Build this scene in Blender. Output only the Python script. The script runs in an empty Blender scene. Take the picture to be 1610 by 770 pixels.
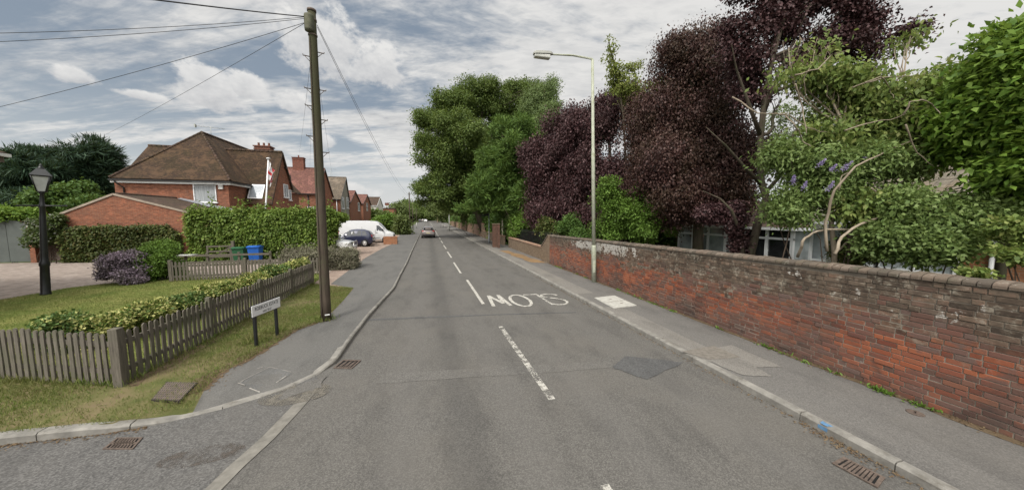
import bpy, bmesh, math, random
import numpy as np
from mathutils import Vector, Matrix, Euler
R = math.radians
scene = bpy.context.scene
COL = scene.collection
random.seed(7)

# ------------------------------------------------------------------ camera and measuring helpers
F, H, YAW, PITCH = 502.0, 2.75, R(14.85), R(5.0)
_f = (math.sin(YAW) * math.cos(PITCH), math.cos(YAW) * math.cos(PITCH), -math.sin(PITCH))
_r = (math.cos(YAW), -math.sin(YAW), 0.0)
_u = (math.sin(YAW) * math.sin(PITCH), math.cos(YAW) * math.sin(PITCH), math.cos(PITCH))

def ray(x, y):
    a, b = (x - 805) / F, (385 - y) / F
    return [_f[i] + a * _r[i] + b * _u[i] for i in range(3)]

def G(x, y, z=0.0):                       # where a sight line meets the level z
    d = ray(x, y); t = (z - H) / d[2]
    return (d[0] * t, d[1] * t)

def AY(x, y, Y):                          # (X, z) where it meets the plane Y
    d = ray(x, y); t = Y / d[1]
    return (d[0] * t, H + d[2] * t)

def AX(x, y, X):                          # (Y, z) where it meets the plane X
    d = ray(x, y); t = X / d[0]
    return (d[1] * t, H + d[2] * t)

def blob(x, y, Y, rx, ry, rd=None):       # a clump of a crown: centre, radii in metres
    X, z = AY(x, y, Y)
    c = X * _f[0] + Y * _f[1] + (z - H) * _f[2]
    a, b = rx * c / F, ry * c / F
    return ((X, Y, z), (a, rd if rd else (a + b) / 2, b))

# ------------------------------------------------------------------ objects
def tag(o, label=None, cat=None, group=None, kind=None):
    if label: o['label'] = label
    if cat: o['category'] = cat
    if group: o['group'] = group
    if kind: o['kind'] = kind
    return o

def thing(name, label, cat, loc=(0, 0, 0), rz=0.0, group=None):
    o = bpy.data.objects.new(name, None); COL.objects.link(o)
    o.location = loc; o.rotation_euler = (0, 0, rz); o.empty_display_size = .2
    return tag(o, label, cat, group)

def wmat(o):
    m = Matrix.Translation(o.location) @ Euler(o.rotation_euler).to_matrix().to_4x4()
    return wmat(o.parent) @ m if o.parent else m

def copy_tree(o, parent=None):
    c = o.copy(); COL.objects.link(c)
    if parent: c.parent = parent
    for ch in list(o.children): copy_tree(ch, c)
    return c

class MB:
    def __init__(s): s.v = []; s.f = []; s.m = []; s.sm = []
    def add(s, vs, fs, mi=0, smooth=False):
        n = len(s.v); s.v += [tuple(p) for p in vs]
        for f in fs: s.f.append([i + n for i in f]); s.m.append(mi); s.sm.append(smooth)
        return s
    def box(s, c, d, rz=0.0, mi=0, M=None):
        hx, hy, hz = d[0] / 2, d[1] / 2, d[2] / 2
        vs = [Vector((a * hx, b * hy, e * hz)) for e in (-1, 1) for b in (-1, 1) for a in (-1, 1)]
        m = M if M else Matrix.Rotation(rz, 3, 'Z')
        vs = [m @ v + Vector(c) for v in vs]
        return s.add(vs, [(0, 2, 3, 1), (4, 5, 7, 6), (0, 1, 5, 4), (2, 6, 7, 3), (0, 4, 6, 2), (1, 3, 7, 5)], mi)
    def bbox(s, c, d, bev=.01, rz=0.0, mi=0, seg=2):           # box with rounded edges
        bm = bmesh.new(); bmesh.ops.create_cube(bm, size=1)
        bmesh.ops.scale(bm, vec=d, verts=bm.verts)
        bmesh.ops.bevel(bm, geom=list(bm.edges), offset=bev, segments=seg, profile=.5, affect='EDGES')
        m = Matrix.Rotation(rz, 3, 'Z')
        bm.verts.index_update()
        vs = [m @ v.co + Vector(c) for v in bm.verts]
        fs = [[v.index for v in f.verts] for f in bm.faces]
        bm.free()
        return s.add(vs, fs, mi)
    def prism(s, poly, z0, z1, mi=0, cap=True):
        n = len(poly)
        g0 = z0 if callable(z0) else (lambda x, y: z0)
        g1 = z1 if callable(z1) else (lambda x, y: z1)
        vs = [(x, y, g0(x, y)) for x, y in poly] + [(x, y, g1(x, y)) for x, y in poly]
        fs = [(i, (i + 1) % n, n + (i + 1) % n, n + i) for i in range(n)]
        if cap: fs += [tuple(range(n - 1, -1, -1)), tuple(range(n, 2 * n))]
        return s.add(vs, fs, mi)
    def quad(s, *p, mi=0): return s.add(p, [tuple(range(len(p)))], mi)
    def tube(s, pts, rad, n=8, mi=0, cap=True, smooth=True):
        pts = [Vector(p) for p in pts]
        if not hasattr(rad, '__len__'): rad = [rad] * len(pts)
        ref = None; vs = []
        for i, p in enumerate(pts):
            t = (pts[min(i + 1, len(pts) - 1)] - pts[max(i - 1, 0)])
            t = t.normalized() if t.length > 1e-9 else Vector((0, 0, 1))
            if ref is None:
                ref = t.orthogonal().normalized()
            ref = (ref - t * ref.dot(t))
            ref = ref.normalized() if ref.length > 1e-6 else t.orthogonal().normalized()
            b = t.cross(ref)
            for k in range(n):
                a = 2 * math.pi * k / n
                vs.append(p + (ref * math.cos(a) + b * math.sin(a)) * rad[i])
        fs = []
        for i in range(len(pts) - 1):
            for k in range(n):
                k2 = (k + 1) % n
                fs.append((i * n + k, i * n + k2, (i + 1) * n + k2, (i + 1) * n + k))
        s.add(vs, fs, mi, smooth)
        if cap:
            m = len(s.v) - len(vs)
            s.f.append([m + k for k in range(n - 1, -1, -1)]); s.m.append(mi); s.sm.append(False)
            s.f.append([m + (len(pts) - 1) * n + k for k in range(n)]); s.m.append(mi); s.sm.append(False)
        return s
    def lathe(s, prof, c=(0, 0, 0), n=20, mi=0, M=None, smooth=True):   # prof: (radius, height) pairs
        m = M if M else Matrix.Identity(3); vs = []; fs = []
        for r, z in prof:
            for k in range(n):
                a = 2 * math.pi * k / n
                vs.append(m @ Vector((r * math.cos(a), r * math.sin(a), z)) + Vector(c))
        for i in range(len(prof) - 1):
            for k in range(n):
                k2 = (k + 1) % n
                fs.append((i * n + k, i * n + k2, (i + 1) * n + k2, (i + 1) * n + k))
        fs.append(tuple(range(n - 1, -1, -1))); fs.append(tuple((len(prof) - 1) * n + k for k in range(n)))
        return s.add(vs, fs, mi, smooth)
    def build(s, name, mats, parent=None, local=False, bevel=0, sub=0, tri=False):
        me = bpy.data.meshes.new(name)
        vs = s.v
        if parent is not None and not local:
            mi = wmat(parent).inverted(); vs = [mi @ Vector(v) for v in vs]
        me.from_pydata(vs, [], s.f)
        for mt in (mats if isinstance(mats, (list, tuple)) else [mats]): me.materials.append(mt)
        me.polygons.foreach_set('material_index', s.m)
        me.polygons.foreach_set('use_smooth', s.sm)
        bm = bmesh.new(); bm.from_mesh(me)
        if tri: bmesh.ops.triangulate(bm, faces=[f for f in bm.faces if len(f.verts) > 4])
        bmesh.ops.recalc_face_normals(bm, faces=bm.faces)
        bm.to_mesh(me); bm.free()
        me.update()
        o = bpy.data.objects.new(name, me); COL.objects.link(o)
        if parent is not None: o.parent = parent
        if bevel:
            b = o.modifiers.new('edge', 'BEVEL'); b.width = bevel; b.segments = 2; b.limit_method = 'ANGLE'
        if sub:
            b = o.modifiers.new('round', 'SUBSURF'); b.levels = sub; b.render_levels = sub
        return o

def struct(mb, name, m, z=0, tri=True, **k):
    return tag(mb.build(name, m, tri=tri, **k), kind='structure')

def text(name, body, size, m, parent, loc, rot, sx=1.0, ext=.001, space=1.0):
    cu = bpy.data.curves.new(name, 'FONT'); cu.body = body; cu.size = size; cu.extrude = ext
    cu.align_x = 'CENTER'; cu.align_y = 'CENTER'; cu.space_character = space
    tmp = bpy.data.objects.new(name, cu); COL.objects.link(tmp)
    me = bpy.data.meshes.new_from_object(tmp); bpy.data.objects.remove(tmp)
    me.materials.clear(); me.materials.append(m)
    o = bpy.data.objects.new(name, me); COL.objects.link(o); o.parent = parent
    o.location = loc; o.rotation_euler = rot; o.scale = (sx, 1, 1)
    return o

# ------------------------------------------------------------------ materials
class NT:
    def __init__(s, tree): s.t = tree
    def n(s, kind, **k):
        nd = s.t.nodes.new(kind)
        for a, b in k.items():
            if a.startswith('in_'):
                key = a[3:]; key = int(key) if key.isdigit() else key.replace('_', ' ')
                s.set(nd.inputs[key], b)
            else: setattr(nd, a, b)
        return nd
    def set(s, sock, v):
        if isinstance(v, bpy.types.NodeSocket): s.t.links.new(v, sock)
        else:
            if sock.type == 'RGBA' and len(v) == 3: v = (*v, 1)
            sock.default_value = v
    def math(s, op, a, b=0.0, c=0.0, clamp=False):
        nd = s.t.nodes.new('ShaderNodeMath'); nd.operation = op; nd.use_clamp = clamp
        s.set(nd.inputs[0], a); s.set(nd.inputs[1], b); s.set(nd.inputs[2], c)
        return nd.outputs[0]
    def mix(s, f, a, b, mode='MIX'):
        nd = s.t.nodes.new('ShaderNodeMix'); nd.data_type = 'RGBA'; nd.blend_type = mode; nd.clamp_factor = True
        s.set(nd.inputs[0], f); s.set(nd.inputs[6], a); s.set(nd.inputs[7], b)
        return nd.outputs[2]
    def noise(s, vec, scale, detail=4, rough=.55, dist=0.0):
        nd = s.t.nodes.new('ShaderNodeTexNoise')
        s.set(nd.inputs['Vector'], vec); nd.inputs['Scale'].default_value = scale
        nd.inputs['Detail'].default_value = detail; nd.inputs['Roughness'].default_value = rough
        nd.inputs['Distortion'].default_value = dist
        return nd.outputs[0]
    def ramp(s, fac, stops, interp='LINEAR'):
        nd = s.t.nodes.new('ShaderNodeValToRGB'); cr = nd.color_ramp; cr.interpolation = interp
        while len(cr.elements) < len(stops): cr.elements.new(.5)
        for e, (p, c) in zip(cr.elements, stops):
            e.position = p; e.color = (c, c, c, 1) if not hasattr(c, '__len__') else (*c, 1)
        s.set(nd.inputs[0], fac)
        return nd.outputs[0]
    def step(s, v, a, b):                 # smooth 0..1 between a and b
        nd = s.t.nodes.new('ShaderNodeMapRange'); nd.interpolation_type = 'SMOOTHSTEP'
        s.set(nd.inputs[0], v); nd.inputs[1].default_value = a; nd.inputs[2].default_value = b
        return nd.outputs[0]
    def bump(s, h, strength=.5, dist=.01):
        nd = s.t.nodes.new('ShaderNodeBump'); s.set(nd.inputs['Height'], h)
        nd.inputs['Strength'].default_value = strength; nd.inputs['Distance'].default_value = dist
        return nd.outputs[0]
    def xyz(s, v):
        nd = s.t.nodes.new('ShaderNodeSeparateXYZ'); s.set(nd.inputs[0], v); return nd.outputs
    def vec(s, x, y, z=0.0):
        nd = s.t.nodes.new('ShaderNodeCombineXYZ')
        s.set(nd.inputs[0], x); s.set(nd.inputs[1], y); s.set(nd.inputs[2], z); return nd.outputs[0]
    def scl(s, v, k):
        nd = s.t.nodes.new('ShaderNodeVectorMath'); nd.operation = 'MULTIPLY'
        s.set(nd.inputs[0], v); nd.inputs[1].default_value = k; return nd.outputs[0]

def newmat(name):
    m = bpy.data.materials.new(name); m.use_nodes = True
    t = NT(m.node_tree); p = m.node_tree.nodes['Principled BSDF']
    return m, t, p

def geo(t): return t.n('ShaderNodeNewGeometry').outputs
def objc(t): return t.n('ShaderNodeTexCoord').outputs['Object']

def simple(name, c, rough=.6, metal=0.0, var=.25, scale=6.0, dirt=None, spec=.4, bump=0.0, bscale=60, coat=0):
    m, t, p = newmat(name)
    pos = objc(t)
    n = t.noise(pos, scale, 5, .6)
    c2 = tuple(x * (1 - var) for x in c); c3 = tuple(min(1, x * (1 + var)) for x in c)
    col = t.ramp(n, [(.3, c2), (.5, c), (.7, c3)])
    if dirt:
        col = t.mix(t.step(t.noise(pos, scale * .6 + 1.3, 6, .7), .5, .72), col, dirt)
    t.set(p.inputs['Base Color'], col); p.inputs['Roughness'].default_value = rough
    p.inputs['Metallic'].default_value = metal; p.inputs['Specular IOR Level'].default_value = spec
    if coat: p.inputs['Coat Weight'].default_value = coat; p.inputs['Coat Roughness'].default_value = .08
    if bump: t.set(p.inputs['Normal'], t.bump(t.noise(pos, bscale, 4, .6), bump, .01))
    return m

def wall_uv(t):
    g = geo(t); P = t.xyz(g[0]); N = t.xyz(g[3])
    side = t.math('GREATER_THAN', t.math('ABSOLUTE', N[0]), t.math('ABSOLUTE', N[1]))
    u = t.math('ADD', t.math('MULTIPLY', P[1], side), t.math('MULTIPLY', P[0], t.math('SUBTRACT', 1.0, side)))
    return g[0], t.vec(u, P[2], 0.0), P

def brick_mat(name, c1, c2, mortar, blotch=.35, dark=(.06, .045, .035), bw=.225, bh=.075, grime=.25):
    m, t, p = newmat(name)
    pos, uv, P = wall_uv(t)
    b = t.n('ShaderNodeTexBrick', in_Vector=uv, in_Color1=c1, in_Color2=c2, in_Mortar=mortar)
    b.inputs['Scale'].default_value = 1; b.inputs['Mortar Size'].default_value = .006
    b.inputs['Brick Width'].default_value = bw; b.inputs['Row Height'].default_value = bh
    b.inputs['Bias'].default_value = -.1
    col = t.mix(t.math('MULTIPLY', t.noise(pos, 1.3, 6, .65), blotch), b.outputs[0], dark)
    col = t.mix(t.math('MULTIPLY', t.step(t.noise(t.scl(pos, (1.0, 1.0, 2.6)), 3.2, 6, .8), .48, .62), .6), col, tuple(x * 1.5 for x in c1))
    col = t.mix(t.math('MULTIPLY', t.step(t.noise(t.scl(pos, (1.0, 1.0, 2.6)), 4.4, 6, .8), .50, .62), .6), col, tuple(x * .5 for x in c2))
    col = t.mix(t.math('MULTIPLY', t.step(t.noise(pos, .45, 5, .6), .5, .7), grime), col, (.2, .14, .1))
    col = t.mix(t.math('MULTIPLY', t.noise(pos, 40, 3, .6), .35), col, t.mix(.5, col, (.02, .015, .01)))
    t.set(p.inputs['Base Color'], col); p.inputs['Roughness'].default_value = .9
    p.inputs['Specular IOR Level'].default_value = .2
    hgt = t.math('ADD', t.math('MULTIPLY', b.outputs[1], -1.0), t.math('MULTIPLY', t.noise(pos, 60, 3), .5))
    t.set(p.inputs['Normal'], t.bump(hgt, .6, .008))
    return m

def tile_mat(name, c1, c2, moss=(.07, .075, .03), mossy=.4, bw=.165, bh=.075, gap=(.03, .022, .018)):
    m, t, p = newmat(name)
    pos, uv, P = wall_uv(t)
    b = t.n('ShaderNodeTexBrick', in_Vector=uv, in_Color1=c1, in_Color2=c2, in_Mortar=gap)
    b.inputs['Scale'].default_value = 1; b.inputs['Mortar Size'].default_value = .004
    b.inputs['Brick Width'].default_value = bw; b.inputs['Row Height'].default_value = bh
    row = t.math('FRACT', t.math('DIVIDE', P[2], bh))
    col = t.mix(t.math('MULTIPLY', t.step(t.noise(pos, .7, 7, .7), .42, .66), mossy), b.outputs[0], moss)
    col = t.mix(t.math('MULTIPLY', t.step(t.noise(pos, .9, 6, .7, .6), .5, .7), .5), col, t.mix(.5, c2, (.28, .17, .08)))
    col = t.mix(t.math('MULTIPLY', t.step(t.noise(pos, 14, 3, .6), .6, .75), .35), col, (.25, .2, .13))
    sp = t.noise(t.scl(pos, (1.0, 1.0, 1.6)), 5.5, 4, .8)
    col = t.mix(t.math('MULTIPLY', t.step(sp, .52, .66), .6), col, tuple(x * 1.9 for x in c1))
    col = t.mix(t.math('MULTIPLY', t.step(sp, .48, .36), .6), col, tuple(x * .45 for x in c2))
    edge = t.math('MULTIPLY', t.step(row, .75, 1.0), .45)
    pt = t.noise(t.scl(pos, (1.0, 1.0, .8)), 1.15, 6, .7, .8)
    col = t.mix(t.math('MULTIPLY', t.step(pt, .50, .62), .7), col, tuple(x * 1.7 for x in c1))
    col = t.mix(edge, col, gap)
    t.set(p.inputs['Base Color'], col); p.inputs['Roughness'].default_value = .9
    p.inputs['Specular IOR Level'].default_value = .2
    t.set(p.inputs['Normal'], t.bump(t.math('ADD', t.math('MULTIPLY', row, -1.0), t.math('MULTIPLY', b.outputs[1], -.5)), .8, .03))
    return m

def leaf_mat(name, cols, rough=.45, trans=.3, spec=.35, big=.4, tint=None, gain=1.6):
    m, t, p = newmat(name)
    rough = max(rough, .55); spec = min(spec, .22); cols = [tuple(x * gain for x in c) for c in cols]
    g = geo(t)
    rnd = g['Random Per Island']
    k = len(cols)
    col = t.ramp(rnd, [(i / max(1, k - 1), c) for i, c in enumerate(cols)])
    nz = t.noise(g[0], .9, 3, .6)
    c2 = tint if tint else tuple(x * .55 for x in cols[0])
    col = t.mix(t.math('MULTIPLY', t.step(nz, .4, .65), big), col, c2)
    t.set(p.inputs['Base Color'], col); p.inputs['Roughness'].default_value = rough
    p.inputs['Specular IOR Level'].default_value = spec
    tr = t.n('ShaderNodeBsdfTranslucent'); t.set(tr.inputs[0], t.mix(.3, col, (.25, .3, .05) if cols[0][1] > cols[0][0] else col))
    mx = t.n('ShaderNodeMixShader'); mx.inputs[0].default_value = trans
    m.node_tree.links.new(p.outputs[0], mx.inputs[1]); m.node_tree.links.new(tr.outputs[0], mx.inputs[2])
    m.node_tree.links.new(mx.outputs[0], m.node_tree.nodes['Material Output'].inputs[0])
    return m

def asphalt(name, c, speck=.5, warm=(.11, .1, .085), fine=170, stain=.5, tracks=False):
    m, t, p = newmat(name)
    g = geo(t); pos = g[0]
    P = t.xyz(pos)
    n1 = t.noise(pos, fine, 2, .7)
    vo = t.n('ShaderNodeTexVoronoi', in_Vector=pos, in_Scale=fine * .45); vr = t.xyz(vo.outputs['Color'])[0]
    speck *= .75; lo = tuple(x * (1 - speck) for x in c); hi = tuple(x * (1 + speck * 1.5) for x in c)
    col = t.ramp(t.math('MULTIPLY_ADD', vr, .55, t.math('MULTIPLY', n1, .45)), [(.15, lo), (.5, c), (.85, hi)])
    big = t.noise(pos, .5, 6, .65)
    col = t.mix(t.math('MULTIPLY', t.step(big, .42, .68), stain), col, warm)
    mid = t.noise(t.scl(pos, (1.0, .35, 1.0)), 2.2, 5, .6)
    col = t.mix(t.math('MULTIPLY', t.step(mid, .45, .7), .45), col, t.mix(.45, col, (.01, .01, .011)))
    if tracks:
        for cx in (-.35, 1.15, 2.35, 3.8):
            d = t.math('ABSOLUTE', t.math('SUBTRACT', P[0], cx))
            f = t.math('MULTIPLY', t.step(d, .42, .05), .22)
            col = t.mix(f, col, (.128, .122, .114))
        d = t.math('ABSOLUTE', t.math('SUBTRACT', P[0], .4))
        col = t.mix(t.math('MULTIPLY', t.step(d, .4, .05), .25), col, (.03, .03, .03))
    t.set(p.inputs['Base Color'], col); p.inputs['Roughness'].default_value = .85
    p.inputs['Specular IOR Level'].default_value = .25
    t.set(p.inputs['Normal'], t.bump(t.math('ADD', vr, n1), .35, .003))
    return m

def paint_mat(name, c=(.62, .6, .54), lo=.38, hi=.6, scale=9):
    m, t, p = newmat(name)
    pos = geo(t)[0]
    t.set(p.inputs['Base Color'], t.ramp(t.noise(pos, 30, 4, .7), [(.3, tuple(x * .75 for x in c)), (.7, c)]))
    p.inputs['Roughness'].default_value = .7
    w = t.step(t.math('MULTIPLY_ADD', t.noise(pos, scale, 5, .7), .6, t.math('MULTIPLY', t.noise(pos, 90, 3, .7), .4)), lo, hi)
    tr = t.n('ShaderNodeBsdfTransparent'); mx = t.n('ShaderNodeMixShader')
    t.set(mx.inputs[0], w)
    m.node_tree.links.new(p.outputs[0], mx.inputs[1]); m.node_tree.links.new(tr.outputs[0], mx.inputs[2])
    m.node_tree.links.new(mx.outputs[0], m.node_tree.nodes['Material Output'].inputs[0])
    return m

def ground_mat(name, cols, scale=1.2, fine=90, bump=.4):
    m, t, p = newmat(name)
    pos = geo(t)[0]
    n = t.math('MULTIPLY_ADD', t.noise(pos, scale, 7, .68), .75, t.math('MULTIPLY', t.noise(pos, fine, 3, .7), .25))
    k = len(cols)
    col = t.ramp(n, [(.34 + .32 * i / (k - 1), c) for i, c in enumerate(cols)])
    t.set(p.inputs['Base Color'], col); p.inputs['Roughness'].default_value = .95
    p.inputs['Specular IOR Level'].default_value = .1
    t.set(p.inputs['Normal'], t.bump(t.noise(pos, fine, 4, .7), bump, .02))
    return m

def glass_mat(name, c=(.05, .06, .07), rough=.06):
    m, t, p = newmat(name)
    pos = geo(t)[0]
    t.set(p.inputs['Base Color'], t.ramp(t.noise(pos, .9, 3, .6), [(.35, tuple(x * .6 for x in c)), (.65, tuple(x * 1.6 for x in c))]))
    p.inputs['Roughness'].default_value = rough; p.inputs['Specular IOR Level'].default_value = .9
    return m

def wood_mat(name, c, c2, grain=(30, 30, 2.5), algae=None):
    m, t, p = newmat(name)
    pos = objc(t); g = geo(t)
    n = t.noise(t.scl(pos, grain), 1.5, 5, .65, .4)
    col = t.ramp(n, [(.3, c2), (.55, c), (.75, tuple(x * 1.3 for x in c))])
    col = t.mix(t.math('MULTIPLY', g['Random Per Island'], .35), col, c2)
    if algae: col = t.mix(t.math('MULTIPLY', t.step(t.noise(pos, 2.3, 5, .7), .45, .65), .6), col, algae)
    t.set(p.inputs['Base Color'], col); p.inputs['Roughness'].default_value = .85
    p.inputs['Specular IOR Level'].default_value = .2
    t.set(p.inputs['Normal'], t.bump(n, .5, .006))
    return m
# ------------------------------------------------------------------ foliage
def fnoise(rng, freq, k=14):
    K = rng.normal(size=(k, 3)) * freq; ph = rng.uniform(0, 6.28, k)
    return lambda p: np.sin(p @ K.T + ph).sum(1) / math.sqrt(k)

def leaves_obj(name, P, D, N, L, W, m, parent, fold=.2, kind=None):
    """P base points, D tip directions, N leaf normals, L lengths, W half widths: folded leaf-shaped faces in one mesh"""
    if parent is not None:
        P = P - np.array(wmat(parent).translation)
    D = D / (np.linalg.norm(D, axis=1, keepdims=True) + 1e-9)
    S = np.cross(D, N); S /= (np.linalg.norm(S, axis=1, keepdims=True) + 1e-9)
    U = np.cross(S, D)
    L = L[:, None]; W = W[:, None]
    mid = P + D * L * .45
    a = mid + S * W + U * W * fold; b = mid - S * W + U * W * fold
    tip = P + D * L - U * L * .12
    n = len(P)
    V = np.stack([P, a, tip, b], 1).reshape(-1, 3).astype(np.float32)
    me = bpy.data.meshes.new(name)
    me.vertices.add(4 * n); me.vertices.foreach_set('co', V.ravel())
    idx = np.arange(4 * n, dtype=np.int32)
    me.loops.add(4 * n); me.loops.foreach_set('vertex_index', idx)
    me.polygons.add(n); me.polygons.foreach_set('loop_start', np.arange(0, 4 * n, 4, dtype=np.int32))
    me.polygons.foreach_set('loop_total', np.full(n, 4, dtype=np.int32))
    me.materials.append(m); me.update(calc_edges=True); me.validate()
    o = bpy.data.objects.new(name, me); COL.objects.link(o)
    if parent is not None: o.parent = parent
    if kind: o['kind'] = kind
    return o

def crown_points(rng, blobs, n, shell=.75, gap=-9., freq=1.0, floor=None, thick=.16):
    C = np.array([b[0] for b in blobs]); Rr = np.array([b[1] for b in blobs])
    w = (Rr[:, 0] * Rr[:, 1] + Rr[:, 1] * Rr[:, 2] + Rr[:, 0] * Rr[:, 2]); w = w / w.sum()
    k = rng.choice(len(blobs), size=int(n * 1.6), p=w)
    d = rng.normal(size=(len(k), 3)); d /= np.linalg.norm(d, axis=1, keepdims=True)
    r = np.where(rng.random(len(k)) < shell, 1 - np.abs(rng.normal(0, thick, len(k))), rng.random(len(k)) ** .4)
    nz = fnoise(rng, 1.1 * freq); nz2 = fnoise(rng, .45 * freq)
    base = C[k] + d * Rr[k]
    r = np.clip(r + .10 * nz2(base), .05, 1.2)                 # lumpy outline
    p = C[k] + d * Rr[k] * r[:, None]
    keep = nz(p) > gap
    if floor is not None: keep &= p[:, 2] > floor
    o = d / Rr[k]; o /= np.linalg.norm(o, axis=1, keepdims=True)
    return p[keep][:n], o[keep][:n]

def clumps(rng, blobs, k=9, rs=.42, dmax=1.0):
    """break every clump of a crown into a core and smaller tufts round it"""
    out = []
    for c, r in blobs:
        c, r = np.array(c), np.array(r); out.append((tuple(c), tuple(r * .62)))
        for _ in range(k):
            d = rng.normal(size=3); d /= np.linalg.norm(d); q = rs * rng.uniform(.65, 1.25)
            out.append((tuple(c + d * r * rng.uniform(.6, dmax)), tuple(r * q)))
    return out

def clear_road(*A):
    """no leaves inside the old wall or hanging low over the road and pavement"""
    P = A[0]; m = (P[:, 0] > -1.1) & (P[:, 0] < WX + .3) & (P[:, 2] < np.where(P[:, 1] > 17.3, np.where(P[:, 1] > 100, 0, 3.3), 1.86))
    m |= (P[:, 0] > -1.1) & (P[:, 0] < WX - .1) & (P[:, 2] < 2.6) & (P[:, 1] < 100)
    return [a[~m] for a in A]

def spray_leaves(rng, p, o, per, spread, L, W, droop=.3, up=.7, out=.5, flat=.6):
    n = len(p) * per
    i = np.repeat(np.arange(len(p)), per)
    off = rng.normal(size=(n, 3)) * spread; off[:, 2] *= flat
    P = p[i] + off
    D = o[i] * out + rng.normal(size=(n, 3)) * .55; D[:, 2] -= droop
    N = o[i] * .6 + rng.normal(size=(n, 3)) * .45; N[:, 2] += up
    s = rng.uniform(.7, 1.25, n)
    return P, D, N, L * s, W * s

def curve(a, b, rng, wob=.08, n=6, sag=0.0):
    a = np.array(a, float); b = np.array(b, float); l = np.linalg.norm(b - a)
    pts = []; off = rng.normal(size=(2, 3)) * wob * l
    for i in range(n + 1):
        t = i / n
        p = a + (b - a) * t + off[0] * math.sin(math.pi * t) * .7 + off[1] * math.sin(2 * math.pi * t) * .4
        p[2] += sag * l * math.sin(math.pi * t)
        pts.append(p)
    return pts

def tree(name, label, cat, base, trunk, blobs, n, per, spread, L, W, leaf, bark, seed=1, limbs=None, twigs=2,
         shell=.75, gap=-.55, freq=1.0, droop=.3, up=.7, out=.5, group=None, r0=.2, fold=.2, extra=None, flat=.6, twig_r=.03, thick=.16, sub=9, rs=.42, dmax=1.0):
    """trunk: list of points from the base up; limbs grow from it to every clump of the crown"""
    rng = np.random.default_rng(seed)
    t = thing(name, label, cat, base, 0, group)
    mb = MB()
    tr = [np.array(q, float) for q in trunk]
    m = len(tr)
    mb.tube(tr, [r0 * (1.25 if i == 0 else 1) * (1 - .6 * i / max(1, m - 1)) for i in range(m)], 9)
    for bi, (c, rr) in enumerate(blobs):
        c = np.array(c)
        j = int(np.argmin([np.linalg.norm(q - c) + (0 if q[2] < c[2] else 3) + (.0 if k else 1.5) for k, q in enumerate(tr)]))
        lr = r0 * .38
        pts = curve(tr[j], c, rng, .09, 6)
        mb.tube(pts, [lr * (1 - .6 * i / 6) for i in range(7)], 6)
        for _ in range(twigs):
            d = rng.normal(size=3); d[2] = abs(d[2]) * .8; d /= np.linalg.norm(d)
            e = c + d * np.array(rr) * .95
            s = pts[int(rng.integers(2, 6))]
            mb.tube(curve(s, e, rng, .12, 5), [max(.006, twig_r * (1 - .75 * i / 5)) for i in range(6)], 5)
    if extra: extra(mb, rng)
    mb.build('trunk', bark, t)
    p, o = crown_points(rng, clumps(rng, blobs, sub, rs, dmax) if sub else blobs, n, shell, gap, freq, thick=thick)
    leaves_obj('crown', *clear_road(*spray_leaves(rng, p, o, per, spread, L, W, droop, up, out, flat)), leaf, t, fold)
    return t

def shrub(name, label, cat, base, blobs, n, per, spread, L, W, leaf, bark, seed=1, group=None, gap=-.9, freq=2.0, shell=.8, stems=7, **k):
    rng = np.random.default_rng(seed)
    t = thing(name, label, cat, base, 0, group)
    mb = MB()
    for i in range(stems):
        c, rr = blobs[i % len(blobs)]
        d = rng.normal(size=3) * .5; e = np.array(c) + d * np.array(rr)
        e[2] = max(e[2], base[2] + .2)
        foot = (c[0] + rng.normal() * rr[0] * .15, c[1] + rng.normal() * rr[1] * .15, base[2] - .03)
        mb.tube(curve(foot, e, rng, .1, 4), [.022, .018, .014, .01, .006], 5)
    mb.build('stem', bark, t)
    p, o = crown_points(rng, clumps(rng, blobs, k.get('sub', 7), k.get('rs', .4)) if k.get('sub', 7) else blobs, n, shell, gap, freq, floor=base[2])
    leaves_obj('foliage', *clear_road(*spray_leaves(rng, p, o, per, spread, L, W, k.get('droop', .1), k.get('up', .7), k.get('out', .7))), leaf, t)
    return t

# ------------------------------------------------------------------ daylight: sun behind thin cloud, sky with cloud layers
SUN_EL, SUN_AZ = R(50), R(215)            # azimuth clockwise from +Y: behind the camera, a little to the left
sd = Vector((math.sin(SUN_AZ) * math.cos(SUN_EL), math.cos(SUN_AZ) * math.cos(SUN_EL), math.sin(SUN_EL)))
sl = bpy.data.lights.new('sun', 'SUN'); sl.energy = 2.7; sl.angle = R(14); sl.color = (1, .95, .87)
so = bpy.data.objects.new('sun', sl); COL.objects.link(so); so.rotation_euler = (-sd).to_track_quat('-Z', 'Y').to_euler()
so.location = (0, 0, 60)

w = bpy.data.worlds.new('World'); scene.world = w; w.use_nodes = True
t = NT(w.node_tree); bg = w.node_tree.nodes['Background']
sky = t.n('ShaderNodeTexSky'); sky.sky_type = 'NISHITA'; sky.sun_disc = False
sky.sun_elevation = SUN_EL; sky.sun_rotation = SUN_AZ; sky.air_density = 1.0; sky.dust_density = 2.0; sky.ozone_density = 1.5
dirv = t.n('ShaderNodeTexCoord').outputs['Generated']
D = t.xyz(dirv)
zz = t.math('MAXIMUM', D[2], 0.0)
inv = t.math('DIVIDE', 1.0, t.math('ADD', zz, .12))
px_, py_ = t.math('MULTIPLY', D[0], inv), t.math('MULTIPLY', D[1], inv)
az = t.math('ARCTAN2', D[0], D[1]); el = t.math('ARCSINE', D[2])
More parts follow.
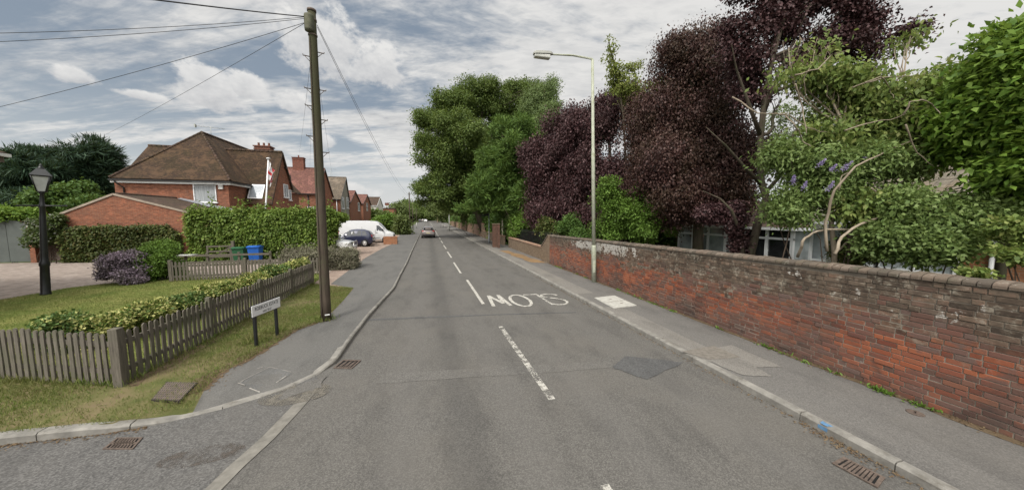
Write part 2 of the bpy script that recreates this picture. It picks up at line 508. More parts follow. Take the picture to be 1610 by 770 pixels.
# high streaked layer: long bands across the view
ca, sa = math.cos(R(-17)), math.sin(R(-17))
qx = t.math('ADD', t.math('MULTIPLY', px_, ca), t.math('MULTIPLY', py_, sa))
qy = t.math('SUBTRACT', t.math('MULTIPLY', py_, ca), t.math('MULTIPLY', px_, sa))
streak = t.noise(t.vec(t.math('MULTIPLY', qx, .5), t.math('MULTIPLY', qy, 1.5), 3.7), 1.15, 10, .6, .8)
ripple = t.noise(t.vec(t.math('MULTIPLY', qx, 1.4), t.math('MULTIPLY', qy, 3.0), 1.1), 5.5, 5, .62, .3)
cover = t.math('MULTIPLY_ADD', ripple, .16, t.math('MULTIPLY', streak, .92))
cover = t.math('ADD', cover, t.math('MULTIPLY', t.step(az, -.35, .35), .10))
cover = t.math('ADD', cover, t.math('MULTIPLY', t.step(el, .1, .5), .10))
hi = t.math('MULTIPLY', t.step(cover, .475, .66), .95)
hi = t.math('MULTIPLY', hi, t.step(el, .03, .16))
# low heaped clouds: (azimuth, elevation, half width, half height) in degrees
heaps = SKY_HEAPS = [
    (-14.5, 23.5, 7.0, 6.0), (-7.5, 22.0, 6.0, 4.0), (-27.0, 15.5, 4.6, 4.3), (-24.0, 16.5, 3.0, 2.6), (-18.3, 15.7, 2.9, 1.9),
    (-50.0, 13.4, 4.4, 1.3), (-58.5, 11.5, 4.0, 1.3), (-37.8, 14.2, 1.7, 1.2), (-22.0, 7.4, 4.6, 2.3), (-24.0, 9.5, 2.6, 1.7), (-15.2, 11.0, 2.3, 1.7),
    (-27.5, 9.6, 3.0, .9), (-20.0, 4.3, 5.5, 1.7), (-33, 13.6, 2.8, .7), (-66, 16, 5, 1.6), (-29, 5.0, 6, 1.0), (-12, 4.0, 5, 1.6)]
wob = t.noise(t.vec(t.math('MULTIPLY', az, 1.0), t.math('MULTIPLY', el, 1.5), 0.3), 16, 6, .62)
wob2 = t.noise(t.vec(az, t.math('MULTIPLY', el, 1.3), 5.3), 42, 5, .6)
heap = None; shade = None
for a0, e0, ra, re in heaps:
    u = t.math('MULTIPLY', t.math('SUBTRACT', az, R(a0)), 1 / R(ra))
    v = t.math('MULTIPLY', t.math('SUBTRACT', el, R(e0)), 1 / R(re))
    v2 = t.math('MULTIPLY', v, t.math('MULTIPLY_ADD', t.math('LESS_THAN', v, 0.0), .45, 1.0))   # flatter base
    r = t.math('SQRT', t.math('ADD', t.math('MULTIPLY', u, u), t.math('MULTIPLY', v2, v2)))
    f = t.math('SUBTRACT', 1.0, r)
    if heap is None: heap, shade = f, v
    else:
        gt = t.math('GREATER_THAN', f, heap)
        shade = t.math('ADD', t.math('MULTIPLY', v, gt), t.math('MULTIPLY', shade, t.math('SUBTRACT', 1.0, gt)))
        heap = t.math('MAXIMUM', heap, f)
dens = t.math('ADD', heap, t.math('MULTIPLY_ADD', wob, 1.5, t.math('MULTIPLY_ADD', wob2, .5, -1.0)))
low = t.step(dens, .02, .42)
shd = t.math('ADD', t.math('MULTIPLY', shade, .38), t.math('MULTIPLY_ADD', wob2, .8, t.math('MULTIPLY_ADD', wob, .6, -.70)))
lowcol = t.ramp(t.math('ADD', shd, .45), [(.05, (.50, .51, .53)), (.45, (.68, .68, .68)), (.85, (.84, .83, .81))])
hicol = t.ramp(t.math('MULTIPLY_ADD', ripple, .5, t.math('MULTIPLY', t.noise(t.vec(qx, qy, 9.0), 1.1, 5, .55), .6)),
               [(.28, (.44, .45, .47)), (.47, (.66, .66, .655)), (.64, (.80, .79, .77))])
SKY_STRENGTH = .085
k = 1.0 / SKY_STRENGTH
blue = t.mix(.8, sky.outputs[0], t.ramp(el, [(0.0, (7.4, 7.7, 7.8)), (.1, (5.9, 6.5, 6.9)), (.3, (3.5, 4.2, 5.0)), (.9, (2.4, 3.1, 4.1))]))
col = t.mix(hi, blue, t.mix(1.0, hicol, (k, k, k), 'MULTIPLY'))
col = t.mix(t.math('MULTIPLY', low, .92), col, t.mix(1.0, lowcol, (k, k, k), 'MULTIPLY'))
hz_ = t.step(el, .20, -.01)
col = t.mix(t.math('MULTIPLY', hz_, .7), col, (9.0, 8.95, 8.75))
# glow round the veiled sun and overhead, out of view, added to soften shadows
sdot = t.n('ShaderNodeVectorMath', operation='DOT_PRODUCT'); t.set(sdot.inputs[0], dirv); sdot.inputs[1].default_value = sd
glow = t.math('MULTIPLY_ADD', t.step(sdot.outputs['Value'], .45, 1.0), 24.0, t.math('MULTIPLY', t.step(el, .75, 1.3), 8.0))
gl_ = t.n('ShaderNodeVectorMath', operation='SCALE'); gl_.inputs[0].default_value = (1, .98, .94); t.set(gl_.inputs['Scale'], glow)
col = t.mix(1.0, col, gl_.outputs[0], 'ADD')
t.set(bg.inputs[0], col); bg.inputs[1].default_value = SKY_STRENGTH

vs = scene.view_settings; scene.display_settings.display_device = 'sRGB'
vs.view_transform = 'Standard'; vs.look = 'None'; vs.gamma = 1; vs.use_curve_mapping = False; vs.exposure = 0.0

cam = bpy.data.cameras.new('camera'); cam.sensor_width = 36; cam.lens = 36 * F / 1610; cam.clip_end = 6000; cam.clip_start = .05
co = bpy.data.objects.new('camera', cam); COL.objects.link(co)
co.location = (0, 0, H); co.rotation_euler = (R(90) - PITCH, 0, -YAW)
scene.camera = co
scene.render.resolution_x, scene.render.resolution_y = 1024, 489
cy = scene.cycles
cy.max_bounces = 6; cy.diffuse_bounces = 3; cy.glossy_bounces = 2; cy.transmission_bounces = 3; cy.transparent_max_bounces = 8
try: cy.use_denoising = True
except Exception: pass
# ------------------------------------------------------------------ shared materials
M = {}
M['asphalt'] = asphalt('road_asphalt', (.100, .095, .087), .5, (.120, .111, .098), 190, .5, True)
M['asphalt_side'] = asphalt('side_road_asphalt', (.095, .092, .088), .6, (.116, .109, .099), 150, .45)
M['patch_dark'] = asphalt('dark_patch_asphalt', (.080, .080, .079), .4, (.09, .088, .085), 150, .4)
M['patch_warm'] = asphalt('worn_trench_asphalt', (.108, .103, .095), .5, (.122, .113, .10), 180, .5)
M['pave'] = asphalt('pavement_asphalt', (.124, .118, .110), .35, (.15, .14, .124), 200, .5)
M['pave_light'] = asphalt('pale_pavement_asphalt', (.165, .155, .14), .4, (.19, .175, .15), 200, .5)
M['kerb'] = simple('kerb_concrete', (.20, .19, .17), .9, var=.3, scale=5, dirt=(.125, .115, .098), bump=.4)
M['channel'] = simple('channel_concrete', (.165, .155, .135), .9, var=.3, scale=7, dirt=(.13, .12, .1), bump=.4)
M['paint'] = paint_mat('road_paint', (.50, .48, .43), .47, .64)
M['paint_worn'] = paint_mat('worn_road_paint', (.50, .48, .43), .42, .56, 7)
M['paint_thin'] = paint_mat('half_gone_road_paint', (.56, .54, .48), .40, .66, 5)
M['lawn'] = ground_mat('lawn_turf', [(.07, .10, .026), (.115, .14, .036), (.17, .175, .055), (.23, .2, .085)], .8)
M['verge'] = ground_mat('verge_turf', [(.06, .075, .025), (.10, .105, .038), (.15, .125, .065), (.15, .11, .072)], 1.4)
M['soil'] = ground_mat('dry_soil', [(.07, .05, .03), (.11, .08, .05), (.15, .115, .075)], 3)
M['earth'] = ground_mat('field_turf', [(.04, .06, .02), (.07, .09, .03), (.09, .1, .04)], .2)
M['gravel'] = ground_mat('pink_gravel', [(.17, .14, .12), (.27, .225, .195), (.38, .33, .29)], 3.5, 160, .9)
M['drive'] = ground_mat('drive_gravel', [(.17, .125, .1), (.26, .2, .165), (.34, .27, .22)], 2.5, 120, .8)
M['iron'] = simple('rusty_cast_iron', (.12, .092, .075), .8, .3, .4, 20, bump=.4)
M['black'] = simple('black_paint', (.012, .013, .014), .4, 0, .3, 8, spec=.5)
M['wood_old'] = wood_mat('weathered_fence_wood', (.145, .128, .104), (.07, .062, .05), algae=(.095, .096, .062))
M['pole_wood'] = wood_mat('brown_pole_wood', (.085, .066, .05), (.036, .028, .022), (16, 16, .9), algae=(.07, .07, .04))
M['white'] = simple('white_upvc', (.74, .75, .76), .4, var=.05, spec=.45)
M['white_dirty'] = simple('white_gloss_paint', (.66, .66, .64), .5, var=.08)
M['grey_steel'] = simple('galvanised_steel', (.38, .39, .36), .55, .25, .2, 4, dirt=(.3, .31, .22))
M['glass'] = glass_mat('window_glass')
M['glass_dark'] = glass_mat('dark_window_glass', (.018, .02, .022), .04)
M['cable'] = simple('black_cable', (.02, .02, .022), .6)
M['bark'] = wood_mat('tree_bark', (.085, .068, .05), (.035, .028, .02), (7, 7, 1.2), algae=(.06, .065, .035))
M['bark_pale'] = wood_mat('pale_bark', (.27, .225, .17), (.15, .12, .085), (9, 9, 2))
M['stem'] = simple('shrub_stem', (.07, .05, .035), .9)
M['rubber'] = simple('tyre_rubber', (.012, .012, .012), .8)
M['alloy'] = simple('wheel_alloy', (.5, .5, .5), .35, .6, .1)

# ------------------------------------------------------------------ ground, road, kerbs, pavements
KX = 4.84                                   # face of the right kerb
WX = 6.74                                   # face of the old brick wall
lk = [G(*p) for p in [(497, 590), (530, 570), (555, 533), (580, 500), (601, 476), (620, 455), (630, 434), (640, 415)]] + [(-1.2, 26), (-1.17, 37), (-1.12, 60), (-1.1, 400)]
sk = [(-60, 6.6), (-12, 5.6), (-7, 5.2)] + [G(*p) for p in [(0, 700), (160, 683), (235, 670), (300, 655), (350, 643), (400, 628), (450, 612)]]
kerb_line = sk + lk

def sheet(name, pix, m, z=.004, pts=None):
    p = pts if pts else [G(*q) for q in pix]
    zf = z if callable(z) else (lambda x, y: z)
    g = MB(); g.add([(x, y, zf(x, y)) for x, y in p], [tuple(range(len(p)))]); return struct(g, name, m)
def ragged(pts, amp, seed, n=8):
    rr = random.Random(seed); out = []
    for i, a in enumerate(pts):
        b = pts[(i + 1) % len(pts)]
        for k in range(n):
            q = k / n; out.append((a[0] + (b[0] - a[0]) * q + rr.uniform(-amp, amp), a[1] + (b[1] - a[1]) * q + rr.uniform(-amp, amp)))
    return out
g = MB(); g.prism([(-900, -300), (900, -300), (900, 2500), (-900, 2500)], -.6, -.05)
struct(g, 'ground', M['earth'])
g = MB()
edge = sk + lk
g.add([(x, y, 0) for x, y in edge + [(KX, 400), (KX, -30), (-60, -30)]], [tuple(range(len(edge) + 3))])
struct(g, 'road', M['asphalt'])
# the side road has its own, slightly browner surface up to the channel strip
ch = [G(*p) for p in [(330, 775), (370, 735), (420, 690), (460, 648), (487, 618), (500, 597)]]
chl = [(-2.25, 1.5)] + ch
g = MB()
side = sk + [lk[0]] + chl[::-1] + [(-2.3, -10), (-60, -10)]
g.add([(x, y, .004) for x, y in side], [tuple(range(len(side)))])
struct(g, 'side_road', M['asphalt_side'])
g = MB()
L_ = []; R_ = []
for i, (x, y) in enumerate(chl):
    a = Vector(chl[max(0, i - 1)]); b = Vector(chl[min(len(chl) - 1, i + 1)]); d = (b - a).normalized(); n_ = Vector((d.y, -d.x))
    wd = .085 if i < len(chl) - 1 else .06
    L_.append((x - n_.x * wd, y - n_.y * wd, .009)); R_.append((x + n_.x * wd, y + n_.y * wd, .009))
for i in range(len(chl) - 1): g.quad(L_[i], R_[i], R_[i + 1], L_[i + 1])
struct(g, 'channel_strip', M['channel'])

# reinstated patches in the carriageway
sheet('road_trench_patch', None, M['patch_warm'], .004, ragged([G(595, 603), G(965, 578), G(960, 566), G(600, 588)], .018, 1))
sheet('road_dark_patch', None, M['patch_dark'], .008, ragged([G(962, 577), G(1015, 597), G(1075, 570), G(985, 560)], .02, 2))
sheet('road_joint', None, M['patch_dark'], .004, ragged([G(566, 504.5), G(770, 495.6), G(906, 491.4), G(906, 490.2), G(770, 494), G(566, 502)], .012, 3, 14))

# kerbs: single stones end to end along a line, with a chamfered top edge
def kerb_run(g, line, h, wid=.125, side=1, step=.915):
    pts = [Vector((x, y)) for x, y in line]
    cum = [0]
    for a, b in zip(pts, pts[1:]): cum.append(cum[-1] + (b - a).length)
    def at(s):
        s = min(max(s, 0), cum[-1])
        for i in range(len(pts) - 1):
            if s <= cum[i + 1] + 1e-9:
                q = (s - cum[i]) / max(1e-9, cum[i + 1] - cum[i]); return pts[i].lerp(pts[i + 1], q), cum[i] + 0, (pts[i + 1] - pts[i]).normalized()
        return pts[-1], 0, (pts[-1] - pts[-2]).normalized()
    s = 0; rr = random.Random(int(cum[-1] * 100))
    while s < cum[-1] - .05:
        st = step if s < 60 else 6
        e = min(s + st, cum[-1])
        k = 4; ss = [s + .006 + (e - s - .012) * i / k for i in range(k + 1)]
        dz = rr.uniform(-.004, .004); ring = []
        for q in ss:
            p, _, d = at(q); n_ = Vector((-d.y, d.x)) * side
            hh = h(q) + dz if callable(h) else h + dz
            prof = [(-.002 + rr.uniform(-.002, .002), -.05), (-.002, hh - .022), (.02, hh), (wid, hh), (wid, -.05)]
            ring.append([(p.x + n_.x * u, p.y + n_.y * u, v) for u, v in prof])
        vs = [v for r_ in ring for v in r_]; fs = []
        for i in range(k):
            for j in range(4): fs.append((i * 5 + j, i * 5 + j + 1, (i + 1) * 5 + j + 1, (i + 1) * 5 + j))
        fs += [(0, 1, 2, 3, 4), tuple(k * 5 + j for j in (4, 3, 2, 1, 0))]
        g.add(vs, fs); s = e
g = MB()
nsk = len(sk)
slen = sum((Vector(a) - Vector(b)).length for a, b in zip(sk, sk[1:]))
d300 = slen - (Vector(sk[6]) - Vector(sk[7])).length - sum((Vector(a) - Vector(b)).length for a, b in zip(sk[7:], sk[8:]))
kerb_run(g, sk[1:] + [lk[0]], lambda q: .11 if q < d300 - 48.0 - 1.0 else max(.022, .11 - .1 * (q - (d300 - 49.0)) / 1.0))
kerb_run(g, lk, lambda q: min(.095, .02 + q * .13))
struct(g, 'kerb', M['kerb'])
g = MB(); kerb_run(g, [(KX, -8), (KX, 60), (KX + .02, 400)], .105, side=-1)
struct(g, 'kerb_by_wall', M['kerb'])
g = MB()
p0, p1 = AX(1286, 672, KX)[0], AX(1301, 680, KX)[0]
g.quad((KX - .0065, p1, .04), (KX - .0065, p0, .04), (KX - .0065, p0, .088), (KX - .0065, p1, .088))
g.add([(x, y, .1105) for x, y in ragged([(KX + .004, p1 + .01), (KX + .004, p0 - .015), (KX + .08, p0 + .01), (KX + .07, p1 - .02)], .008, 31, 5)], [tuple(range(20))])
struct(g, 'kerb_paint_mark', simple('blue_marker_paint', (.09, .19, .32), .8, var=.3, scale=20))

# pavement by the wall: a dark strip at the wall, a pale strip and patches by the kerb
g = MB(); g.prism([(KX + .124, -8), (WX + 1.6, -8), (WX + 1.6, 400), (KX + .124, 400)], -.04, .1)
struct(g, 'pavement', M['pave'])
def rsheet(name, pix, m, z=.104, amp=.012, seed=1):
    return sheet(name, None, m, z, ragged([G(*q, .1) for q in pix], amp, seed, 6))
yk = lambda y: (KX + .13, y)
sheet('pavement_pale_strip', None, M['pave_light'], .104, ragged([yk(4.6), (KX + .62, 5.0), (KX + .66, 7.7), (KX + .62, 8.2), yk(8.2)], .012, 4))
sheet('pavement_far_strip', None, M['pave_light'], .104, [yk(9.9), (KX + .75, 9.9), (KX + .75, 30), (KX + .7, 120), yk(120)])
rsheet('pavement_pale_patch', [(1085, 556), (1150, 542), (1230, 577), (1190, 578), (1215, 592), (1168, 590), (1120, 570)], M['pave_light'], .108, .012, 5)
rsheet('pavement_cover_patch', [(1072, 553), (1122, 544), (1165, 562), (1115, 566)], simple('worn_cover', (.15, .135, .115), .9, var=.25, scale=14, bump=.4), .112, .006, 6)
sheet('pavement_soil_strip', None, M['soil'], .105, ragged([(WX - .16, -3), (WX - .1, 6), (WX - .12, 17), (WX + .1, 17), (WX + .1, -3)], .03, 8, 40))
rust = ragged([G(800, 394, .1), G(862, 414, .1), G(835, 412, .1), G(785, 394, .1)], .12, 9, 8)
sheet('pavement_rust_stain', None, simple('rust_stained_asphalt', (.2, .125, .06), .9, var=.3, scale=2), .109, rust)

# pavement, verge, lawn and drives on the left
off = []
for i, (x, y) in enumerate(kerb_line):
    a = Vector(kerb_line[max(0, i - 1)]); b = Vector(kerb_line[min(len(kerb_line) - 1, i + 1)]); d = (b - a).normalized()
    off.append((x - d.y * .07, y + d.x * .07))
pin = [G(*p, .1) for p in [(295, 650), (320, 615), (345, 588), (400, 560), (465, 520), (510, 503), (540, 472), (556, 453)]][1:]
pfar = [G(*p, .1) for p in [(520, 446), (548, 425), (575, 405), (600, 391)]]
low = []
_s5 = (Vector(sk[5]).lerp(Vector(sk[6]), .02)).to_tuple()
for a, b in zip([_s5] + sk[6:] + lk[:1], [sk[6]] + sk[7:] + lk[:2]):
    low += [(Vector(a) + (Vector(b) - Vector(a)) * i / 6) for i in range(6)]
def pz(x, y):
    if y > 8.5: return .1
    d = min((Vector((x, y)) - q).length for q in low)
    return .016 + .084 * min(1, max(0, (d - .13) / .3))
pk = off[6:]
# split in strips so that the dropped corner follows the kerb
poly = pk[:-1] + [(-1.3, 390), (-4.6, 390), (-4.3, 60)] + [(-3.4, 33.5)] + pfar[::-1] + pin[::-1]
def flatpoly(poly, zf, name, m):
    bm = bmesh.new()
    from mathutils.geometry import tessellate_polygon
    vv = [bm.verts.new((x, y, 0)) for x, y in poly]
    for tri in tessellate_polygon([[Vector((x, y, 0)) for x, y in poly]]): bm.faces.new([vv[i] for i in tri])
    for _ in range(2):
        bmesh.ops.subdivide_edges(bm, edges=[e for e in bm.edges if e.calc_length() > .6 and e.verts[0].co.y < 9 and e.verts[1].co.y < 9], cuts=1)
    bmesh.ops.triangulate(bm, faces=[f for f in bm.faces if len(f.verts) > 3])
    for v in bm.verts: v.co.z = zf(v.co.x, v.co.y)
    me = bpy.data.meshes.new(name); bmesh.ops.recalc_face_normals(bm, faces=bm.faces)
    bm.to_mesh(me); bm.free(); me.materials.append(m)
    o = bpy.data.objects.new(name, me); COL.objects.link(o); return tag(o, kind='structure')
flatpoly(poly, pz, 'footpath', asphalt('footpath_asphalt', (.106, .103, .097), .35, (.13, .124, .114), 200, .5))
FC, FL, FE = Vector(G(191, 606, .1)), Vector(G(0, 594, .1)), Vector(G(492, 446, .1))    # fence corner, left run, far end
FLL = FC + (FL - FC) * 2.6
verge = off[1:7] + pin + [tuple(FE), tuple(FC), tuple(FLL), (-40, FLL.y + 3)]
flatpoly(verge, pz, 'verge', M['verge'])
de = [G(*p, .1) for p in [(0, 471), (60, 461), (110, 452), (165, 446), (205, 444)]]
lawn = [tuple(FLL), tuple(FC), tuple(FE), (-4.6, 16.9), (-10.5, 17.0)] + de[::-1] + [(-40, 13), (-40, FLL.y + 3)]
g = MB(); g.add([(x, y, .1) for x, y in lawn], [tuple(range(len(lawn)))])
struct(g, 'lawn', M['lawn'])
gravel = [(-40, 13)] + de + [(-10.5, 17.0), (-4.6, 16.9), (-4.9, 23), (-13, 24.7), (-60, 27), (-60, 13)]
g = MB(); g.add([(x, y, .096) for x, y in gravel], [tuple(range(len(gravel)))])
struct(g, 'gravel_drive', M['gravel'])
fore = [(-4.6, 16.9), tuple(FE), tuple(pin[-1]), tuple(pfar[0])] + pfar[1:] + [(-3.4, 33.5), (-4.3, 60), (-14, 60), (-14, 24.8), (-4.9, 23)]
g = MB(); g.add([(x, y, .094) for x, y in fore], [tuple(range(len(fore)))])
struct(g, 'forecourt', M['drive'])
b2 = pin[:5]; soil = [(Vector(p) + Vector((.05, .02))).to_tuple() for p in b2] + [(Vector(p) - Vector((.26, .12))).to_tuple() for p in b2[::-1]]
sheet('verge_soil_edge', None, M['soil'], .1045, ragged(soil, .045, 21, 12))
fs = [(FC + (FE - FC) * q + Vector((.22, -.05))).to_tuple() for q in (0, .3, .6)] + [(FC + (FE - FC) * q + Vector((.02, 0))).to_tuple() for q in (.6, .3, 0)]
sheet('fence_foot_soil', None, M['soil'], .1045, ragged(fs, .05, 22, 12))
sheet('footpath_patch', None, asphalt('cover_infill', (.108, .107, .104), .35, (.125, .12, .11), 200, .4), lambda x, y: pz(x, y) + .005, ragged([G(*q, .1) for q in [(374, 603), (425, 578), (460, 584), (412, 610)]], .01, 11, 6))
bmat = simple('broken_white_line', (.26, .245, .22), .8, var=.3, scale=20)
def strip(name, pa, pb, wd, m, z):
    a, b = Vector(G(*pa, .1)), Vector(G(*pb, .1)); d = (b - a).normalized(); n_ = Vector((-d.y, d.x)) * wd
    return [(a - n_).to_tuple() , (b - n_).to_tuple(), (b + n_).to_tuple(), (a + n_).to_tuple()]
g = MB()
for pa, pb, wd in [((374, 602), (385, 605), .009), ((392, 607), (408, 609), .011), ((418, 606), (428, 600), .010), ((434, 597), (450, 588), .010), ((404, 580), (413, 577), .009), ((377, 602), (383, 598), .006), ((424, 577), (458, 583), .006), ((376, 601), (424, 577), .005)]:
    g.add([(x, y, pz(x, y) + .009) for x, y in strip('', pa, pb, wd * .75, None, 0)], [(0, 1, 2, 3)])
struct(g, 'cover_outline', bmat)
_c = Vector(G(318, 716)); sheet('side_road_stain', None, paint_mat('brown_stain', (.088, .073, .060), .36, .56, 5), .008, [(_c + Vector((.42 * math.cos(R(a)), .17 * math.sin(R(a))))).to_tuple() for a in range(0, 360, 15)])
_c = Vector(G(465, 620)); sheet('side_road_dust', None, paint_mat('pale_dust', (.15, .135, .11), .40, .60, 5), .0125, [(_c + Vector((.5 * math.cos(R(a)), .3 * math.sin(R(a))))).to_tuple() for a in range(0, 360, 15)])
dirt = ragged([G(448, 614), G(520, 590), G(500, 612), G(440, 628)], .05, 12, 6)
sheet('corner_silt', None, M['patch_warm'], .014, dirt)

# painted centre line and SLOW for the oncoming lane
CX = 1.66
g = MB()
for y0, y1 in [(9.83, 13.86)] + [(15.6 + 6.2 * i, 15.6 + 6.2 * i + 3.9) for i in range(24)]:
    x0 = G(760, 478)[0] if y0 < 10 else CX - .12
    g.quad((x0 - .05, y0, .006), (x0 + .05, y0, .006), (x0 - .0 + .02, y1, .006), (x0 - .08, y1, .006))
struct(g, 'centre_line', M['paint'])
g = MB()
a, b = G(868, 628), G(787, 513)
g.quad((a[0] - .055, a[1], .006), (a[0] + .055, a[1], .006), (b[0] + .055, b[1], .006), (b[0] - .055, b[1], .006))
a = G(950, 762); g.quad((a[0] - .055, a[1] - 2, .006), (a[0] + .055, a[1] - 2, .006), (a[0] + .05, a[1], .006), (a[0] - .06, a[1], .006))
struct(g, 'worn_centre_line', M['paint_worn'])

def strokes(g, lines, wd, z):
    for ln in lines:
        for (x0, y0), (x1, y1) in zip(ln, ln[1:]):
            a, b = Vector((x0, y0)), Vector((x1, y1)); d = (b - a).normalized(); n_ = Vector((-d.y, d.x)) * wd / 2
            e = d * wd * .25
            q = [a - n_ - e, b - n_ + e, b + n_ + e, a + n_ - e]
            z += .00015
            g.add([(v.x, v.y, z) for v in q], [(0, 1, 2, 3)])
def ell(cx, cy, rx, ry, a0, a1, n=18):
    return [(cx + rx * math.cos(R(a0 + (a1 - a0) * i / n)), cy + ry * math.sin(R(a0 + (a1 - a0) * i / n))) for i in range(n + 1)]
# corners measured on the carriageway; letters read from the far side
ya, yb = 9.75, 11.35
def lx(px, y):                               # lateral position of a picture column at road distance y
    c = G(px, 341 + (G_row(y)))[0]; return c
def G_row(y): return 0
def Xat(px, py): return G(px, py)
w0 = [G(777, 481), G(770, 464.5), G(797, 475.5), G(790, 463), G(806, 479)]
g = MB()
nW = [Xat(776, 481), Xat(768, 465), Xat(791, 476.5), Xat(783, 464), Xat(803, 480)]
strokes(g, [[nW[0], nW[1]], [nW[1], nW[2]], [nW[2], nW[3]], [nW[3], nW[4]]], .11, .006)
oc = Xat(818, 472); strokes(g, [ell(oc[0] + .0, oc[1], .30, .74, 0, 360, 28)], .1, .006)
struct(g, 'slow_lettering', M['paint'])
g = MB()
pl = lambda *q: [Xat(*v) for v in q]
strokes(g, [pl((823, 463.4), (841, 462.6)), pl((842, 462), (856, 470.6)), pl((857.5, 472), (869, 478.6))], .085, .006)
strokes(g, [pl((875, 464.2), (872, 463), (866, 462.3), (857, 462.3), (851, 463.6), (851, 465.4), (856, 467), (866, 468.2), (878, 469.6), (887, 471.6), (892, 474.4), (891.5, 476.8), (886, 478.6), (877, 479), (869, 477.8))], .085, .0075)
struct(g, 'worn_slow_lettering', M['paint_thin'])
# ------------------------------------------------------------------ picket fence round the corner lawn
def pickets(mb, a, b, z, h, rr, pitch=.125, wid=.072, th=.02, side=1, jit=.012, rounded=True):
    a = Vector(a); b = Vector(b); L = (b - a).length; d = (b - a).normalized(); n_ = Vector((-d.y, d.x)) * side
    k = int(L / pitch)
    for i in range(k):
        s = (i + .5) * pitch + rr.uniform(-.008, .008)
        p = a + d * s + n_ * .028
        hh = h + rr.uniform(-jit, jit) * 1.6; w2 = wid / 2 * rr.uniform(.92, 1.08); lean = rr.uniform(-.012, .012)
        prof = [(-w2, 0), (w2, 0), (w2 + lean, hh - .035), (w2 * .62 + lean, hh - .008), (lean, hh), (-w2 * .62 + lean, hh - .008), (-w2 + lean, hh - .035)]
        fr = []; bk = []
        for u, v in prof:
            q = p + d * u
            fr.append((q.x + n_.x * th / 2, q.y + n_.y * th / 2, z + v + .02)); bk.append((q.x - n_.x * th / 2, q.y - n_.y * th / 2, z + v + .02))
        m = len(prof)
        mb.add(fr + bk, [tuple(range(m)), tuple(range(2 * m - 1, m - 1, -1))] + [(i_, (i_ + 1) % m, m + (i_ + 1) % m, m + i_) for i_ in range(m)])
def rails(mb, a, b, zs, w=.035, h=.075):
    a = Vector(a); b = Vector(b); d = b - a; c = (a + b) / 2; ang = math.atan2(d.y, d.x)
    for z in zs: mb.box((c.x, c.y, z), (d.length, w, h), ang)
rr = random.Random(3)
fence = thing('picket_fence', 'low weathered grey picket fence turning the corner of the lawn by the pavement', 'fence', (*FC, .1))
for a, b, sd_ in ((FC, FLL, 1), (FC, FE, -1)):
    mb = MB(); pickets(mb, a, b, .1, .84, rr, side=sd_); mb.build('picket_panel', M['wood_old'], fence)
    mb = MB(); rails(mb, a, b, (.33, .77)); mb.build('rail', M['wood_old'], fence)
ang = math.atan2((FE - FC).y, (FE - FC).x)
posts = [FC, FC.lerp(FE, .26), FC.lerp(FE, .52), FC.lerp(FE, .76), FE, FC.lerp(FLL, .62)]
for i, p in enumerate(posts):
    mb = MB(); w_ = .12 if i == 0 else .085
    mb.bbox((p.x, p.y, .1 + .46), (w_, w_, .94 if i == 0 else .9), .008, ang)
    mb.build('fence_post', M['wood_old'], fence)

# low fence across the back of the lawn
Yb = G(270, 442, .1)[1]
A_ = (G(270, 442, .1)[0], Yb); B_ = (-4.75, Yb + .3)
f2 = thing('picket_fence', 'low grey picket fence with a flat top rail behind the lawn and bushes', 'fence', (*A_, .1))
mb = MB(); pickets(mb, A_, B_, .1, .78, rr, .125, .07, side=-1); mb.build('picket_panel', M['wood_old'], f2)
mb = MB(); rails(mb, A_, B_, (.28, .72), .045, .08); mb.build('rail', M['wood_old'], f2)
for q in (0, .46, 1):
    p = Vector(A_).lerp(Vector(B_), q); mb = MB(); mb.bbox((p.x, p.y, .53), (.11, .11, .9), .008); mb.build('fence_post', M['wood_old'], f2)
# post and rail fence across the drive behind it
Yr = 21.0
f3 = thing('rail_fence', 'grey post and rail fence just behind the low back picket fence', 'fence', (AY(272, 401, Yr)[0], Yr, .1))
x0, x1 = AY(272, 401, Yr)[0], AY(424, 401, Yr)[0]; zt = AY(340, 401, Yr)[1]
mb = MB()
for z in (zt, zt - .38): mb.box(((x0 + x1) / 2, Yr, z), (x1 - x0, .05, .11))
mb.build('rail', M['wood_old'], f3)
for q in (0, .33, .66, 1):
    mb = MB(); mb.bbox((x0 + (x1 - x0) * q, Yr + .08, .1 + (zt + .05) / 2), (.1, .1, zt + .05), .008); mb.build('fence_post', M['wood_old'], f3)
# field gate
Yq = 22.6
gx0, gx1 = AY(326, 390, Yq)[0], AY(362, 390, Yq)[0]; gz = AY(345, 387, Yq)[1]
gt = thing('field_gate', 'small wooden field gate with a diagonal brace in front of the creeper hedge', 'gate', (gx0, Yq, .1))
mb = MB()
for z in (gz, gz - .3, gz - .62, gz - .9): mb.box(((gx0 + gx1) / 2, Yq, z), (gx1 - gx0, .03, .085))
for x in (gx0, gx1): mb.box((x, Yq - .001, gz - .45), (.08, .045, 1.02))
a = Vector((gx0, Yq + .03, gz - .85)); b = Vector((gx1, Yq + .03, gz - .05)); mid = (a + b) / 2; l_ = (b - a).length
mb.box(mid, (l_, .03, .07), M=Matrix.Rotation(-math.atan2(b.z - a.z, b.x - a.x), 3, 'Y'))
mb.build('gate_frame', M['wood_old'], gt)
mb = MB(); mb.bbox((gx1 + .15, Yq, .1 + (gz + .2) / 2), (.15, .15, gz + .2), .012); mb.build('gate_post', M['wood_old'], gt)
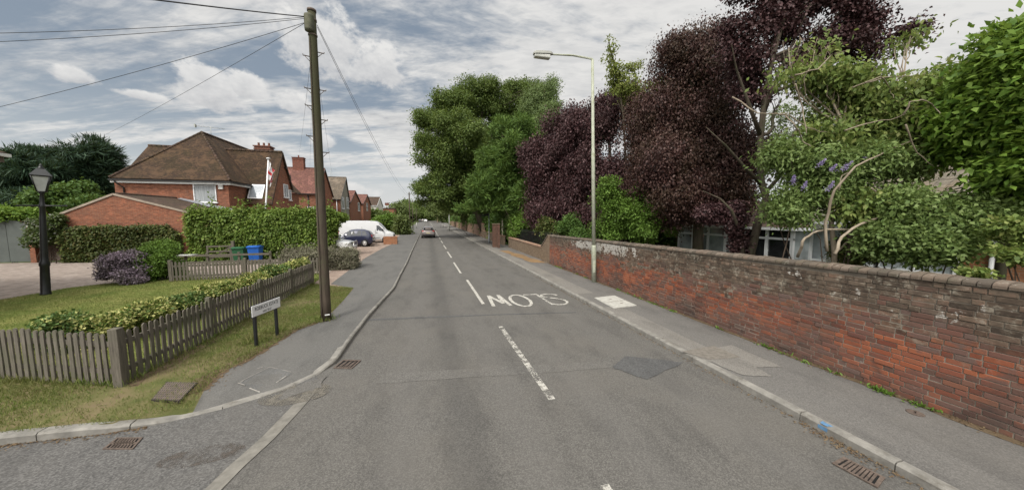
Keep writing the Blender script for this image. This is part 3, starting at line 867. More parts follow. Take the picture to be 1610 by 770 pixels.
# birdbath-like slate table on a post by the back fence corner
xb = AY(292, 402, 19.0)[0]
bt = thing('bird_table', 'flat grey bird table top at the left end of the rail fence', 'bird table', (xb, 19, .1))
mb = MB(); mb.bbox((xb, 19, AY(292, 401, 19)[1]), (.75, .45, .04), .008); mb.build('table_top', M['grey_steel'], bt)
mb = MB(); mb.bbox((xb, 19, AY(292, 401, 19)[1] / 2), (.09, .09, AY(292, 401, 19)[1] - .06), .006); mb.build('post', M['wood_old'], bt)

# ------------------------------------------------------------------ wheelie bins
def bin_(label, px, Y, c, hgt):
    x = AY(px, 400, Y)[0]
    t = thing('wheelie_bin', label, 'bin', (x, Y, .1), R(4))
    m = simple('bin_plastic', c, .45, var=.12, scale=3)
    mb = MB(); w0, w1, d0, d1 = .46, .56, .5, .68
    vs = [(-w0 / 2, -d0 / 2, .08), (w0 / 2, -d0 / 2, .08), (w0 / 2, d0 / 2, .08), (-w0 / 2, d0 / 2, .08), (-w1 / 2, -d1 / 2, hgt - .1), (w1 / 2, -d1 / 2, hgt - .1), (w1 / 2, d1 / 2, hgt - .1), (-w1 / 2, d1 / 2, hgt - .1)]
    mb.add(vs, [(0, 3, 2, 1), (4, 5, 6, 7), (0, 1, 5, 4), (1, 2, 6, 5), (2, 3, 7, 6), (3, 0, 4, 7)])
    mb.bbox((0, 0, hgt - .12), (w1 + .05, d1 + .05, .06), .015)
    mb.build('body', m, t, local=True, bevel=.02)
    mb = MB(); vs = []
    for i in range(7):
        q = i / 6; y = -d1 / 2 - .05 + (d1 + .1) * q; z = hgt - .085 + .07 * math.sin(math.pi * min(1, q * 1.15 + .0))
        vs += [(-w1 / 2 - .03, y, z), (w1 / 2 + .03, y, z)]
    n = len(vs); fs = [(2 * i, 2 * i + 1, 2 * i + 3, 2 * i + 2) for i in range(6)]
    vs += [(x_, y_, hgt - .088) for x_, y_, z_ in vs]
    fs += [(n + 2 * i, n + 2 * i + 2, n + 2 * i + 3, n + 2 * i + 1) for i in range(6)]
    for i in range(6): fs += [(2 * i, 2 * i + 2, n + 2 * i + 2, n + 2 * i), (2 * i + 1, n + 2 * i + 1, n + 2 * i + 3, 2 * i + 3)]
    mb.add(vs, fs, smooth=True); mb.build('lid', m, t, local=True)
    mb = MB(); mb.tube([(-w1 / 2, d1 / 2 + .05, hgt - .14), (w1 / 2, d1 / 2 + .05, hgt - .14)], .015); mb.build('handle', m, t, local=True)
    for sx in (-1, 1):
        mb = MB(); mb.lathe([(.02, -.03), (.1, -.03), (.1, .03), (.02, .03)], (sx * .24, d0 / 2 + .02, .1), 14, M=Matrix.Rotation(R(90), 3, 'Y')); mb.build('wheel', M['rubber'], t, local=True)
    return t
bin_('blue wheelie bin with a domed lid in front of the creeper hedge', 402, 21.9, (.02, .11, .42), AY(402, 388, 21.9)[1])
bin_('dark green wheelie bin beside the blue one, mostly hidden by the rail fence', 378, 22.2, (.025, .1, .045), AY(378, 390, 22.2)[1])

# ------------------------------------------------------------------ street name plate
t = thing('street_sign', 'white street name plate on two black posts on the verge by the fence', 'street sign', (*G(402, 545, .1), .1))
a = Vector((*G(402, 545, .1), 0)); b = Vector((*G(437, 527, .1), 0))
dv = (b - a).normalized(); ta = math.atan2(dv.y, dv.x)
zl = 0; hl = H + ray(397, 488)[2] * (a.to_2d().length / math.hypot(*ray(397, 488)[:2])); hr = H + ray(443, 471)[2] * (b.to_2d().length / math.hypot(*ray(443, 471)[:2]))
zc = .85
for p, top in ((a, .85), (b, .85)):
    q = p + dv * (.02 if p is a else -.02)
    mb = MB(); mb.bbox((q.x + dv.y * .0, q.y, .1 + .36), (.05, .05, .8), .006, ta); mb.build('post', M['black'], t)
nrm = Vector((dv.y, -dv.x, 0))
mid = (a + b) / 2 + nrm * .035
pl_len, pl_h = (b - a).length + .16, .225
mb = MB(); mb.bbox((mid.x, mid.y, zc), (pl_len, .016, pl_h), .006, ta); mb.build('plate', simple('sign_plate_white', (.66, .66, .65), .4, var=.06), t)
mb = MB(); q = mid - nrm * .014; mb.bbox((q.x, q.y, zc), (pl_len + .02, .012, pl_h + .02), .004, ta); mb.build('plate_frame', M['black'], t)
fp = mid + nrm * .0095 - Vector(t.location)
text('lettering', 'ROEBUCK ESTATE', .108, M['black'], t, (fp.x, fp.y, zc - .1 + .032), (R(90), 0, ta), .72, space=1.05)
text('lettering', 'NOS. 50-57', .062, M['black'], t, (fp.x, fp.y, zc - .1 - .066), (R(90), 0, ta), .8)

# ------------------------------------------------------------------ wooden telegraph pole
def mossy_pole():
    m = M['pole_wood'].copy(); m.name = 'mossy_pole_wood'; t = NT(m.node_tree); p = m.node_tree.nodes['Principled BSDF']
    src = p.inputs['Base Color'].links[0].from_socket; pos = geo(t)[0]; z = t.xyz(pos)[2]
    f = t.math('MULTIPLY', t.step(t.math('MULTIPLY_ADD', t.noise(t.scl(pos, (6, 6, .6)), 1.5, 5, .7), 3.0, z), 4.5, 7.0), .75)
    t.set(p.inputs['Base Color'], t.mix(f, src, (.045, .048, .022))); return m
M['pole_mossy'] = mossy_pole()
PB = Vector((*G(513, 503, .1), .1)); pt = AY(490, 18, PB.y); PT = Vector((pt[0], PB.y, pt[1]))
t = thing('telegraph_pole', 'tall leaning brown wooden telegraph pole with metal climbing steps at the pavement edge', 'telegraph pole', PB)
mb = MB(); n_ = 14
mb.tube([PB + (PT - PB) * (i / n_) - Vector((0, 0, .1 if i == 0 else 0)) for i in range(n_ + 1)], [.122 - .036 * i / n_ for i in range(n_ + 1)], 16)
mb.build('pole', M['pole_mossy'], t)
ax = (PT - PB).normalized()
def onpole(py):
    q = (500 - py) / 480.0; return PB + (PT - PB) * q, .122 - .036 * q
view = Vector((PB.x, PB.y, 0)).normalized(); rgt = Vector((view.y, -view.x, 0))
mb = MB(); c, r_ = onpole(40); c = c - view * .06 - rgt * .06
mb.lathe([(.05, -.2), (.1, -.18), (.105, -.14), (.105, .14), (.1, .18), (.05, .21)], c, 18); mb.build('junction_box', simple('mossy_grey_box', (.09, .09, .06), .8, var=.4, dirt=(.06, .07, .03)), t)
mb = MB(); c, r_ = onpole(33); mb.lathe([(r_ + .012, -.025), (r_ + .012, .025)], c, 18)
mb.build('band', M['iron'], t); mb = MB(); c, r_ = onpole(55); mb.lathe([(r_ + .012, -.015), (r_ + .012, .015)], c, 18); mb.build('band', M['iron'], t)
mb = MB(); c, r_ = onpole(19); mb.lathe([(r_ + .012, -.03), (r_ + .012, .02), (.02, .05)], c, 16); mb.build('pole_cap', M['iron'], t)
for py, sd_ in ((78, 1), (87, -1), (134, 1), (134.5, -1), (160, -1), (179, 1), (206, -1), (229, 1)):
    c, r_ = onpole(py); d = rgt * sd_
    mb = MB(); e = c + d * (r_ + .13)
    mb.tube([c + d * (r_ - .02), e, e + Vector((0, 0, .03))], .011, 6)
    mb.tube([e - d * .03, c + d * r_ * .95 - Vector((0, 0, .11))], .007, 5)
    mb.build('climbing_step', M['iron'], t)
mb = MB(); c, r_ = onpole(489); q = c - view * (r_ + .004); mb.bbox((q.x + .03, q.y, q.z), (.11, .012, .03), .003, math.atan2(rgt.y, rgt.x)); mb.build('plate', M['white_dirty'], t)
mb = MB(); pts = []
for i in range(14):
    c, r_ = onpole(60 + i * 34); pts.append(c - view * (r_ + .012) * .75 - rgt * (r_ + .012) * .66)
mb.tube(pts, .012, 6); mb.build('cable_guard', M['pole_wood'], t)

def cable(label, a, b, sag, r_=.008):
    mb = MB(); a, b = Vector(a), Vector(b); n = 22
    mb.tube([a.lerp(b, i / n) - Vector((0, 0, sag * 4 * (i / n) * (1 - i / n))) for i in range(n + 1)], r_ * .72, 5)
    o = mb.build('overhead_cable', M['cable']); tag(o, label, 'cable'); return o
c30 = onpole(30)[0]; c40 = onpole(38)[0]
def through(px, py, k):                        # a point k times as far out as the pole along this sight line
    d = Vector(ray(px, py)); dd = math.hypot(d.x, d.y); return Vector((0, 0, H)) + d * (math.hypot(PB.x, PB.y) * k / dd)
def ext(a, b, k): return Vector(a) + (Vector(b) - Vector(a)) * k
cable('thickest black overhead cable running from the pole top up and out to the upper left', c30 - rgt * .1, ext(c30, through(262, -2, .8), 2.2), .05, .016)
cable('upper of two thin cables running level from the pole to the left edge', c30 - rgt * .1, ext(c30, through(0, 44, 1.25), 1.5), .12)
cable('lower of two thin cables running level from the pole to the left edge', c30 - rgt * .1 - Vector((0, 0, .03)), ext(c30, through(0, 57, 1.3), 1.5), .12)
cable('thin cable sloping down left from the pole over the lantern and conifer', c40 - rgt * .12, ext(c40, through(0, 163, 1.7), 1.4), .12)
cable('thin cable sloping down left from the pole to the roof of the hipped brick house', c40 - rgt * .12, (*[AY(165, 212, 33)[0], 33], AY(165, 212, 33)[1]), .1)
cable('thin cable sloping away right from the pole over the road towards the far pole', c40 + rgt * .1, (AY(645, 306, 60)[0], 60, AY(645, 306, 60)[1]), .9)
cable('second thin cable beside the one sloping right to the far pole', c40 + rgt * .1 - Vector((0, 0, .05)), (AY(645, 309, 60)[0], 60, AY(645, 309, 60)[1]), 1.05)
for lab, px, py, Y in (('thin cable dropping steeply from the pole to the house with the red roof', 470, 243, 55), ('thin cable dropping behind the pole to the roof with the grey gable', 523, 279, 63), ('thin cable dropping close along the pole to the brick gable', 487, 262, 46)):
    X_, z_ = AY(px, py, Y); cable(lab, onpole(60)[0], (X_, Y, z_), .25, .006)

# far poles
for lab, px, py0, py1, Y, r_ in (('brown wooden pole beside the far pavement beyond the van', 645, 365, 302, 60, .13), ('thin far pole just right of the brown wooden one', 649.5, 362, 316, 75, .1), ('farthest wooden pole by the parked cars', 655, 352, 328, 120, .12)):
    X_ = AY(px, py0, Y)[0]; zt = AY(px, py1, Y)[1]
    t = thing('telegraph_pole', lab, 'telegraph pole', (X_, Y, 0))
    mb = MB(); mb.tube([(X_, Y, 0), (X_, Y, zt * .5), (X_, Y, zt)], [r_, r_ * .85, r_ * .7], 8); mb.build('pole', M['pole_wood'], t)
    mb = MB(); mb.box((X_, Y - r_, zt - .4), (.5, .06, .08)); mb.build('crossbar', M['pole_wood'], t)

# ------------------------------------------------------------------ victorian style lantern on the lawn
LB = Vector((*G(72, 463, .1), .1)); zt = AY(64, 263, LB.y)[1]; LX = AY(64, 263, LB.y)[0]
Ht = zt - .1
t = thing('lamp_post', 'black Victorian style lamp post with a glass lantern on the lawn', 'lamp post', LB)
lean = Matrix.Rotation(math.atan2(LX - LB.x, Ht), 3, 'Y')
def lpt(z): return LB + lean @ Vector((0, 0, z))
mb = MB()
zs = lambda py: Ht * (463 - py) / 200.0
mb.lathe([(.125, -.05), (.125, .05), (.112, .08), (.10, zs(418)), (.118, zs(416)), (.118, zs(412)), (.088, zs(408)), (.082, zs(400)), (.07, zs(340)), (.06, zs(326)), (.075, zs(324)), (.075, zs(321)), (.05, zs(318)), (.042, zs(304)), (.07, zs(301)), (.03, zs(298))], LB, 18, M=lean)
mb.build('post', M['black'], t)
mb = MB(); c = lpt(zs(322)); mb.tube([c - Vector((.62, 0, 0)), c + Vector((.62, 0, 0))], .022, 8)
for s_ in (-1, 1): mb.lathe([(.0, -.035), (.035, 0), (0, .035)], c + Vector((s_ * .62, 0, 0)), 8)
mb.build('ladder_bar', M['black'], t)
zb, zm, z2 = zs(300), zs(276), zs(266)
def sq(r, z, M_=lean): return [LB + M_ @ Matrix.Rotation(R(35), 3, 'Z') @ Vector((r * sx, r * sy, z)) for sx, sy in ((-1, -1), (1, -1), (1, 1), (-1, 1))]
lan = MB(); A1, A2 = sq(.085, zb), sq(.18, zm)
for i in range(4):
    lan.tube([A1[i], A2[i]], .016, 6); lan.tube([A1[i], A1[(i + 1) % 4]], .016, 6); lan.tube([A2[i], A2[(i + 1) % 4]], .018, 6)
lf = lan.build('lantern_frame', M['black'], t)
lan = MB(); A1, A2 = sq(.082, zb), sq(.17, zm)
for i in range(4): lan.quad(A1[i], A1[(i + 1) % 4], A2[(i + 1) % 4], A2[i])
gm = simple('lantern_glass', (.42, .43, .42), .15, var=.15, spec=.7)
lan.build('pane', gm, lf)
lan = MB(); A2, A3, A4 = sq(.21, zm + .02), sq(.08, z2 + .02), sq(.06, z2 + .02)
lan.add(list(A2) + list(A3), [(0, 1, 2, 3), (4, 5, 6, 7)] + [(i, (i + 1) % 4, 4 + (i + 1) % 4, 4 + i) for i in range(4)])
lan.lathe([(.07, z2), (.07, z2 + .06), (.03, z2 + .09), (.04, z2 + .13), (.0, z2 + .2)], LB, 10, M=lean)
lan.build('lantern_roof', M['black'], t)

# ------------------------------------------------------------------ tall street light by the wall
SB = Vector((*G(934, 443, .1), .1)); X_, z_ = AY(931.5, 94, SB.y); ST = Vector((X_, SB.y, z_))
t = thing('street_light', 'tall pale green steel street light with a long arm beside the old brick wall', 'street light', SB)
sm = simple('pale_green_paint', (.33, .345, .27), .6, var=.2, scale=3, dirt=(.22, .23, .13))
q = lambda k: SB + (ST - SB) * k
mb = MB(); mb.tube([q(-.01), q(.155), q(.165), q(.175)], [.1, .1, .095, .075], 16); mb.build('base', sm, t)
mb = MB(); mb.tube([q(.17), q(.6), q(.602), q(1)], [.075, .07, .062, .052], 14); mb.build('column', sm, t)
al, az_ = AY(866, 89, SB.y); AE = Vector((al, SB.y - .15, az_))
mb = MB(); mb.tube([ST - Vector((0, 0, .05)), ST + Vector((0, 0, .02)), ST.lerp(AE, .5) + Vector((0, 0, .06)), AE], [.04, .036, .032, .03], 10); mb.build('arm', sm, t)
hx, hz = AY(836, 89, SB.y); HE = Vector((hx, SB.y - .2, hz))
d = (HE - AE); l_ = d.length
ln = MB()
prof = [(0, .06, .05), (.12, .11, .09), (.5, .13, .1), (.92, .12, .09), (1, .07, .05)]
vs = []; fs = []
for u, wd, hh in prof:
    c = AE + d * u
    for sx, sz in ((-1, -.2), (-.8, .8), (0, 1), (.8, .8), (1, -.2)): vs.append((c.x, c.y + sx * wd, c.z + sz * hh))
for i in range(4):
    for k in range(5): fs.append((i * 5 + k, i * 5 + (k + 1) % 5, (i + 1) * 5 + (k + 1) % 5, (i + 1) * 5 + k))
fs += [(0, 1, 2, 3, 4), (20, 21, 22, 23, 24)]
ln.add(vs, fs, smooth=False); ln.build('lamp_housing', simple('lantern_grey', (.3, .3, .27), .6, var=.15), t)
ln = MB(); c = AE + d * .55
ln.bbox((c.x, c.y, c.z - .085), (l_ * .8, .21, .13), .03); ln.build('lamp_lens', simple('clouded_lens', (.5, .5, .46), .35, var=.1), t)
mb = MB(); c = q(.05); v2 = Vector((c.x, c.y, 0)).normalized(); mb.bbox((c.x - v2.x * .1, c.y - v2.y * .1, .75), (.1, .02, .5), .004, math.atan2(-v2.x, v2.y)); mb.build('access_door', sm, t)

# ------------------------------------------------------------------ drain grates and covers
M['iron_dark'] = simple('dark_cast_iron', (.035, .028, .024), .85, .1)
def grate(label, pix, n, z, m=M['iron'], two=False, frame=.04, diag=False, bw=.010):
    P4 = [Vector((*G(*q, 0), z)) for q in pix]
    c = sum(P4, Vector()) / 4
    t = thing('drain_grate', label, 'drain', c)
    fr = MB()
    I4 = [p + (c - p).normalized() * frame for p in P4]
    for i in range(4):
        j = (i + 1) % 4; fr.add([P4[i], P4[j], I4[j], I4[i]] + [v + Vector((0, 0, .012)) for v in (P4[i], P4[j], I4[j], I4[i])], [(4, 5, 6, 7), (0, 1, 5, 4), (2, 3, 7, 6)])
    fr.build('frame', m, t)
    pit = MB(); pit.add([v + Vector((0, 0, .002)) for v in I4], [(0, 1, 2, 3)]); pit.build('pit', simple('drain_dark', (.006, .006, .006), .9), t)
    br = MB()
    def bar(a, b, w_):
        d = (b - a).normalized(); n2 = Vector((-d.y, d.x, 0)) * w_
        lo = [a - n2, b - n2, b + n2, a + n2]
        br.add([v + Vector((0, 0, .003)) for v in lo] + [v + Vector((0, 0, .012)) for v in lo], [(4, 5, 6, 7), (0, 1, 5, 4), (1, 2, 6, 5), (2, 3, 7, 6), (3, 0, 4, 7)])
    for i in range(1, n):
        q = i / n
        a, b = I4[0].lerp(I4[1], q), I4[3].lerp(I4[2], q)
        if diag and i % 2: b = I4[3].lerp(I4[2], min(1, q + .12))
        bar(a, b, bw)
    if two: bar(I4[0].lerp(I4[3], .5), I4[1].lerp(I4[2], .5), .018)
    br.build('bars', m, t)
    return t
grate('black slotted drain grate in the side road by the left kerb', [(161, 707), (209, 707), (225, 688.5), (184, 689)], 8, .006, two=True, frame=.03, bw=.008)
grate('rusty drain grate at the right kerb in the near corner of the road', [(1308, 729), (1380, 768), (1392, 752), (1326, 719)], 9, .006)
grate('worn drain grate in the road beside the left kerb at the pavement corner', [(524, 579), (553, 580), (568, 567), (540, 566)], 7, .006, diag=True)

def cover(name, label, pix, z, m, parts=None, cat='manhole cover'):
    P4 = [Vector((*G(*q, .1), 0)) for q in pix]; c = sum(P4, Vector()) / 4
    t = thing(name, label, cat, (c.x, c.y, z))
    mb = MB(); mb.prism([(p.x, p.y) for p in P4], z - .02, z + .012); mb.build('plate', m, t)
    return t, P4, c
cm = simple('white_concrete', (.38, .37, .335), .85, var=.2, scale=9, dirt=(.26, .25, .22))
t, P4, c = cover('manhole_cover', 'square white concrete manhole cover in the pavement by the wall', [(934.5, 468.5), (966, 465), (1001, 480.5), (965, 485)], .108, cm)
for q in (.3, .72):
    a = P4[0].lerp(P4[3], q).lerp(P4[1].lerp(P4[2], q), .5 if q < .5 else .62)
    mb = MB(); mb.box((a.x, a.y, .1205), (.1, .04, .004), R(10)); mb.build('key_slot', M['iron'], t)
mb = MB(); a, b = P4[0].lerp(P4[3], .52), P4[1].lerp(P4[2], .52); m_ = (a + b) / 2; mb.box((m_.x, m_.y, .1215), ((b - a).length * .96, .012, .003), math.atan2((b - a).y, (b - a).x)); mb.build('joint', M['iron'], t)
gm = simple('ribbed_cover', (.15, .12, .10), .85, .1, .3, 9, dirt=(.17, .14, .10), bump=.4)
t, P4, c = cover('drain_cover', 'rusty brown ribbed cover set in the grass at the fence corner', [(238, 630), (283, 632), (311, 603), (262, 602)], .112, M['iron_dark'], cat='manhole cover')
mb = MB()
for i in range(1, 14):
    a, b = P4[0].lerp(P4[1], i / 14), P4[3].lerp(P4[2], i / 14); m_ = (a + b) / 2; mb.box((m_.x, m_.y, .126), ((b - a).length * .97, .013, .008), math.atan2((b - a).y, (b - a).x))
for i in range(1, 9):
    a, b = P4[0].lerp(P4[3], i / 9), P4[1].lerp(P4[2], i / 9); m_ = (a + b) / 2; mb.box((m_.x, m_.y, .125), ((b - a).length * .97, .013, .008), math.atan2((b - a).y, (b - a).x))
mb.build('ribs', gm, t)
c = G(1439, 649, .1)
t = thing('water_cover', 'small round iron cover in the pavement near the wall foot', 'manhole cover', (*c, .1))
mb = MB(); mb.lathe([(.085, .0), (.085, .008), (.07, .012), (.0, .012)], (*c, .1), 20); mb.build('lid', M['iron'], t)
mb = MB(); mb.box((*c, .114), (.05, .012, .004), R(30)); mb.build('key_slot', M['black'], t)
# ------------------------------------------------------------------ houses on the left
M['brick'] = brick_mat('red_brick', (.31, .12, .068), (.22, .078, .048), (.27, .2, .15))
M['brick_dark'] = brick_mat('brown_red_brick', (.22, .075, .05), (.17, .06, .042), (.2, .15, .12))
M['brick_orange'] = brick_mat('orange_brick', (.36, .15, .07), (.30, .12, .06), (.3, .24, .18), .2)
M['tile_old'] = tile_mat('old_clay_tiles', (.060, .036, .021), (.036, .023, .016), (.034, .028, .012), .55)
M['tile_dark'] = tile_mat('dark_brown_tiles', (.070, .044, .033), (.05, .034, .027), mossy=.25)
M['tile_red'] = tile_mat('red_clay_tiles', (.15, .07, .056), (.13, .06, .05), (.11, .055, .045), .35, .165, .1)
M['tile_grey'] = tile_mat('grey_concrete_tiles', (.13, .105, .08), (.10, .083, .066), (.085, .075, .055), .3, .3, .3)
M['render_grey'] = simple('grey_pebbledash', (.22, .205, .17), .95, var=.25, scale=1.5, bump=.5, bscale=40)
M['render_white'] = simple('pale_render', (.55, .52, .48), .9, var=.12, scale=1.2)
M['gutter_black'] = simple('black_gutter', (.02, .02, .02), .5)
M['lead'] = simple('lead_flashing', (.24, .25, .27), .6, var=.25, scale=3)
M['curtain'] = simple('net_curtain', (.42, .44, .45), .9, var=.2, scale=4)

def window(parent, c, w, h, axis, depth=.07, bars=1, top=0.0, curtain=False, sill=True, m=None):
    """window on a wall: axis 'y' faces -Y, axis 'x' faces +X; c is the centre on the wall face"""
    m = m or M['white']; x, y, z = c; d = .06
    def put(mb, u, v, su, sv, off, th):
        if axis == 'y': mb.box((x + u, y - off, z + v), (su, th, sv))
        else: mb.box((x + off, y + u, z + v), (th, su, sv))
    f = MB()
    put(f, 0, h / 2 - d / 2, w, d, .02, .08); put(f, 0, -h / 2 + d / 2, w, d, .02, .08)
    for s_ in (-1, 1): put(f, s_ * (w / 2 - d / 2), 0, d, h - 2 * d - .004, .02, .08)
    for i in range(1, bars): put(f, -w / 2 + w * i / bars, 0, .05, h - 2 * d - .008, .02, .07)
    if top: put(f, 0, h / 2 - top, w - 2 * d - .004, .05, .02, .072)
    o = f.build('window', m, parent)
    p = MB(); put(p, 0, 0, w - 2 * d + .01, h - 2 * d + .01, .012, .012); p.build('pane', M['glass'] if not curtain else M['curtain_glass'], o)
    if sill:
        s_ = MB(); put(s_, 0, -h / 2 - .03, w + .16, .06, .05, .14); s_.build('sill', m, o)
    return o
def _cg():
    m, t, p = newmat('curtained_glass'); pos = objc(t)
    P = t.xyz(pos); fold = t.noise(t.scl(pos, (9, 9, .4)), 2.2, 3, .6)
    t.set(p.inputs['Base Color'], t.ramp(fold, [(.3, (.16, .18, .19)), (.5, (.32, .34, .35)), (.72, (.45, .47, .48))]))
    p.inputs['Roughness'].default_value = .12; return m
M['curtain_glass'] = _cg()

def slab(mb, pts, th=.07):                     # a roof plane with thickness, points given on its upper face
    pts = [Vector(p) for p in pts]
    n_ = (pts[1] - pts[0]).cross(pts[2] - pts[0]).normalized()
    if n_.z < 0: n_ = -n_
    k = len(pts)
    mb.add(pts + [p - n_ * th for p in pts], [tuple(range(k)), tuple(range(2 * k - 1, k - 1, -1))] + [(i, (i + 1) % k, k + (i + 1) % k, k + i) for i in range(k)])

def beam(mb, a, b, w=.1, h=.12, dz=0):         # a board or gutter between two points
    a, b = Vector(a), Vector(b); d = b - a; l = d.length; d = d.normalized()
    up = Vector((0, 0, 1)); s = d.cross(up).normalized(); u = s.cross(d)
    Mx = Matrix((d, s, u)).transposed(); c = (a + b) / 2 + Vector((0, 0, dz))
    mb.box(c, (l, w, h), M=Mx)

def tube_ridge(mb, a, b, r=.11):
    a, b = Vector(a), Vector(b); L = (b - a).length; n = max(1, int(L / .33))
    for i in range(n):
        p, q = a.lerp(b, i / n), a.lerp(b, (i + .96) / n); mb.tube([p, q], [r, r * .9], 8)

def chimney(parent, c, w, d, z0, z1, m, pots=1, pot_m=None):
    mb = MB(); x, y = c
    mb.box((x, y, (z0 + z1) / 2), (w, d, z1 - z0)); mb.box((x, y, z1 - .22), (w + .1, d + .1, .09)); mb.box((x, y, z1 + .05), (w + .16, d + .16, .1))
    o = mb.build('chimney', m, parent)
    for i in range(pots):
        mb = MB(); px = x + (i - (pots - 1) / 2) * w / max(1, pots)
        mb.lathe([(.11, 0), (.1, .1), (.085, .3), (.1, .34), (.06, .34)], (px, y, z1 + .1), 12); mb.build('chimney_pot', pot_m or M['brick_dark'], o)
    return o

def aerial(label, x, y, z, ln=1.3, hgt=.9):
    t = thing('tv_aerial', label, 'aerial', (x, y, z))
    mb = MB(); mb.tube([(x, y, z), (x, y, z + hgt)], .02, 6); mb.build('mast', M['grey_steel'], t)
    mb = MB(); b = Vector((x - ln * .6, y, z + hgt)); e = Vector((x + ln * .55, y + .1, z + hgt - .12)); mb.tube([b, e], .014, 6)
    for i in range(7):
        p = b.lerp(e, i / 6.5); mb.tube([p - Vector((0, .22, 0)), p + Vector((0, .22, 0))], .008, 5)
    mb.box(b, (.08, .2, .26)); mb.build('boom', M['grey_steel'], t); return t

# --- the hipped brick house with its cross gable
Yh = 29.5
xr, ze = AY(362, 284, Yh); xl = AY(176, 277, Yh)[0]
axp, azp = AY(317, 208, Yh + 3.75)
W2 = xr - axp                                   # half width of the main block
h = thing('brick_house', 'red brick house with a mossy hipped clay tile roof and a cross gable', 'house', (axp, Yh, 0))
Yback = 44.0; ov = .32
xL = axp - W2
wl = MB(); wl.prism([(xL + .03, Yh + ov), (xr - ov, Yh + ov), (xr - ov, Yback), (xL + .03, Yback)], 0, ze - .05); 
# wing to the left behind
wy0, wy1 = 32.2, 39.0
wxl = AY(182, 277, wy0)[0]; wrz = AY(240, 229, (wy0 + wy1) / 2)[1]
wl.prism([(wxl + .2, wy0 + .3), (xL + .02, wy0 + .3), (xL + .02, wy1 - .3), (wxl + .2, wy1 - .3)], 0, ze - .06)
gy = (wy0 + wy1) / 2
wl.add([(wxl + .2, wy0 + .3, ze - .06), (wxl + .2, wy1 - .3, ze - .06), (wxl + .2, gy, wrz - .3)], [(0, 1, 2)])
# cross gable to the right
gx = -12.8
ya, za = AX(444, 239, gx); yf, zf = AX(461, 299, gx); yn, zn = AX(427, 321, gx)
sl_ = (za - zn) / (ya - yn)
gw = gx - .12
wl.add([(gw, yn + .25, 0), (gw, yf - .1, 0), (gw, yf - .1, zf - .06), (gw, ya, za - .16), (gw, yn + .25, zn + sl_ * .25 - .16),
        (xr - 3.2, yn + .25, 0), (xr - 3.2, yf - .1, 0), (xr - 3.2, yf - .1, zf - .06), (xr - 3.2, ya, za - .16), (xr - 3.2, yn + .25, zn + sl_ * .25 - .16)],
       [(0, 1, 2, 3, 4), (5, 6, 7, 8, 9), (0, 4, 9, 5), (1, 6, 7, 2)])
wl.build('wall', M['brick'], h)
rf = MB()
ap = (axp, Yh + 3.75, azp); bk = (axp, Yback, azp)
slab(rf, [(xL, Yh, ze), (xr, Yh, ze), ap]); slab(rf, [(xr, Yh, ze), (xr, Yback, ze), bk, ap]); slab(rf, [(xL, Yback, ze), (xL, Yh, ze), ap, bk])
slab(rf, [(wxl, wy0, ze + .01), (axp - 1, wy0, ze + .01), (axp - 1, gy, wrz), (wxl, gy, wrz)]); slab(rf, [(wxl, wy1, ze + .01), (wxl, gy, wrz), (axp - 1, gy, wrz), (axp - 1, wy1, ze + .01)])
slab(rf, [(gx, yn, zn), (gx, ya, za), (axp + .8, ya, za), (xr - 2.6, yn, zn)]); slab(rf, [(gx, ya, za), (gx, yf, zf), (xr - 2.5, yf, zf), (axp + .8, ya, za)])
ro = rf.build('roof', M['tile_old'], h)
for a_, b_, r_ in ((ap, bk, .11), ((xr, Yh, ze + .03), ap, .09), ((xL, Yh, ze + .03), ap, .09), ((wxl, gy, wrz), (axp - 1.5, gy, wrz), .11), ((axp + .8, ya, za), (gx, ya, za), .11)):
    rg = MB(); tube_ridge(rg, a_, b_, r_); rg.build('ridge_tiles', M['tile_dark'], ro)
gt = MB(); 
for a, b in (((xL, Yh - .06, ze - .12), (xr + .05, Yh - .06, ze - .12)), ((xr + .05, Yh, ze - .12), (xr + .05, yn + 2.2, ze - .12)), ((wxl, wy0 - .05, ze - .11), (xL, wy0 - .05, ze - .11))): beam(gt, a, b, .1, .09)
gt.build('gutter', M['gutter_black'], h)
gt = MB()
for a, b in (((xL + .02, Yh + .04, ze - .25), (xr - .02, Yh + .04, ze - .25)), ((xr - .04, Yh + .05, ze - .25), (xr - .04, yn + 2.2, ze - .25)), ((wxl, wy0 + .06, ze - .24), (xL - .02, wy0 + .06, ze - .24))): beam(gt, a, b, .05, .14)
gt.build('fascia', M['white_dirty'], h)
gt = MB(); xd, zd = AY(194, 290, Yh + ov - .05); gt.tube([(xd - .3, Yh - .05, ze - .15), (xd - .25, Yh - .02, ze - .3), (xd, Yh + ov - .06, ze - .65), (xd, Yh + ov - .06, 3.6)], .045, 8); gt.build('downpipe', M['gutter_black'], h)
x0, z0 = AY(306, 318, Yh + ov); x1, z1 = AY(339, 285, Yh + ov)
window(h, ((x0 + x1) / 2, Yh + ov, (z0 + z1) / 2), x1 - x0, z1 - z0, 'y', top=.36, curtain=True)
mb = MB(); mb.box(((x0 + x1) / 2, Yh + ov - .16, z1 - .13), (x1 - x0 - .06, .05, .3), M=Matrix.Rotation(R(-38), 3, 'X')); mb.build('open_sash', M['white'], h)
x0, z0 = AY(348, 294, Yh + ov); mb = MB(); mb.bbox((x0, Yh + ov - .08, z0), (.3, .12, .36), .03); mb.build('alarm_box', M['white_dirty'], h)
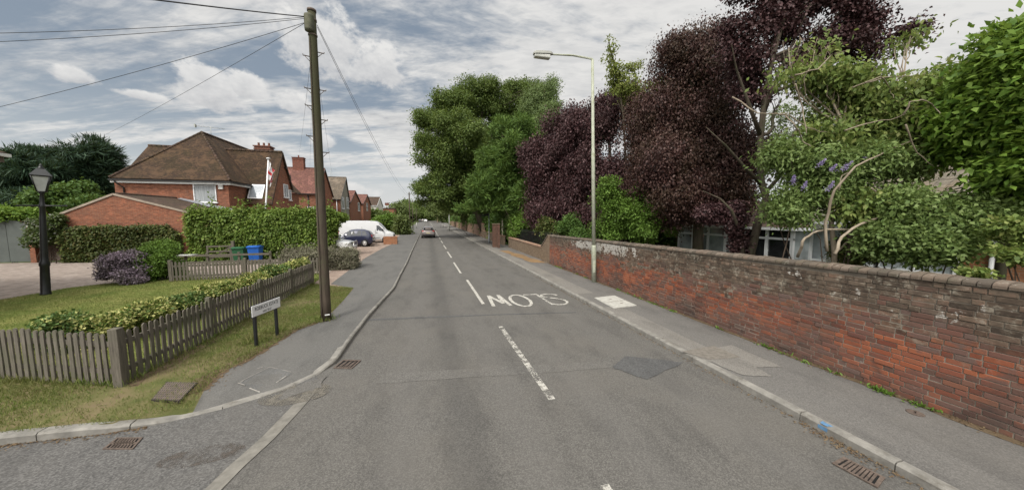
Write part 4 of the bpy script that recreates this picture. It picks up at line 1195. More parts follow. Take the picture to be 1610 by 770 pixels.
# long window strip of quoins stays brick; sloping roof light on the near slope of the cross gable
def onslope(px, py):                            # where a sight line meets the near slope of the cross gable
    d = ray(px, py); t_ = (zn - sl_ * yn - H) / (d[2] - sl_ * d[1]); return Vector((d[0] * t_, d[1] * t_, H + d[2] * t_))
q = [Vector((x, yn + (z - zn) / sl_, z)) for x, z in ((-14.62, 4.28), (-13.55, 4.28), (-13.55, 5.5), (-14.62, 5.5))]
nn = Vector((0, -sl_, 1)).normalized()
q = [v + nn * .03 for v in q]
mb = MB(); slab(mb, [v + nn * .06 for v in q], .1); sk_ = mb.build('roof_light', M['white'], h)
cq = sum(q, Vector()) / 4
mb = MB(); slab(mb, [cq + (v - cq) * .84 + nn * .075 for v in q], .03); mb.build('pane', simple('sky_lit_glass', (.3, .33, .36), .05, var=.1, spec=1), sk_)
# gable windows, light and sign
y0, z0 = AX(445, 310, gw); y1, z1 = AX(453, 291, gw)
window(h, (gw, (y0 + y1) / 2, (z0 + z1) / 2), .95, z1 - z0 + .0, 'x', bars=2)
y0, z0 = AX(461, 306, gw); window(h, (gw, min(yf - .6, y0), z0 - .1), .6, 1.0, 'x')
mb = MB(); y0, z0 = AX(447, 264, gw); mb.bbox((gw + .12, y0, z0), (.24, .2, .14), .03); mb.build('security_light', M['black'], h)
mb = MB(); y0, z0 = AX(455, 281, gw); mb.bbox((gw + .05, y0, z0), (.1, .34, .7), .03); mb.build('vent_box', M['iron'], h)
mb = MB(); beam(mb, (gx + .02, ya, za - .06), (gx + .02, yf, zf - .06), .04, .16); beam(mb, (gx + .02, ya, za - .06), (gx + .02, yn, zn - .06), .04, .16); mb.build('bargeboard', M['tile_dark'], h)
cx_, cz_ = AY(415, 228, 37.4)
chimney(h, (cx_, 37.4), AY(429, 228, 37.4)[0] - AY(401, 228, 37.4)[0] - .2, .9, za - 1.2, AY(415, 232, 37.4)[1], M['brick_dark'], 3)
aerial('tv aerial standing on the ridge of the mossy hipped roof', *[AY(332, 212, 36)[0], 36, AY(332, 216, 36)[1]], 1.9, .95)

# --- garage with a gable towards the camera
Yg = 24.73
xa, _z = AY(90, 337, Yg); xb = AY(293, 332, Yg)[0]; xp, zp = AY(178, 304, Yg); zeg = AY(90, 337, Yg)[1]; zer = zeg + .25
h = thing('garage', 'low red brick garage with a shallow gable and ivy on its front', 'garage', (xp, Yg, 0))
mb = MB(); mb.add([(xa, Yg, 0), (xb, Yg, 0), (xb, Yg, zer - .08), (xp, Yg, zp - .1), (xa, Yg, zeg - .08), (xa, Yh + .3, 0), (xb, Yh + .3, 0), (xb, Yh + .3, zer - .08), (xp, Yh + .3, zp - .1), (xa, Yh + .3, zeg - .08)],
                  [(0, 1, 2, 3, 4), (5, 6, 7, 8, 9), (0, 4, 9, 5), (1, 6, 7, 2)]); mb.build('wall', M['brick'], h)
mb = MB(); slab(mb, [(xa - .15, Yg + .01, zeg - .04), (xp, Yg + .01, zp), (xp, Yh + .25, zp), (xa - .15, Yh + .25, zeg - .04)], .06); slab(mb, [(xb + .15, Yg + .01, zer - .06), (xp, Yg + .01, zp), (xp, Yh + .25, zp), (xb + .15, Yh + .25, zer - .06)], .06)
ro = mb.build('roof', M['tile_dark'], h)
mb = MB(); tube_ridge(mb, (xp, Yg + .2, zp), (xp, Yh + .2, zp), .09); mb.build('ridge_tiles', M['tile_dark'], ro)
mb = MB(); beam(mb, (xa - .12, Yg - .03, zeg - .1), (xp, Yg - .03, zp - .05), .05, .11); beam(mb, (xb + .12, Yg - .03, zer - .12), (xp, Yg - .03, zp - .05), .05, .11); mb.build('verge_board', simple('verge_mortar', (.3, .25, .2), .9, var=.2), h)
mb = MB(); slab(mb, [(xp + .3, Yh + .2, zp + .02), (xb + .1, Yh + .2, zer + .22), (xb + .1, Yh - .25, zer - .02), (xp + .3, Yh - .2, zp - .04)], .03); mb.build('flashing', M['lead'], h)
mb = MB(); xv, zv = AY(98, 404, Yg); mb.box((xv, Yg - .01, zv), (.5, .03, .38)); mb.build('air_brick', M['iron'], h)

# --- the houses farther along
def gable_house(name, label, x0, x1, yn, ya, yf, ze, zr, wall, roof, gable=None, fascia=None, ovh=.25):
    h = thing(name, label, 'house', ((x0 + x1) / 2, yn, 0))
    n2, f2 = yn + ovh, yf - ovh
    s1 = (zr - ze) / (ya - yn); zi = ze + s1 * ovh - .1
    s2 = (zr - ze) / (yf - ya); zj = ze + s2 * ovh - .1
    mb = MB(); a, b = x0 + .15, x1 - .15
    mb.add([(b, n2, 0), (b, f2, 0), (b, f2, zj), (b, ya, zr - .1), (b, n2, zi), (a, n2, 0), (a, f2, 0), (a, f2, zj), (a, ya, zr - .1), (a, n2, zi)], [(5, 6, 7, 8, 9), (0, 4, 9, 5), (1, 6, 7, 2)])
    if gable is None: mb.add([(b, n2, 0), (b, f2, 0), (b, f2, zj), (b, ya, zr - .1), (b, n2, zi)], [(0, 1, 2, 3, 4)])
    mb.build('wall', wall, h)
    if gable is not None:
        mb = MB(); b2 = b + .004; mb.add([(b2, n2, 0), (b2, f2, 0), (b2, f2, zj), (b2, ya, zr - .1), (b2, n2, zi)], [(0, 1, 2, 3, 4)]); mb.build('gable_wall', gable, h)
    mb = MB(); slab(mb, [(x0, yn, ze), (x1, yn, ze), (x1, ya, zr), (x0, ya, zr)]); slab(mb, [(x0, yf, ze), (x0, ya, zr), (x1, ya, zr), (x1, yf, ze)]); ro = mb.build('roof', roof, h)
    mb = MB(); tube_ridge(mb, (x0, ya, zr), (x1, ya, zr), .1); mb.build('ridge_tiles', roof, ro)
    mb = MB(); beam(mb, (x1 + .02, ya, zr - .08), (x1 + .02, yn, ze - .08), .04, .16); beam(mb, (x1 + .02, ya, zr - .08), (x1 + .02, yf, ze - .08), .04, .16); mb.build('bargeboard', fascia or M['gutter_black'], h)
    mb = MB(); beam(mb, (x0, yn - .04, ze - .1), (x1, yn - .04, ze - .1), .1, .1); mb.build('gutter', fascia or M['gutter_black'], h)
    return h
# red roof house
Y2 = 55.0; zr = AY(478, 264, Y2)[1]; ze2 = AY(480, 304, 51)[1]; xa2 = -22.5; xb2 = AY(511, 264, Y2)[0]
h = gable_house('brick_house', 'brick house with a smooth red tile roof seen left of the telegraph pole', xa2, xb2, 51, Y2, 59, ze2, zr, M['brick'], M['tile_red'])
c = AY(470, 256, Y2); chimney(h, (c[0], Y2), 1.45, .8, zr - .6, AY(470, 249, Y2)[1], M['brick_dark'], 1)
mb = MB(); xd = AY(485, 320, 51.2)[0]; mb.tube([(xd, 51.15, ze2 - .1), (xd, 51.15, 0)], .06, 8); mb.build('downpipe', M['gutter_black'], h)
x_, z_ = AY(493, 331, 51.25); window(h, (x_, 51.25, z_), 1.5, 1.1, 'y', bars=2)
# grey gable house
ga = -14.0; y3, z3 = AX(544.5, 279, ga); yn3, zn3 = AX(536, 313, ga); yf3, zf3 = AX(550, 311, ga)
h = gable_house('brick_house', 'house with a grey pebbledash gable, two white windows and a ribbed grey tile roof', -23.5, ga, yn3, y3, yf3, zn3, z3, M['brick'], M['tile_grey'], M['render_grey'])
mb = MB(); xd = AY(529.5, 330, yn3)[0]; mb.tube([(xd, yn3 + .15, zn3 - .1), (xd, yn3 + .15, 0)], .06, 8); mb.build('downpipe', M['white'], h)
for px in (539, 546.5):
    y_, z_ = AX(px, 319, ga - .14); window(h, (ga - .14, y_, z_), 1.5, 2.0, 'x', bars=2)
aerial('tv aerial on the ridge of the grey gable house', ga - 2.5, y3, z3, 1.6, 1.5)
# two all brick gables
for i, (pa, pn, pf, lab) in enumerate((((559, 300), (551, 318), (569, 320), 'plain red brick gabled house with a dumpy chimney just past the grey gable'), ((578, 306), (571.5, 320), (584, 320), 'narrower red brick gabled house next before the white walled one'))):
    xg = -14.0; y_, z_ = AX(*pa, xg); yn_, zn_ = AX(*pn, xg); yf_, zf_ = AX(*pf, xg)
    h = gable_house('brick_house', lab, -25, xg, yn_, y_, yf_, zn_, z_, M['brick'], M['tile_red'])
    if i == 0: chimney(h, (xg - 2.6, y_), 1.5, 1.1, z_ - .8, AX(564, 294, xg - 2.6)[1], M['brick_dark'], 1)
    y_, z_ = AX(564 if i == 0 else 577, 325, xg - .14); window(h, (xg - .14, y_, z_), 1.6, 1.8, 'x', bars=2)
xg = -14.0; yw, zw = AX(596, 327, xg)
h = gable_house('white_house', 'far house with pale rendered walls, white fascia and a dark roof', -26, xg, 101, 108, 115, AX(590, 322, xg)[1], AX(593, 308, xg)[1], M['render_white'], M['tile_dark'], None, M['white'])
y_, z_ = AX(594, 335, xg - .14); window(h, (xg - .14, y_, z_), 2, 2, 'x', bars=2)
h = gable_house('brick_house', 'farthest brick house, just its roof and chimney over the bushes', -28, -14, 150, 156, 162, 6.5, AX(606, 323, -14)[1], M['brick'], M['tile_dark'])
chimney(h, (-17.5, 156), 1.6, 1.2, 8, AX(606, 318, -17)[1], M['brick_dark'], 2)

# --- house at the left edge, only the corner of its eaves in view, and a low roof by the gate
Yn = 15.0; xe, ze_ = AY(12, 246, Yn)
h = thing('brick_house', 'house at the far left edge with only its eaves corner in view', 'house', (xe - 5, Yn, 0))
mb = MB(); mb.prism([(xe - 12, Yn - 7), (xe - .9, Yn - 7), (xe - .9, Yn - .6), (xe - 12, Yn - .6)], 0, ze_ - .2); mb.build('wall', M['brick'], h)
mb = MB(); slab(mb, [(xe, Yn, ze_ + .12), (xe, Yn - 7.5, ze_ + .12), (xe - 6, Yn - 3.8, ze_ + 2.6)]); slab(mb, [(xe, Yn, ze_ + .12), (xe - 6, Yn - 3.8, ze_ + 2.6), (xe - 12.5, Yn - 3.8, ze_ + 2.6), (xe - 12.5, Yn, ze_ + .12)]); slab(mb, [(xe, Yn - 7.5, ze_ + .12), (xe - 6, Yn - 3.8, ze_ + 2.6), (xe - 12.5, Yn - 3.8, ze_ + 2.6), (xe - 12.5, Yn - 7.5, ze_ + .12)]); mb.build('roof', M['tile_dark'], h)
mb = MB(); mb.box((xe - 6.2, Yn - 3.75, ze_ - .1), (12.3, 7.4, .22)); mb.build('soffit', simple('brown_soffit', (.13, .1, .08), .7, var=.15), h)
mb = MB(); beam(mb, (xe + .05, Yn, ze_ + .02), (xe + .05, Yn - 7.5, ze_ + .02), .1, .1); mb.build('gutter', M['white_dirty'], h)
Yv = 40; x0, z0 = AY(30, 332, Yv)
h = gable_house('bungalow', 'low brown roof seen past the grey gate beneath the conifer', x0 - 14, x0, Yv, Yv + 4, Yv + 8, z0, z0 + 1.6, M['brick_dark'], M['tile_dark'])

# --- arched grey gate between brick piers with a trellis
Yt = 25.2
xg0, xg1 = AY(-28, 380, Yt)[0], AY(51, 380, Yt)[0]; zt0 = AY(30, 346, Yt)[1]; zt1 = AY(51, 354, Yt)[1]
t = thing('drive_gate', 'tall plain grey arched double gate at the end of the gravel drive', 'gate', (xg0, Yt, .1))
gm = simple('grey_green_gate_paint', (.085, .098, .09), .55, var=.12, scale=2)
xm = (xg0 + xg1) / 2
for s0, s1 in ((xg0, xm - .01), (xm + .01, xg1)):
    pts = [(s0, .15), (s1, .15)] + [(s1 + (s0 - s1) * i / 8, zt1 + (zt0 - zt1) * (1 - ((s1 + (s0 - s1) * i / 8 - xm) / (xg1 - xm)) ** 2)) for i in range(9)]
    mb = MB(); k = len(pts)
    mb.add([(x, Yt, z) for x, z in pts] + [(x, Yt + .06, z) for x, z in pts], [tuple(range(k)), tuple(range(2 * k - 1, k - 1, -1))] + [(i, (i + 1) % k, k + (i + 1) % k, k + i) for i in range(k)])
    mb.build('gate_leaf', gm, t, tri=True)
for px0, px1, nm in ((52, 61, 'brick pier between the grey gate and the trellis'), (-44, -30, 'brick pier at the left of the grey gate')):
    a, b = AY(px0, 400, Yt - .1)[0], AY(px1, 400, Yt - .1)[0]
    t = thing('brick_pier', nm, 'pier', ((a + b) / 2, Yt, 0))
    mb = MB(); mb.box(((a + b) / 2, Yt, 1.2), (b - a, .5, 2.3)); mb.build('shaft', M['brick'], t)
    mb = MB(); mb.bbox(((a + b) / 2, Yt, 2.39), (b - a + .12, .6, .09), .02); mb.build('cap', M['kerb'], t)
a, b = AY(61, 400, Yt + .1)[0], xa
t = thing('trellis_panel', 'brown diamond trellis between the gate pier and the garage corner', 'trellis', ((a + b) / 2, Yt + .1, .1))
mb = MB(); hgt = 1.45; wdt = b - a
for i in range(-12, 22):
    for sg in (1, -1):
        x0 = a + i * .14; p, q = [], []
        u0, u1 = (x0, x0 + hgt * .8) if sg == 1 else (x0 + hgt * .8, x0)
        A1, B1 = Vector((u0, Yt + .1 + .012 * sg, .15)), Vector((u1, Yt + .1 + .012 * sg, .15 + hgt))
        # clip to the panel
        lo, hi = 0.0, 1.0; dx = B1.x - A1.x
        for lim, s_ in ((a, 1), (b, -1)):
            tq = (lim - A1.x) / dx
            if dx * s_ > 0: lo = max(lo, tq)
            else: hi = min(hi, tq)
        if hi - lo > .03: beam(mb, A1.lerp(B1, lo), A1.lerp(B1, hi), .012, .03)
mb.build('lattice', M['wood_old'], t)
mb = MB(); mb.box(((a + b) / 2, Yt + .17, .9), (wdt, .02, 1.5)); mb.build('backing', M['brick_dark'], t)

# --- flagpole with a St George's flag
Yf = 26.6; x0, z0 = AY(417.5, 333, Yf); x1, z1 = AY(422, 250, Yf)
t = thing('flagpole', 'white flagpole rising behind the creeper hedge in front of the gable', 'flagpole', (x0, Yf, 0))
b0 = Vector((x0 - (x1 - x0) * z0 / (z1 - z0), Yf, 0))
mb = MB(); mb.tube([b0, (x1, Yf, z1)], [.06, .045], 10); mb.build('pole', M['white'], t)
mb = MB(); mb.lathe([(.05, 0), (.12, .01), (.12, .06), (.0, .1)], (x1, Yf, z1), 12); mb.build('finial', M['white'], t)
def flagx(px, py): v = AY(px, py, Yf); return Vector((v[0], Yf, v[1]))
def flag_mat():
    m, t, p = newmat('flag_cloth'); P = t.xyz(t.n('ShaderNodeTexCoord').outputs['UV'])
    cross = t.math('MAXIMUM', t.math('LESS_THAN', t.math('ABSOLUTE', t.math('SUBTRACT', P[0], .5)), .085), t.math('LESS_THAN', t.math('ABSOLUTE', t.math('SUBTRACT', P[1], .5)), .11))
    t.set(p.inputs['Base Color'], t.mix(cross, (.55, .55, .56), (.4, .03, .035))); p.inputs['Roughness'].default_value = .8; return m
# limp flag: hoist along the pole, fly end hanging down in folds
bm = bmesh.new(); uvl = bm.loops.layers.uv.new('UVMap'); nu, nv = 24, 14; grid = []
top, bot = flagx(421.3, 252), flagx(420, 279); fl = flagx(429.5, 303)
for i in range(nu + 1):
    u = i / nu; row = []
    for j in range(nv + 1):
        v = j / nv
        p = top.lerp(bot, v)
        drop = (1.0 - .25 * v) * u ** .85
        p = p + Vector((.30 * math.sin(u * 2.4) * (1 - .4 * v) + .06 * math.sin(u * 13 + v * 4), .09 * math.sin(u * 15 + v * 5) * (.3 + u), -1.1 * drop + .1 * u * v))
        row.append(bm.verts.new(p - Vector((0, 0, 0))))
    grid.append(row)
for i in range(nu):
    for j in range(nv):
        f = bm.faces.new((grid[i][j], grid[i + 1][j], grid[i + 1][j + 1], grid[i][j + 1])); f.smooth = True
        for lp, (a, b) in zip(f.loops, ((i, j), (i + 1, j), (i + 1, j + 1), (i, j + 1))): lp[uvl].uv = (a / nu, b / nv)
me = bpy.data.meshes.new('flag'); bm.to_mesh(me); bm.free(); me.materials.append(flag_mat())
o = bpy.data.objects.new('flag', me); COL.objects.link(o); tag(o, 'limp white flag with a red cross hanging from the white flagpole', 'flag')
sol = o.modifiers.new('cloth', 'SOLIDIFY'); sol.thickness = .004
# ------------------------------------------------------------------ vehicles
def paint(name, c, metal=.0): return simple(name, c, .28, metal, .05, 2, spec=.5, coat=.6)
def wheel_set(root, xs, track, r, wdt=.2, n=20):
    for x in xs:
        for s in (-1, 1):
            Mx = Matrix.Rotation(R(90), 3, 'X')
            mb = MB(); mb.lathe([(r * .6, -wdt / 2), (r * .95, -wdt / 2), (r, -wdt / 2 + .03), (r, wdt / 2 - .03), (r * .95, wdt / 2), (r * .6, wdt / 2)], (x, s * (track / 2 - wdt / 2 + .01), r), n, M=Mx)
            w_ = mb.build('wheel', M['rubber'], root, local=True)
            mb = MB(); cx = s * (track / 2 + .008)
            mb.lathe([(r * .64, 0), (r * .6, .012), (r * .5, .004), (r * .18, .004), (r * .16, .02), (.0, .02)], (x, cx, r), n, M=Matrix.Rotation(R(-90 * s), 3, 'X'))
            mb.build('rim', M['alloy'], w_, local=True)
def car(name, label, cat, loc, rz, L, W, Hh, st, paintm, wheels, r, glass, extras=None, group=None, smooth=True):
    """st: stations along x (front positive): (x, z_bottom, z_belt, z_top, half_belt, half_top)"""
    t = thing(name, label, cat, loc, rz, group)
    ring = []; mb = MB(); vs = []
    for x, zb, zs, zt, wb, wt in st:
        half = [(wb * .86, zb), (wb * .97, zb + .1), (wb, zb + (zs - zb) * .55), (wb * .975, zs), (wt, zt - .05), (wt - .1, zt), (wt * .45, zt + .018)]
        ring.append([(x, -a, b) for a, b in half[::-1]] + [(x, a, b) for a, b in half]); 
    k = len(ring[0])
    for r_ in ring: vs += r_
    fs = []
    for i in range(len(ring) - 1):
        for j in range(k - 1): fs.append((i * k + j, i * k + j + 1, (i + 1) * k + j + 1, (i + 1) * k + j))
        fs.append((i * k + k - 1, i * k, (i + 1) * k, (i + 1) * k + k - 1))
    fs += [tuple(range(k)), tuple(range((len(ring) - 1) * k, len(ring) * k))]
    mb.add(vs, fs, smooth=smooth); body = mb.build('body', paintm, t, local=True)
    b = body.modifiers.new('edge', 'EDGE_SPLIT'); b.split_angle = R(38)
    # dark wheel arches
    ar = MB()
    for x in wheels:
        for s in (-1, 1): ar.lathe([(r + .055, -.02), (r + .055, .006), (0, .006)], (x, s * (W / 2 - .012), r + .01), 20, M=Matrix.Rotation(R(-90 * s), 3, 'X'))
    ar.build('arch_lining', M['rubber'], t, local=True)
    wheel_set(t, wheels, W, r)
    for nm, quads, m in glass:
        for qd in quads:
            g = MB(); a = [Vector(v) for v in qd]
            n_ = (a[1] - a[0]).cross(a[2] - a[0]).normalized(); c = sum(a, Vector()) / len(a)
            if n_.dot(c - Vector((c.x * .6, 0, .9))) < 0: n_ = -n_
            kk = len(a)
            g.add([v + n_ * .008 for v in a] + [v - n_ * .004 for v in a], [tuple(range(kk)), tuple(range(2 * kk - 1, kk - 1, -1))] + [(i, (i + 1) % kk, kk + (i + 1) % kk, kk + i) for i in range(kk)])
            g.build(nm, m, t, local=True)
    if extras: extras(t)
    return t
def side_quads(st, x0, x1, zlo, zhi, sh0=.0, sh1=.0, both=True):
    """glass on the cabin sides between two lengths, leaning with the body"""
    def at(x, z):
        for a, b in zip(st, st[1:]):
            if min(a[0], b[0]) <= x <= max(a[0], b[0]):
                q = (x - a[0]) / (b[0] - a[0]); lp = [a[i] + (b[i] - a[i]) * q for i in range(6)]; break
        else: lp = st[0]
        k = (z - lp[2]) / max(.01, lp[3] - .05 - lp[2]); return lp[4] * .975 + (lp[5] - lp[4] * .975) * min(1, max(0, k))
    out = []
    for s in ((-1, 1) if both else (1,)):
        out.append([(x0, s * at(x0, zlo), zlo), (x1, s * at(x1, zlo), zlo), (x1 - sh1, s * at(x1 - sh1, zhi), zhi), (x0 + sh0, s * at(x0 + sh0, zhi), zhi)])
    return out
def bx(name, m, t, c, d, bev=.02):
    mb = MB(); mb.bbox(c, d, min(bev, min(d) * .4)); return mb.build(name, m, t, local=True)
red = simple('red_lamp_glass', (.35, .012, .012), .2, var=.1); clear = simple('headlamp_glass', (.55, .56, .57), .12, var=.15, spec=.8)
plate_y = simple('yellow_plate', (.5, .45, .26), .5, var=.05); plate_w = simple('white_plate', (.65, .65, .63), .5, var=.05)
trim = simple('black_trim', (.02, .02, .021), .55)
gl = M['glass_dark']

# hatchback, used for several cars
HST = [(2.02, .34, .62, .66, .62, .60), (1.95, .22, .68, .74, .78, .72), (1.55, .2, .78, .86, .85, .76), (.95, .2, .86, .97, .87, .76), (.15, .2, .9, 1.42, .88, .62),
       (-.45, .2, .92, 1.47, .88, .62), (-1.1, .2, .94, 1.44, .88, .61), (-1.62, .22, .96, 1.3, .87, .6), (-1.88, .26, .96, 1.04, .84, .72), (-2.02, .34, .8, .86, .78, .72)]
def hatch(label, loc, rz, paintm, group=None, tall=1.0):
    st = HST
    sq = side_quads(st, .72, .02, .93, 1.32, -.42, 0) + side_quads(st, -.06, -.92, .95, 1.35, 0, 0) + side_quads(st, -1.0, -1.5, .97, 1.32, 0, -.22)
    ws = [[(.88, .66, .99), (.88, -.66, .99), (.2, -.55, 1.40), (.2, .55, 1.40)]]
    rs = [[(-1.9, .64, 1.03), (-1.9, -.64, 1.03), (-1.58, -.53, 1.335), (-1.58, .53, 1.335)]]
    def ex(t):
        for s in (-1, 1):
            bx('tail_light', red, t, (-1.93, s * .66, .88), (.14, .26, .22), .03); bx('headlight', clear, t, (1.88, s * .6, .64), (.2, .32, .14), .03)
            bx('mirror', paintm, t, (.66, s * .96, .98), (.12, .2, .13), .04)
        bx('bumper', trim, t, (-1.99, 0, .42), (.12, 1.5, .16), .03); bx('number_plate', plate_y, t, (-2.045, 0, .68), (.02, .52, .11), .004)
        bx('grille', trim, t, (1.98, 0, .5), (.1, 1.0, .14), .02); bx('front_plate', plate_w, t, (2.04, 0, .42), (.02, .52, .11), .004)
        for s in (-1, 1):
            mb = MB(); mb.box((-.02, s * .885, .6), (.012, .006, .7)); mb.box((-.97, s * .885, .62), (.012, .006, .66)); mb.build('door_seam', trim, t, local=True)
            bx('door_handle', paintm, t, (-.18, s * .895, .82), (.16, .03, .03), .01)
    return car('parked_car', label, 'car', loc, rz, 4.04, 1.76, 1.48, st, paintm, (1.3, -1.24), .31, [('side_window', sq, gl), ('windscreen', ws, gl), ('rear_window', rs, gl)], ex, group)
def fit(px0, px1, py, Y): return None
silver = paint('silver_paint', (.36, .34, .33), .5); navy = paint('navy_paint', (.012, .016, .045), .1); wht = paint('white_paint', (.7, .7, .69))
# car driving away in our lane
cc = AY(673, 374, 44.6); yr = G(673, 374.3)[1]
c = hatch('small silver car with red tail lights driving away along the left lane', (AY(673.5, 374, yr)[0], yr + 2.0, 0), R(90), paint('warm_silver_paint', (.20, .17, .16), .4))
c.name = 'moving_car'
# navy hatch side on at the forecourt, pointing away from the road
xr_, yb = G(588, 388.5); xr_ = AY(588, 380, 31.6)[0]; xf_ = AY(523, 375, 31.6)[0]
nb = hatch('dark navy hatchback parked side on in the forecourt in front of the white van', ((xr_ + xf_) / 2, 31.6, .095), R(180), navy)
k = (xr_ - xf_) / 4.05; nb.scale = (k, min(1, k), 1.06)
x_ = AY(581, 372, 34.2)[0]; wb = hatch('white hatchback squeezed between the navy car and the white van', (x_ - 1.62, 33.6, .095), R(180), wht); wb.scale = (1, 1, .86)
# far cars
for lab, px, py, X_, m in (('far dark grey car parked by the left kerb', 660.3, 348, None, paint('grey_paint', (.09, .09, .095), .3)), ('far white car coming down the right lane', 669.3, 348, None, wht)):
    d = G(px, py); y_ = min(d[1], 185); hatch(lab, (AY(px, py, y_)[0], y_, 0), R(90 if 'dark' in lab else -90), m)
y_ = 215; hatch('farthest pale car just left of the far white one', (AY(664.5, 347, y_)[0], y_, 0), R(90), silver)

# panel van side on, nose towards the road
Yv = 36.2; xf_ = AY(620.5, 370, Yv)[0]; xr_ = AY(536, 370, Yv)[0]; VL = xf_ - xr_
zt = AY(565, 347, Yv)[1]
VST = [(3.05, .5, .82, .9, .78, .72), (2.95, .35, .95, 1.05, .9, .8), (2.6, .32, 1.05, 1.2, .97, .82), (2.12, .32, 1.2, 1.38, .98, .82), (1.35, .32, 1.3, 2.22, .98, .78), (1.0, .32, 1.32, 2.42, .98, .82),
       (0, .32, 1.34, 2.5, .98, .84), (-2.9, .32, 1.34, 2.5, .98, .84), (-3.02, .36, 1.3, 2.46, .96, .82)]
def vex(t):
    for s in (-1, 1):
        bx('mirror', trim, t, (1.85, s * 1.1, 1.45), (.14, .2, .3), .04); bx('headlight', clear, t, (2.83, s * .72, .95), (.28, .3, .2), .04)
        bx('tail_light', red, t, (-3.02, s * .88, 1.1), (.06, .14, .5), .02)
        mb = MB(); mb.box((1.0, s * .985, 1.0), (.014, .008, 1.2)); mb.box((2.02, s * .985, .82), (.014, .008, .8)); mb.box((-.5, s * .985, 1.1), (.014, .008, 1.5)); mb.build('door_seam', trim, t, local=True)
        bx('side_rub_strip', simple('grey_strip', (.3, .3, .3), .6), t, (-.6, s * .99, .62), (4.2, .03, .08), .01)
        bx('door_handle', trim, t, (1.14, s * 1.0, 1.18), (.16, .03, .05), .01)
    bx('bumper', trim, t, (2.98, 0, .52), (.24, 1.75, .26), .05); bx('grille', trim, t, (3.02, 0, .8), (.1, 1.0, .16), .02)
    bx('front_plate', plate_w, t, (3.11, 0, .5), (.02, .52, .11), .004)
vg = [('side_window', side_quads(VST, 2.0, 1.12, 1.36, 1.98, -.6, 0), gl), ('windscreen', [[(2.06, .74, 1.44), (2.06, -.74, 1.44), (1.4, -.7, 2.2), (1.4, .7, 2.2)]], gl)]
vn = car('panel_van', 'large white panel van parked side on with its nose towards the road', 'van', ((xf_ + xr_) / 2, Yv, .095), 0, 6.1, 1.96, 2.5, VST, paint('van_white_paint', (.56, .565, .57)), (2.1, -1.75), .34, vg, vex)
vn.scale = (VL / 6.1, 1, (zt - .1) / 2.5)

# white pickup with a dust sheet, nose towards the road
Yp = 24.6; xf_ = AY(559, 392, Yp)[0]
PST = [(2.4, .55, .8, .86, .7, .66), (2.32, .4, .92, 1.0, .84, .78), (1.9, .36, 1.0, 1.08, .9, .8), (1.0, .36, 1.05, 1.16, .91, .78), (.35, .36, 1.08, 1.66, .91, .66), (-.6, .36, 1.1, 1.72, .91, .66), (-.95, .36, 1.1, 1.5, .91, .66), (-1.0, .36, 1.02, 1.1, .91, .86), (-2.5, .36, 1.02, 1.08, .9, .86)]
def pex(t):
    for s in (-1, 1):
        bx('headlight', clear, t, (2.25, s * .66, .86), (.26, .36, .2), .04); bx('fog_lamp', clear, t, (2.38, s * .6, .56), (.1, .2, .12), .02); bx('mirror', trim, t, (.85, s * 1.0, 1.2), (.14, .2, .18), .04)
    bx('grille', trim, t, (2.36, 0, .86), (.12, .85, .2), .02); bx('bumper', paint('pickup_bumper', (.6, .6, .6)), t, (2.38, 0, .56), (.26, 1.72, .26), .06)
    mb = MB(); mb.tube([(2.5, -.62, .42), (2.56, -.62, .75), (2.54, -.5, 1.02), (2.54, .5, 1.02), (2.56, .62, .75), (2.5, .62, .42)], .04, 8); mb.build('bull_bar', M['alloy'], t, local=True)
pk_ = car('parked_pickup', 'white pickup truck nosing out of the hedge behind the telegraph pole', 'pickup', (xf_ - 2.55, Yp, .095), 0, 5, 1.82, 1.72, PST, paint('pickup_white_paint', (.66, .67, .67)), (1.5, -1.5), .36,
    [('side_window', side_quads(PST, .85, -.1, 1.14, 1.58, -.42, 0) + side_quads(PST, -.18, -.7, 1.14, 1.58, 0, 0), gl), ('windscreen', [[(.95, .68, 1.19), (.95, -.68, 1.19), (.4, -.6, 1.62), (.4, .6, 1.62)]], gl)], pex)
zt = AY(545, 377, Yp)[1]; pk_.scale = (1, 1, max(.9, min(1.15, (zt - .1) / 1.12)))
# crumpled sheet on the bonnet
rng = np.random.default_rng(5); bm = bmesh.new(); nn_ = 18; f1 = fnoise(rng, 3.2); gr = []
zk = pk_.scale[2]
for i in range(nn_ + 1):
    row = []
    for j in range(nn_ + 1):
        u, v = i / nn_, j / nn_
        x = xf_ - 2.35 + 1.55 * u; y = Yp - .85 + 1.6 * v
        e = min(u, 1 - u, v, 1 - v) * 4
        n_ = float(f1(np.array([[x, y, 0.0]]))[0])
        row.append(bm.verts.new((x + .012 * n_, y + .012 * n_, .1 + (1.06 + .08 * (1 - u)) * zk + min(1, e) * (.10 + .035 * n_) + .03)))
    gr.append(row)
for i in range(nn_):
    for j in range(nn_): bm.faces.new((gr[i][j], gr[i + 1][j], gr[i + 1][j + 1], gr[i][j + 1])).smooth = True
me = bpy.data.meshes.new('dust_sheet'); bm.to_mesh(me); bm.free(); me.materials.append(simple('white_sheet', (.66, .66, .66), .8, var=.06))
o = bpy.data.objects.new('dust_sheet', me); COL.objects.link(o); tag(o, 'crumpled white sheet lying over the pickup bonnet', 'sheet')
o.modifiers.new('cloth', 'SOLIDIFY').thickness = .01

# little orange brick pier by the van
a, b = G(603, 384, .1), G(624, 384, .1); zt = AY(612, 372, a[1])[1]
t = thing('brick_planter', 'short orange brick wall stub at the pavement edge in front of the van', 'low wall', ((a[0] + b[0]) / 2, a[1], .1))
mb = MB(); mb.box(((a[0] + b[0]) / 2, a[1] + .25, .1 + (zt - .16) / 2), (b[0] - a[0], .5, zt - .16)); mb.build('brickwork', M['brick_orange'], t)
mb = MB(); mb.bbox(((a[0] + b[0]) / 2, a[1] + .25, zt - .03), (b[0] - a[0] + .06, .56, .06), .015); mb.build('coping', M['brick_orange'], t)
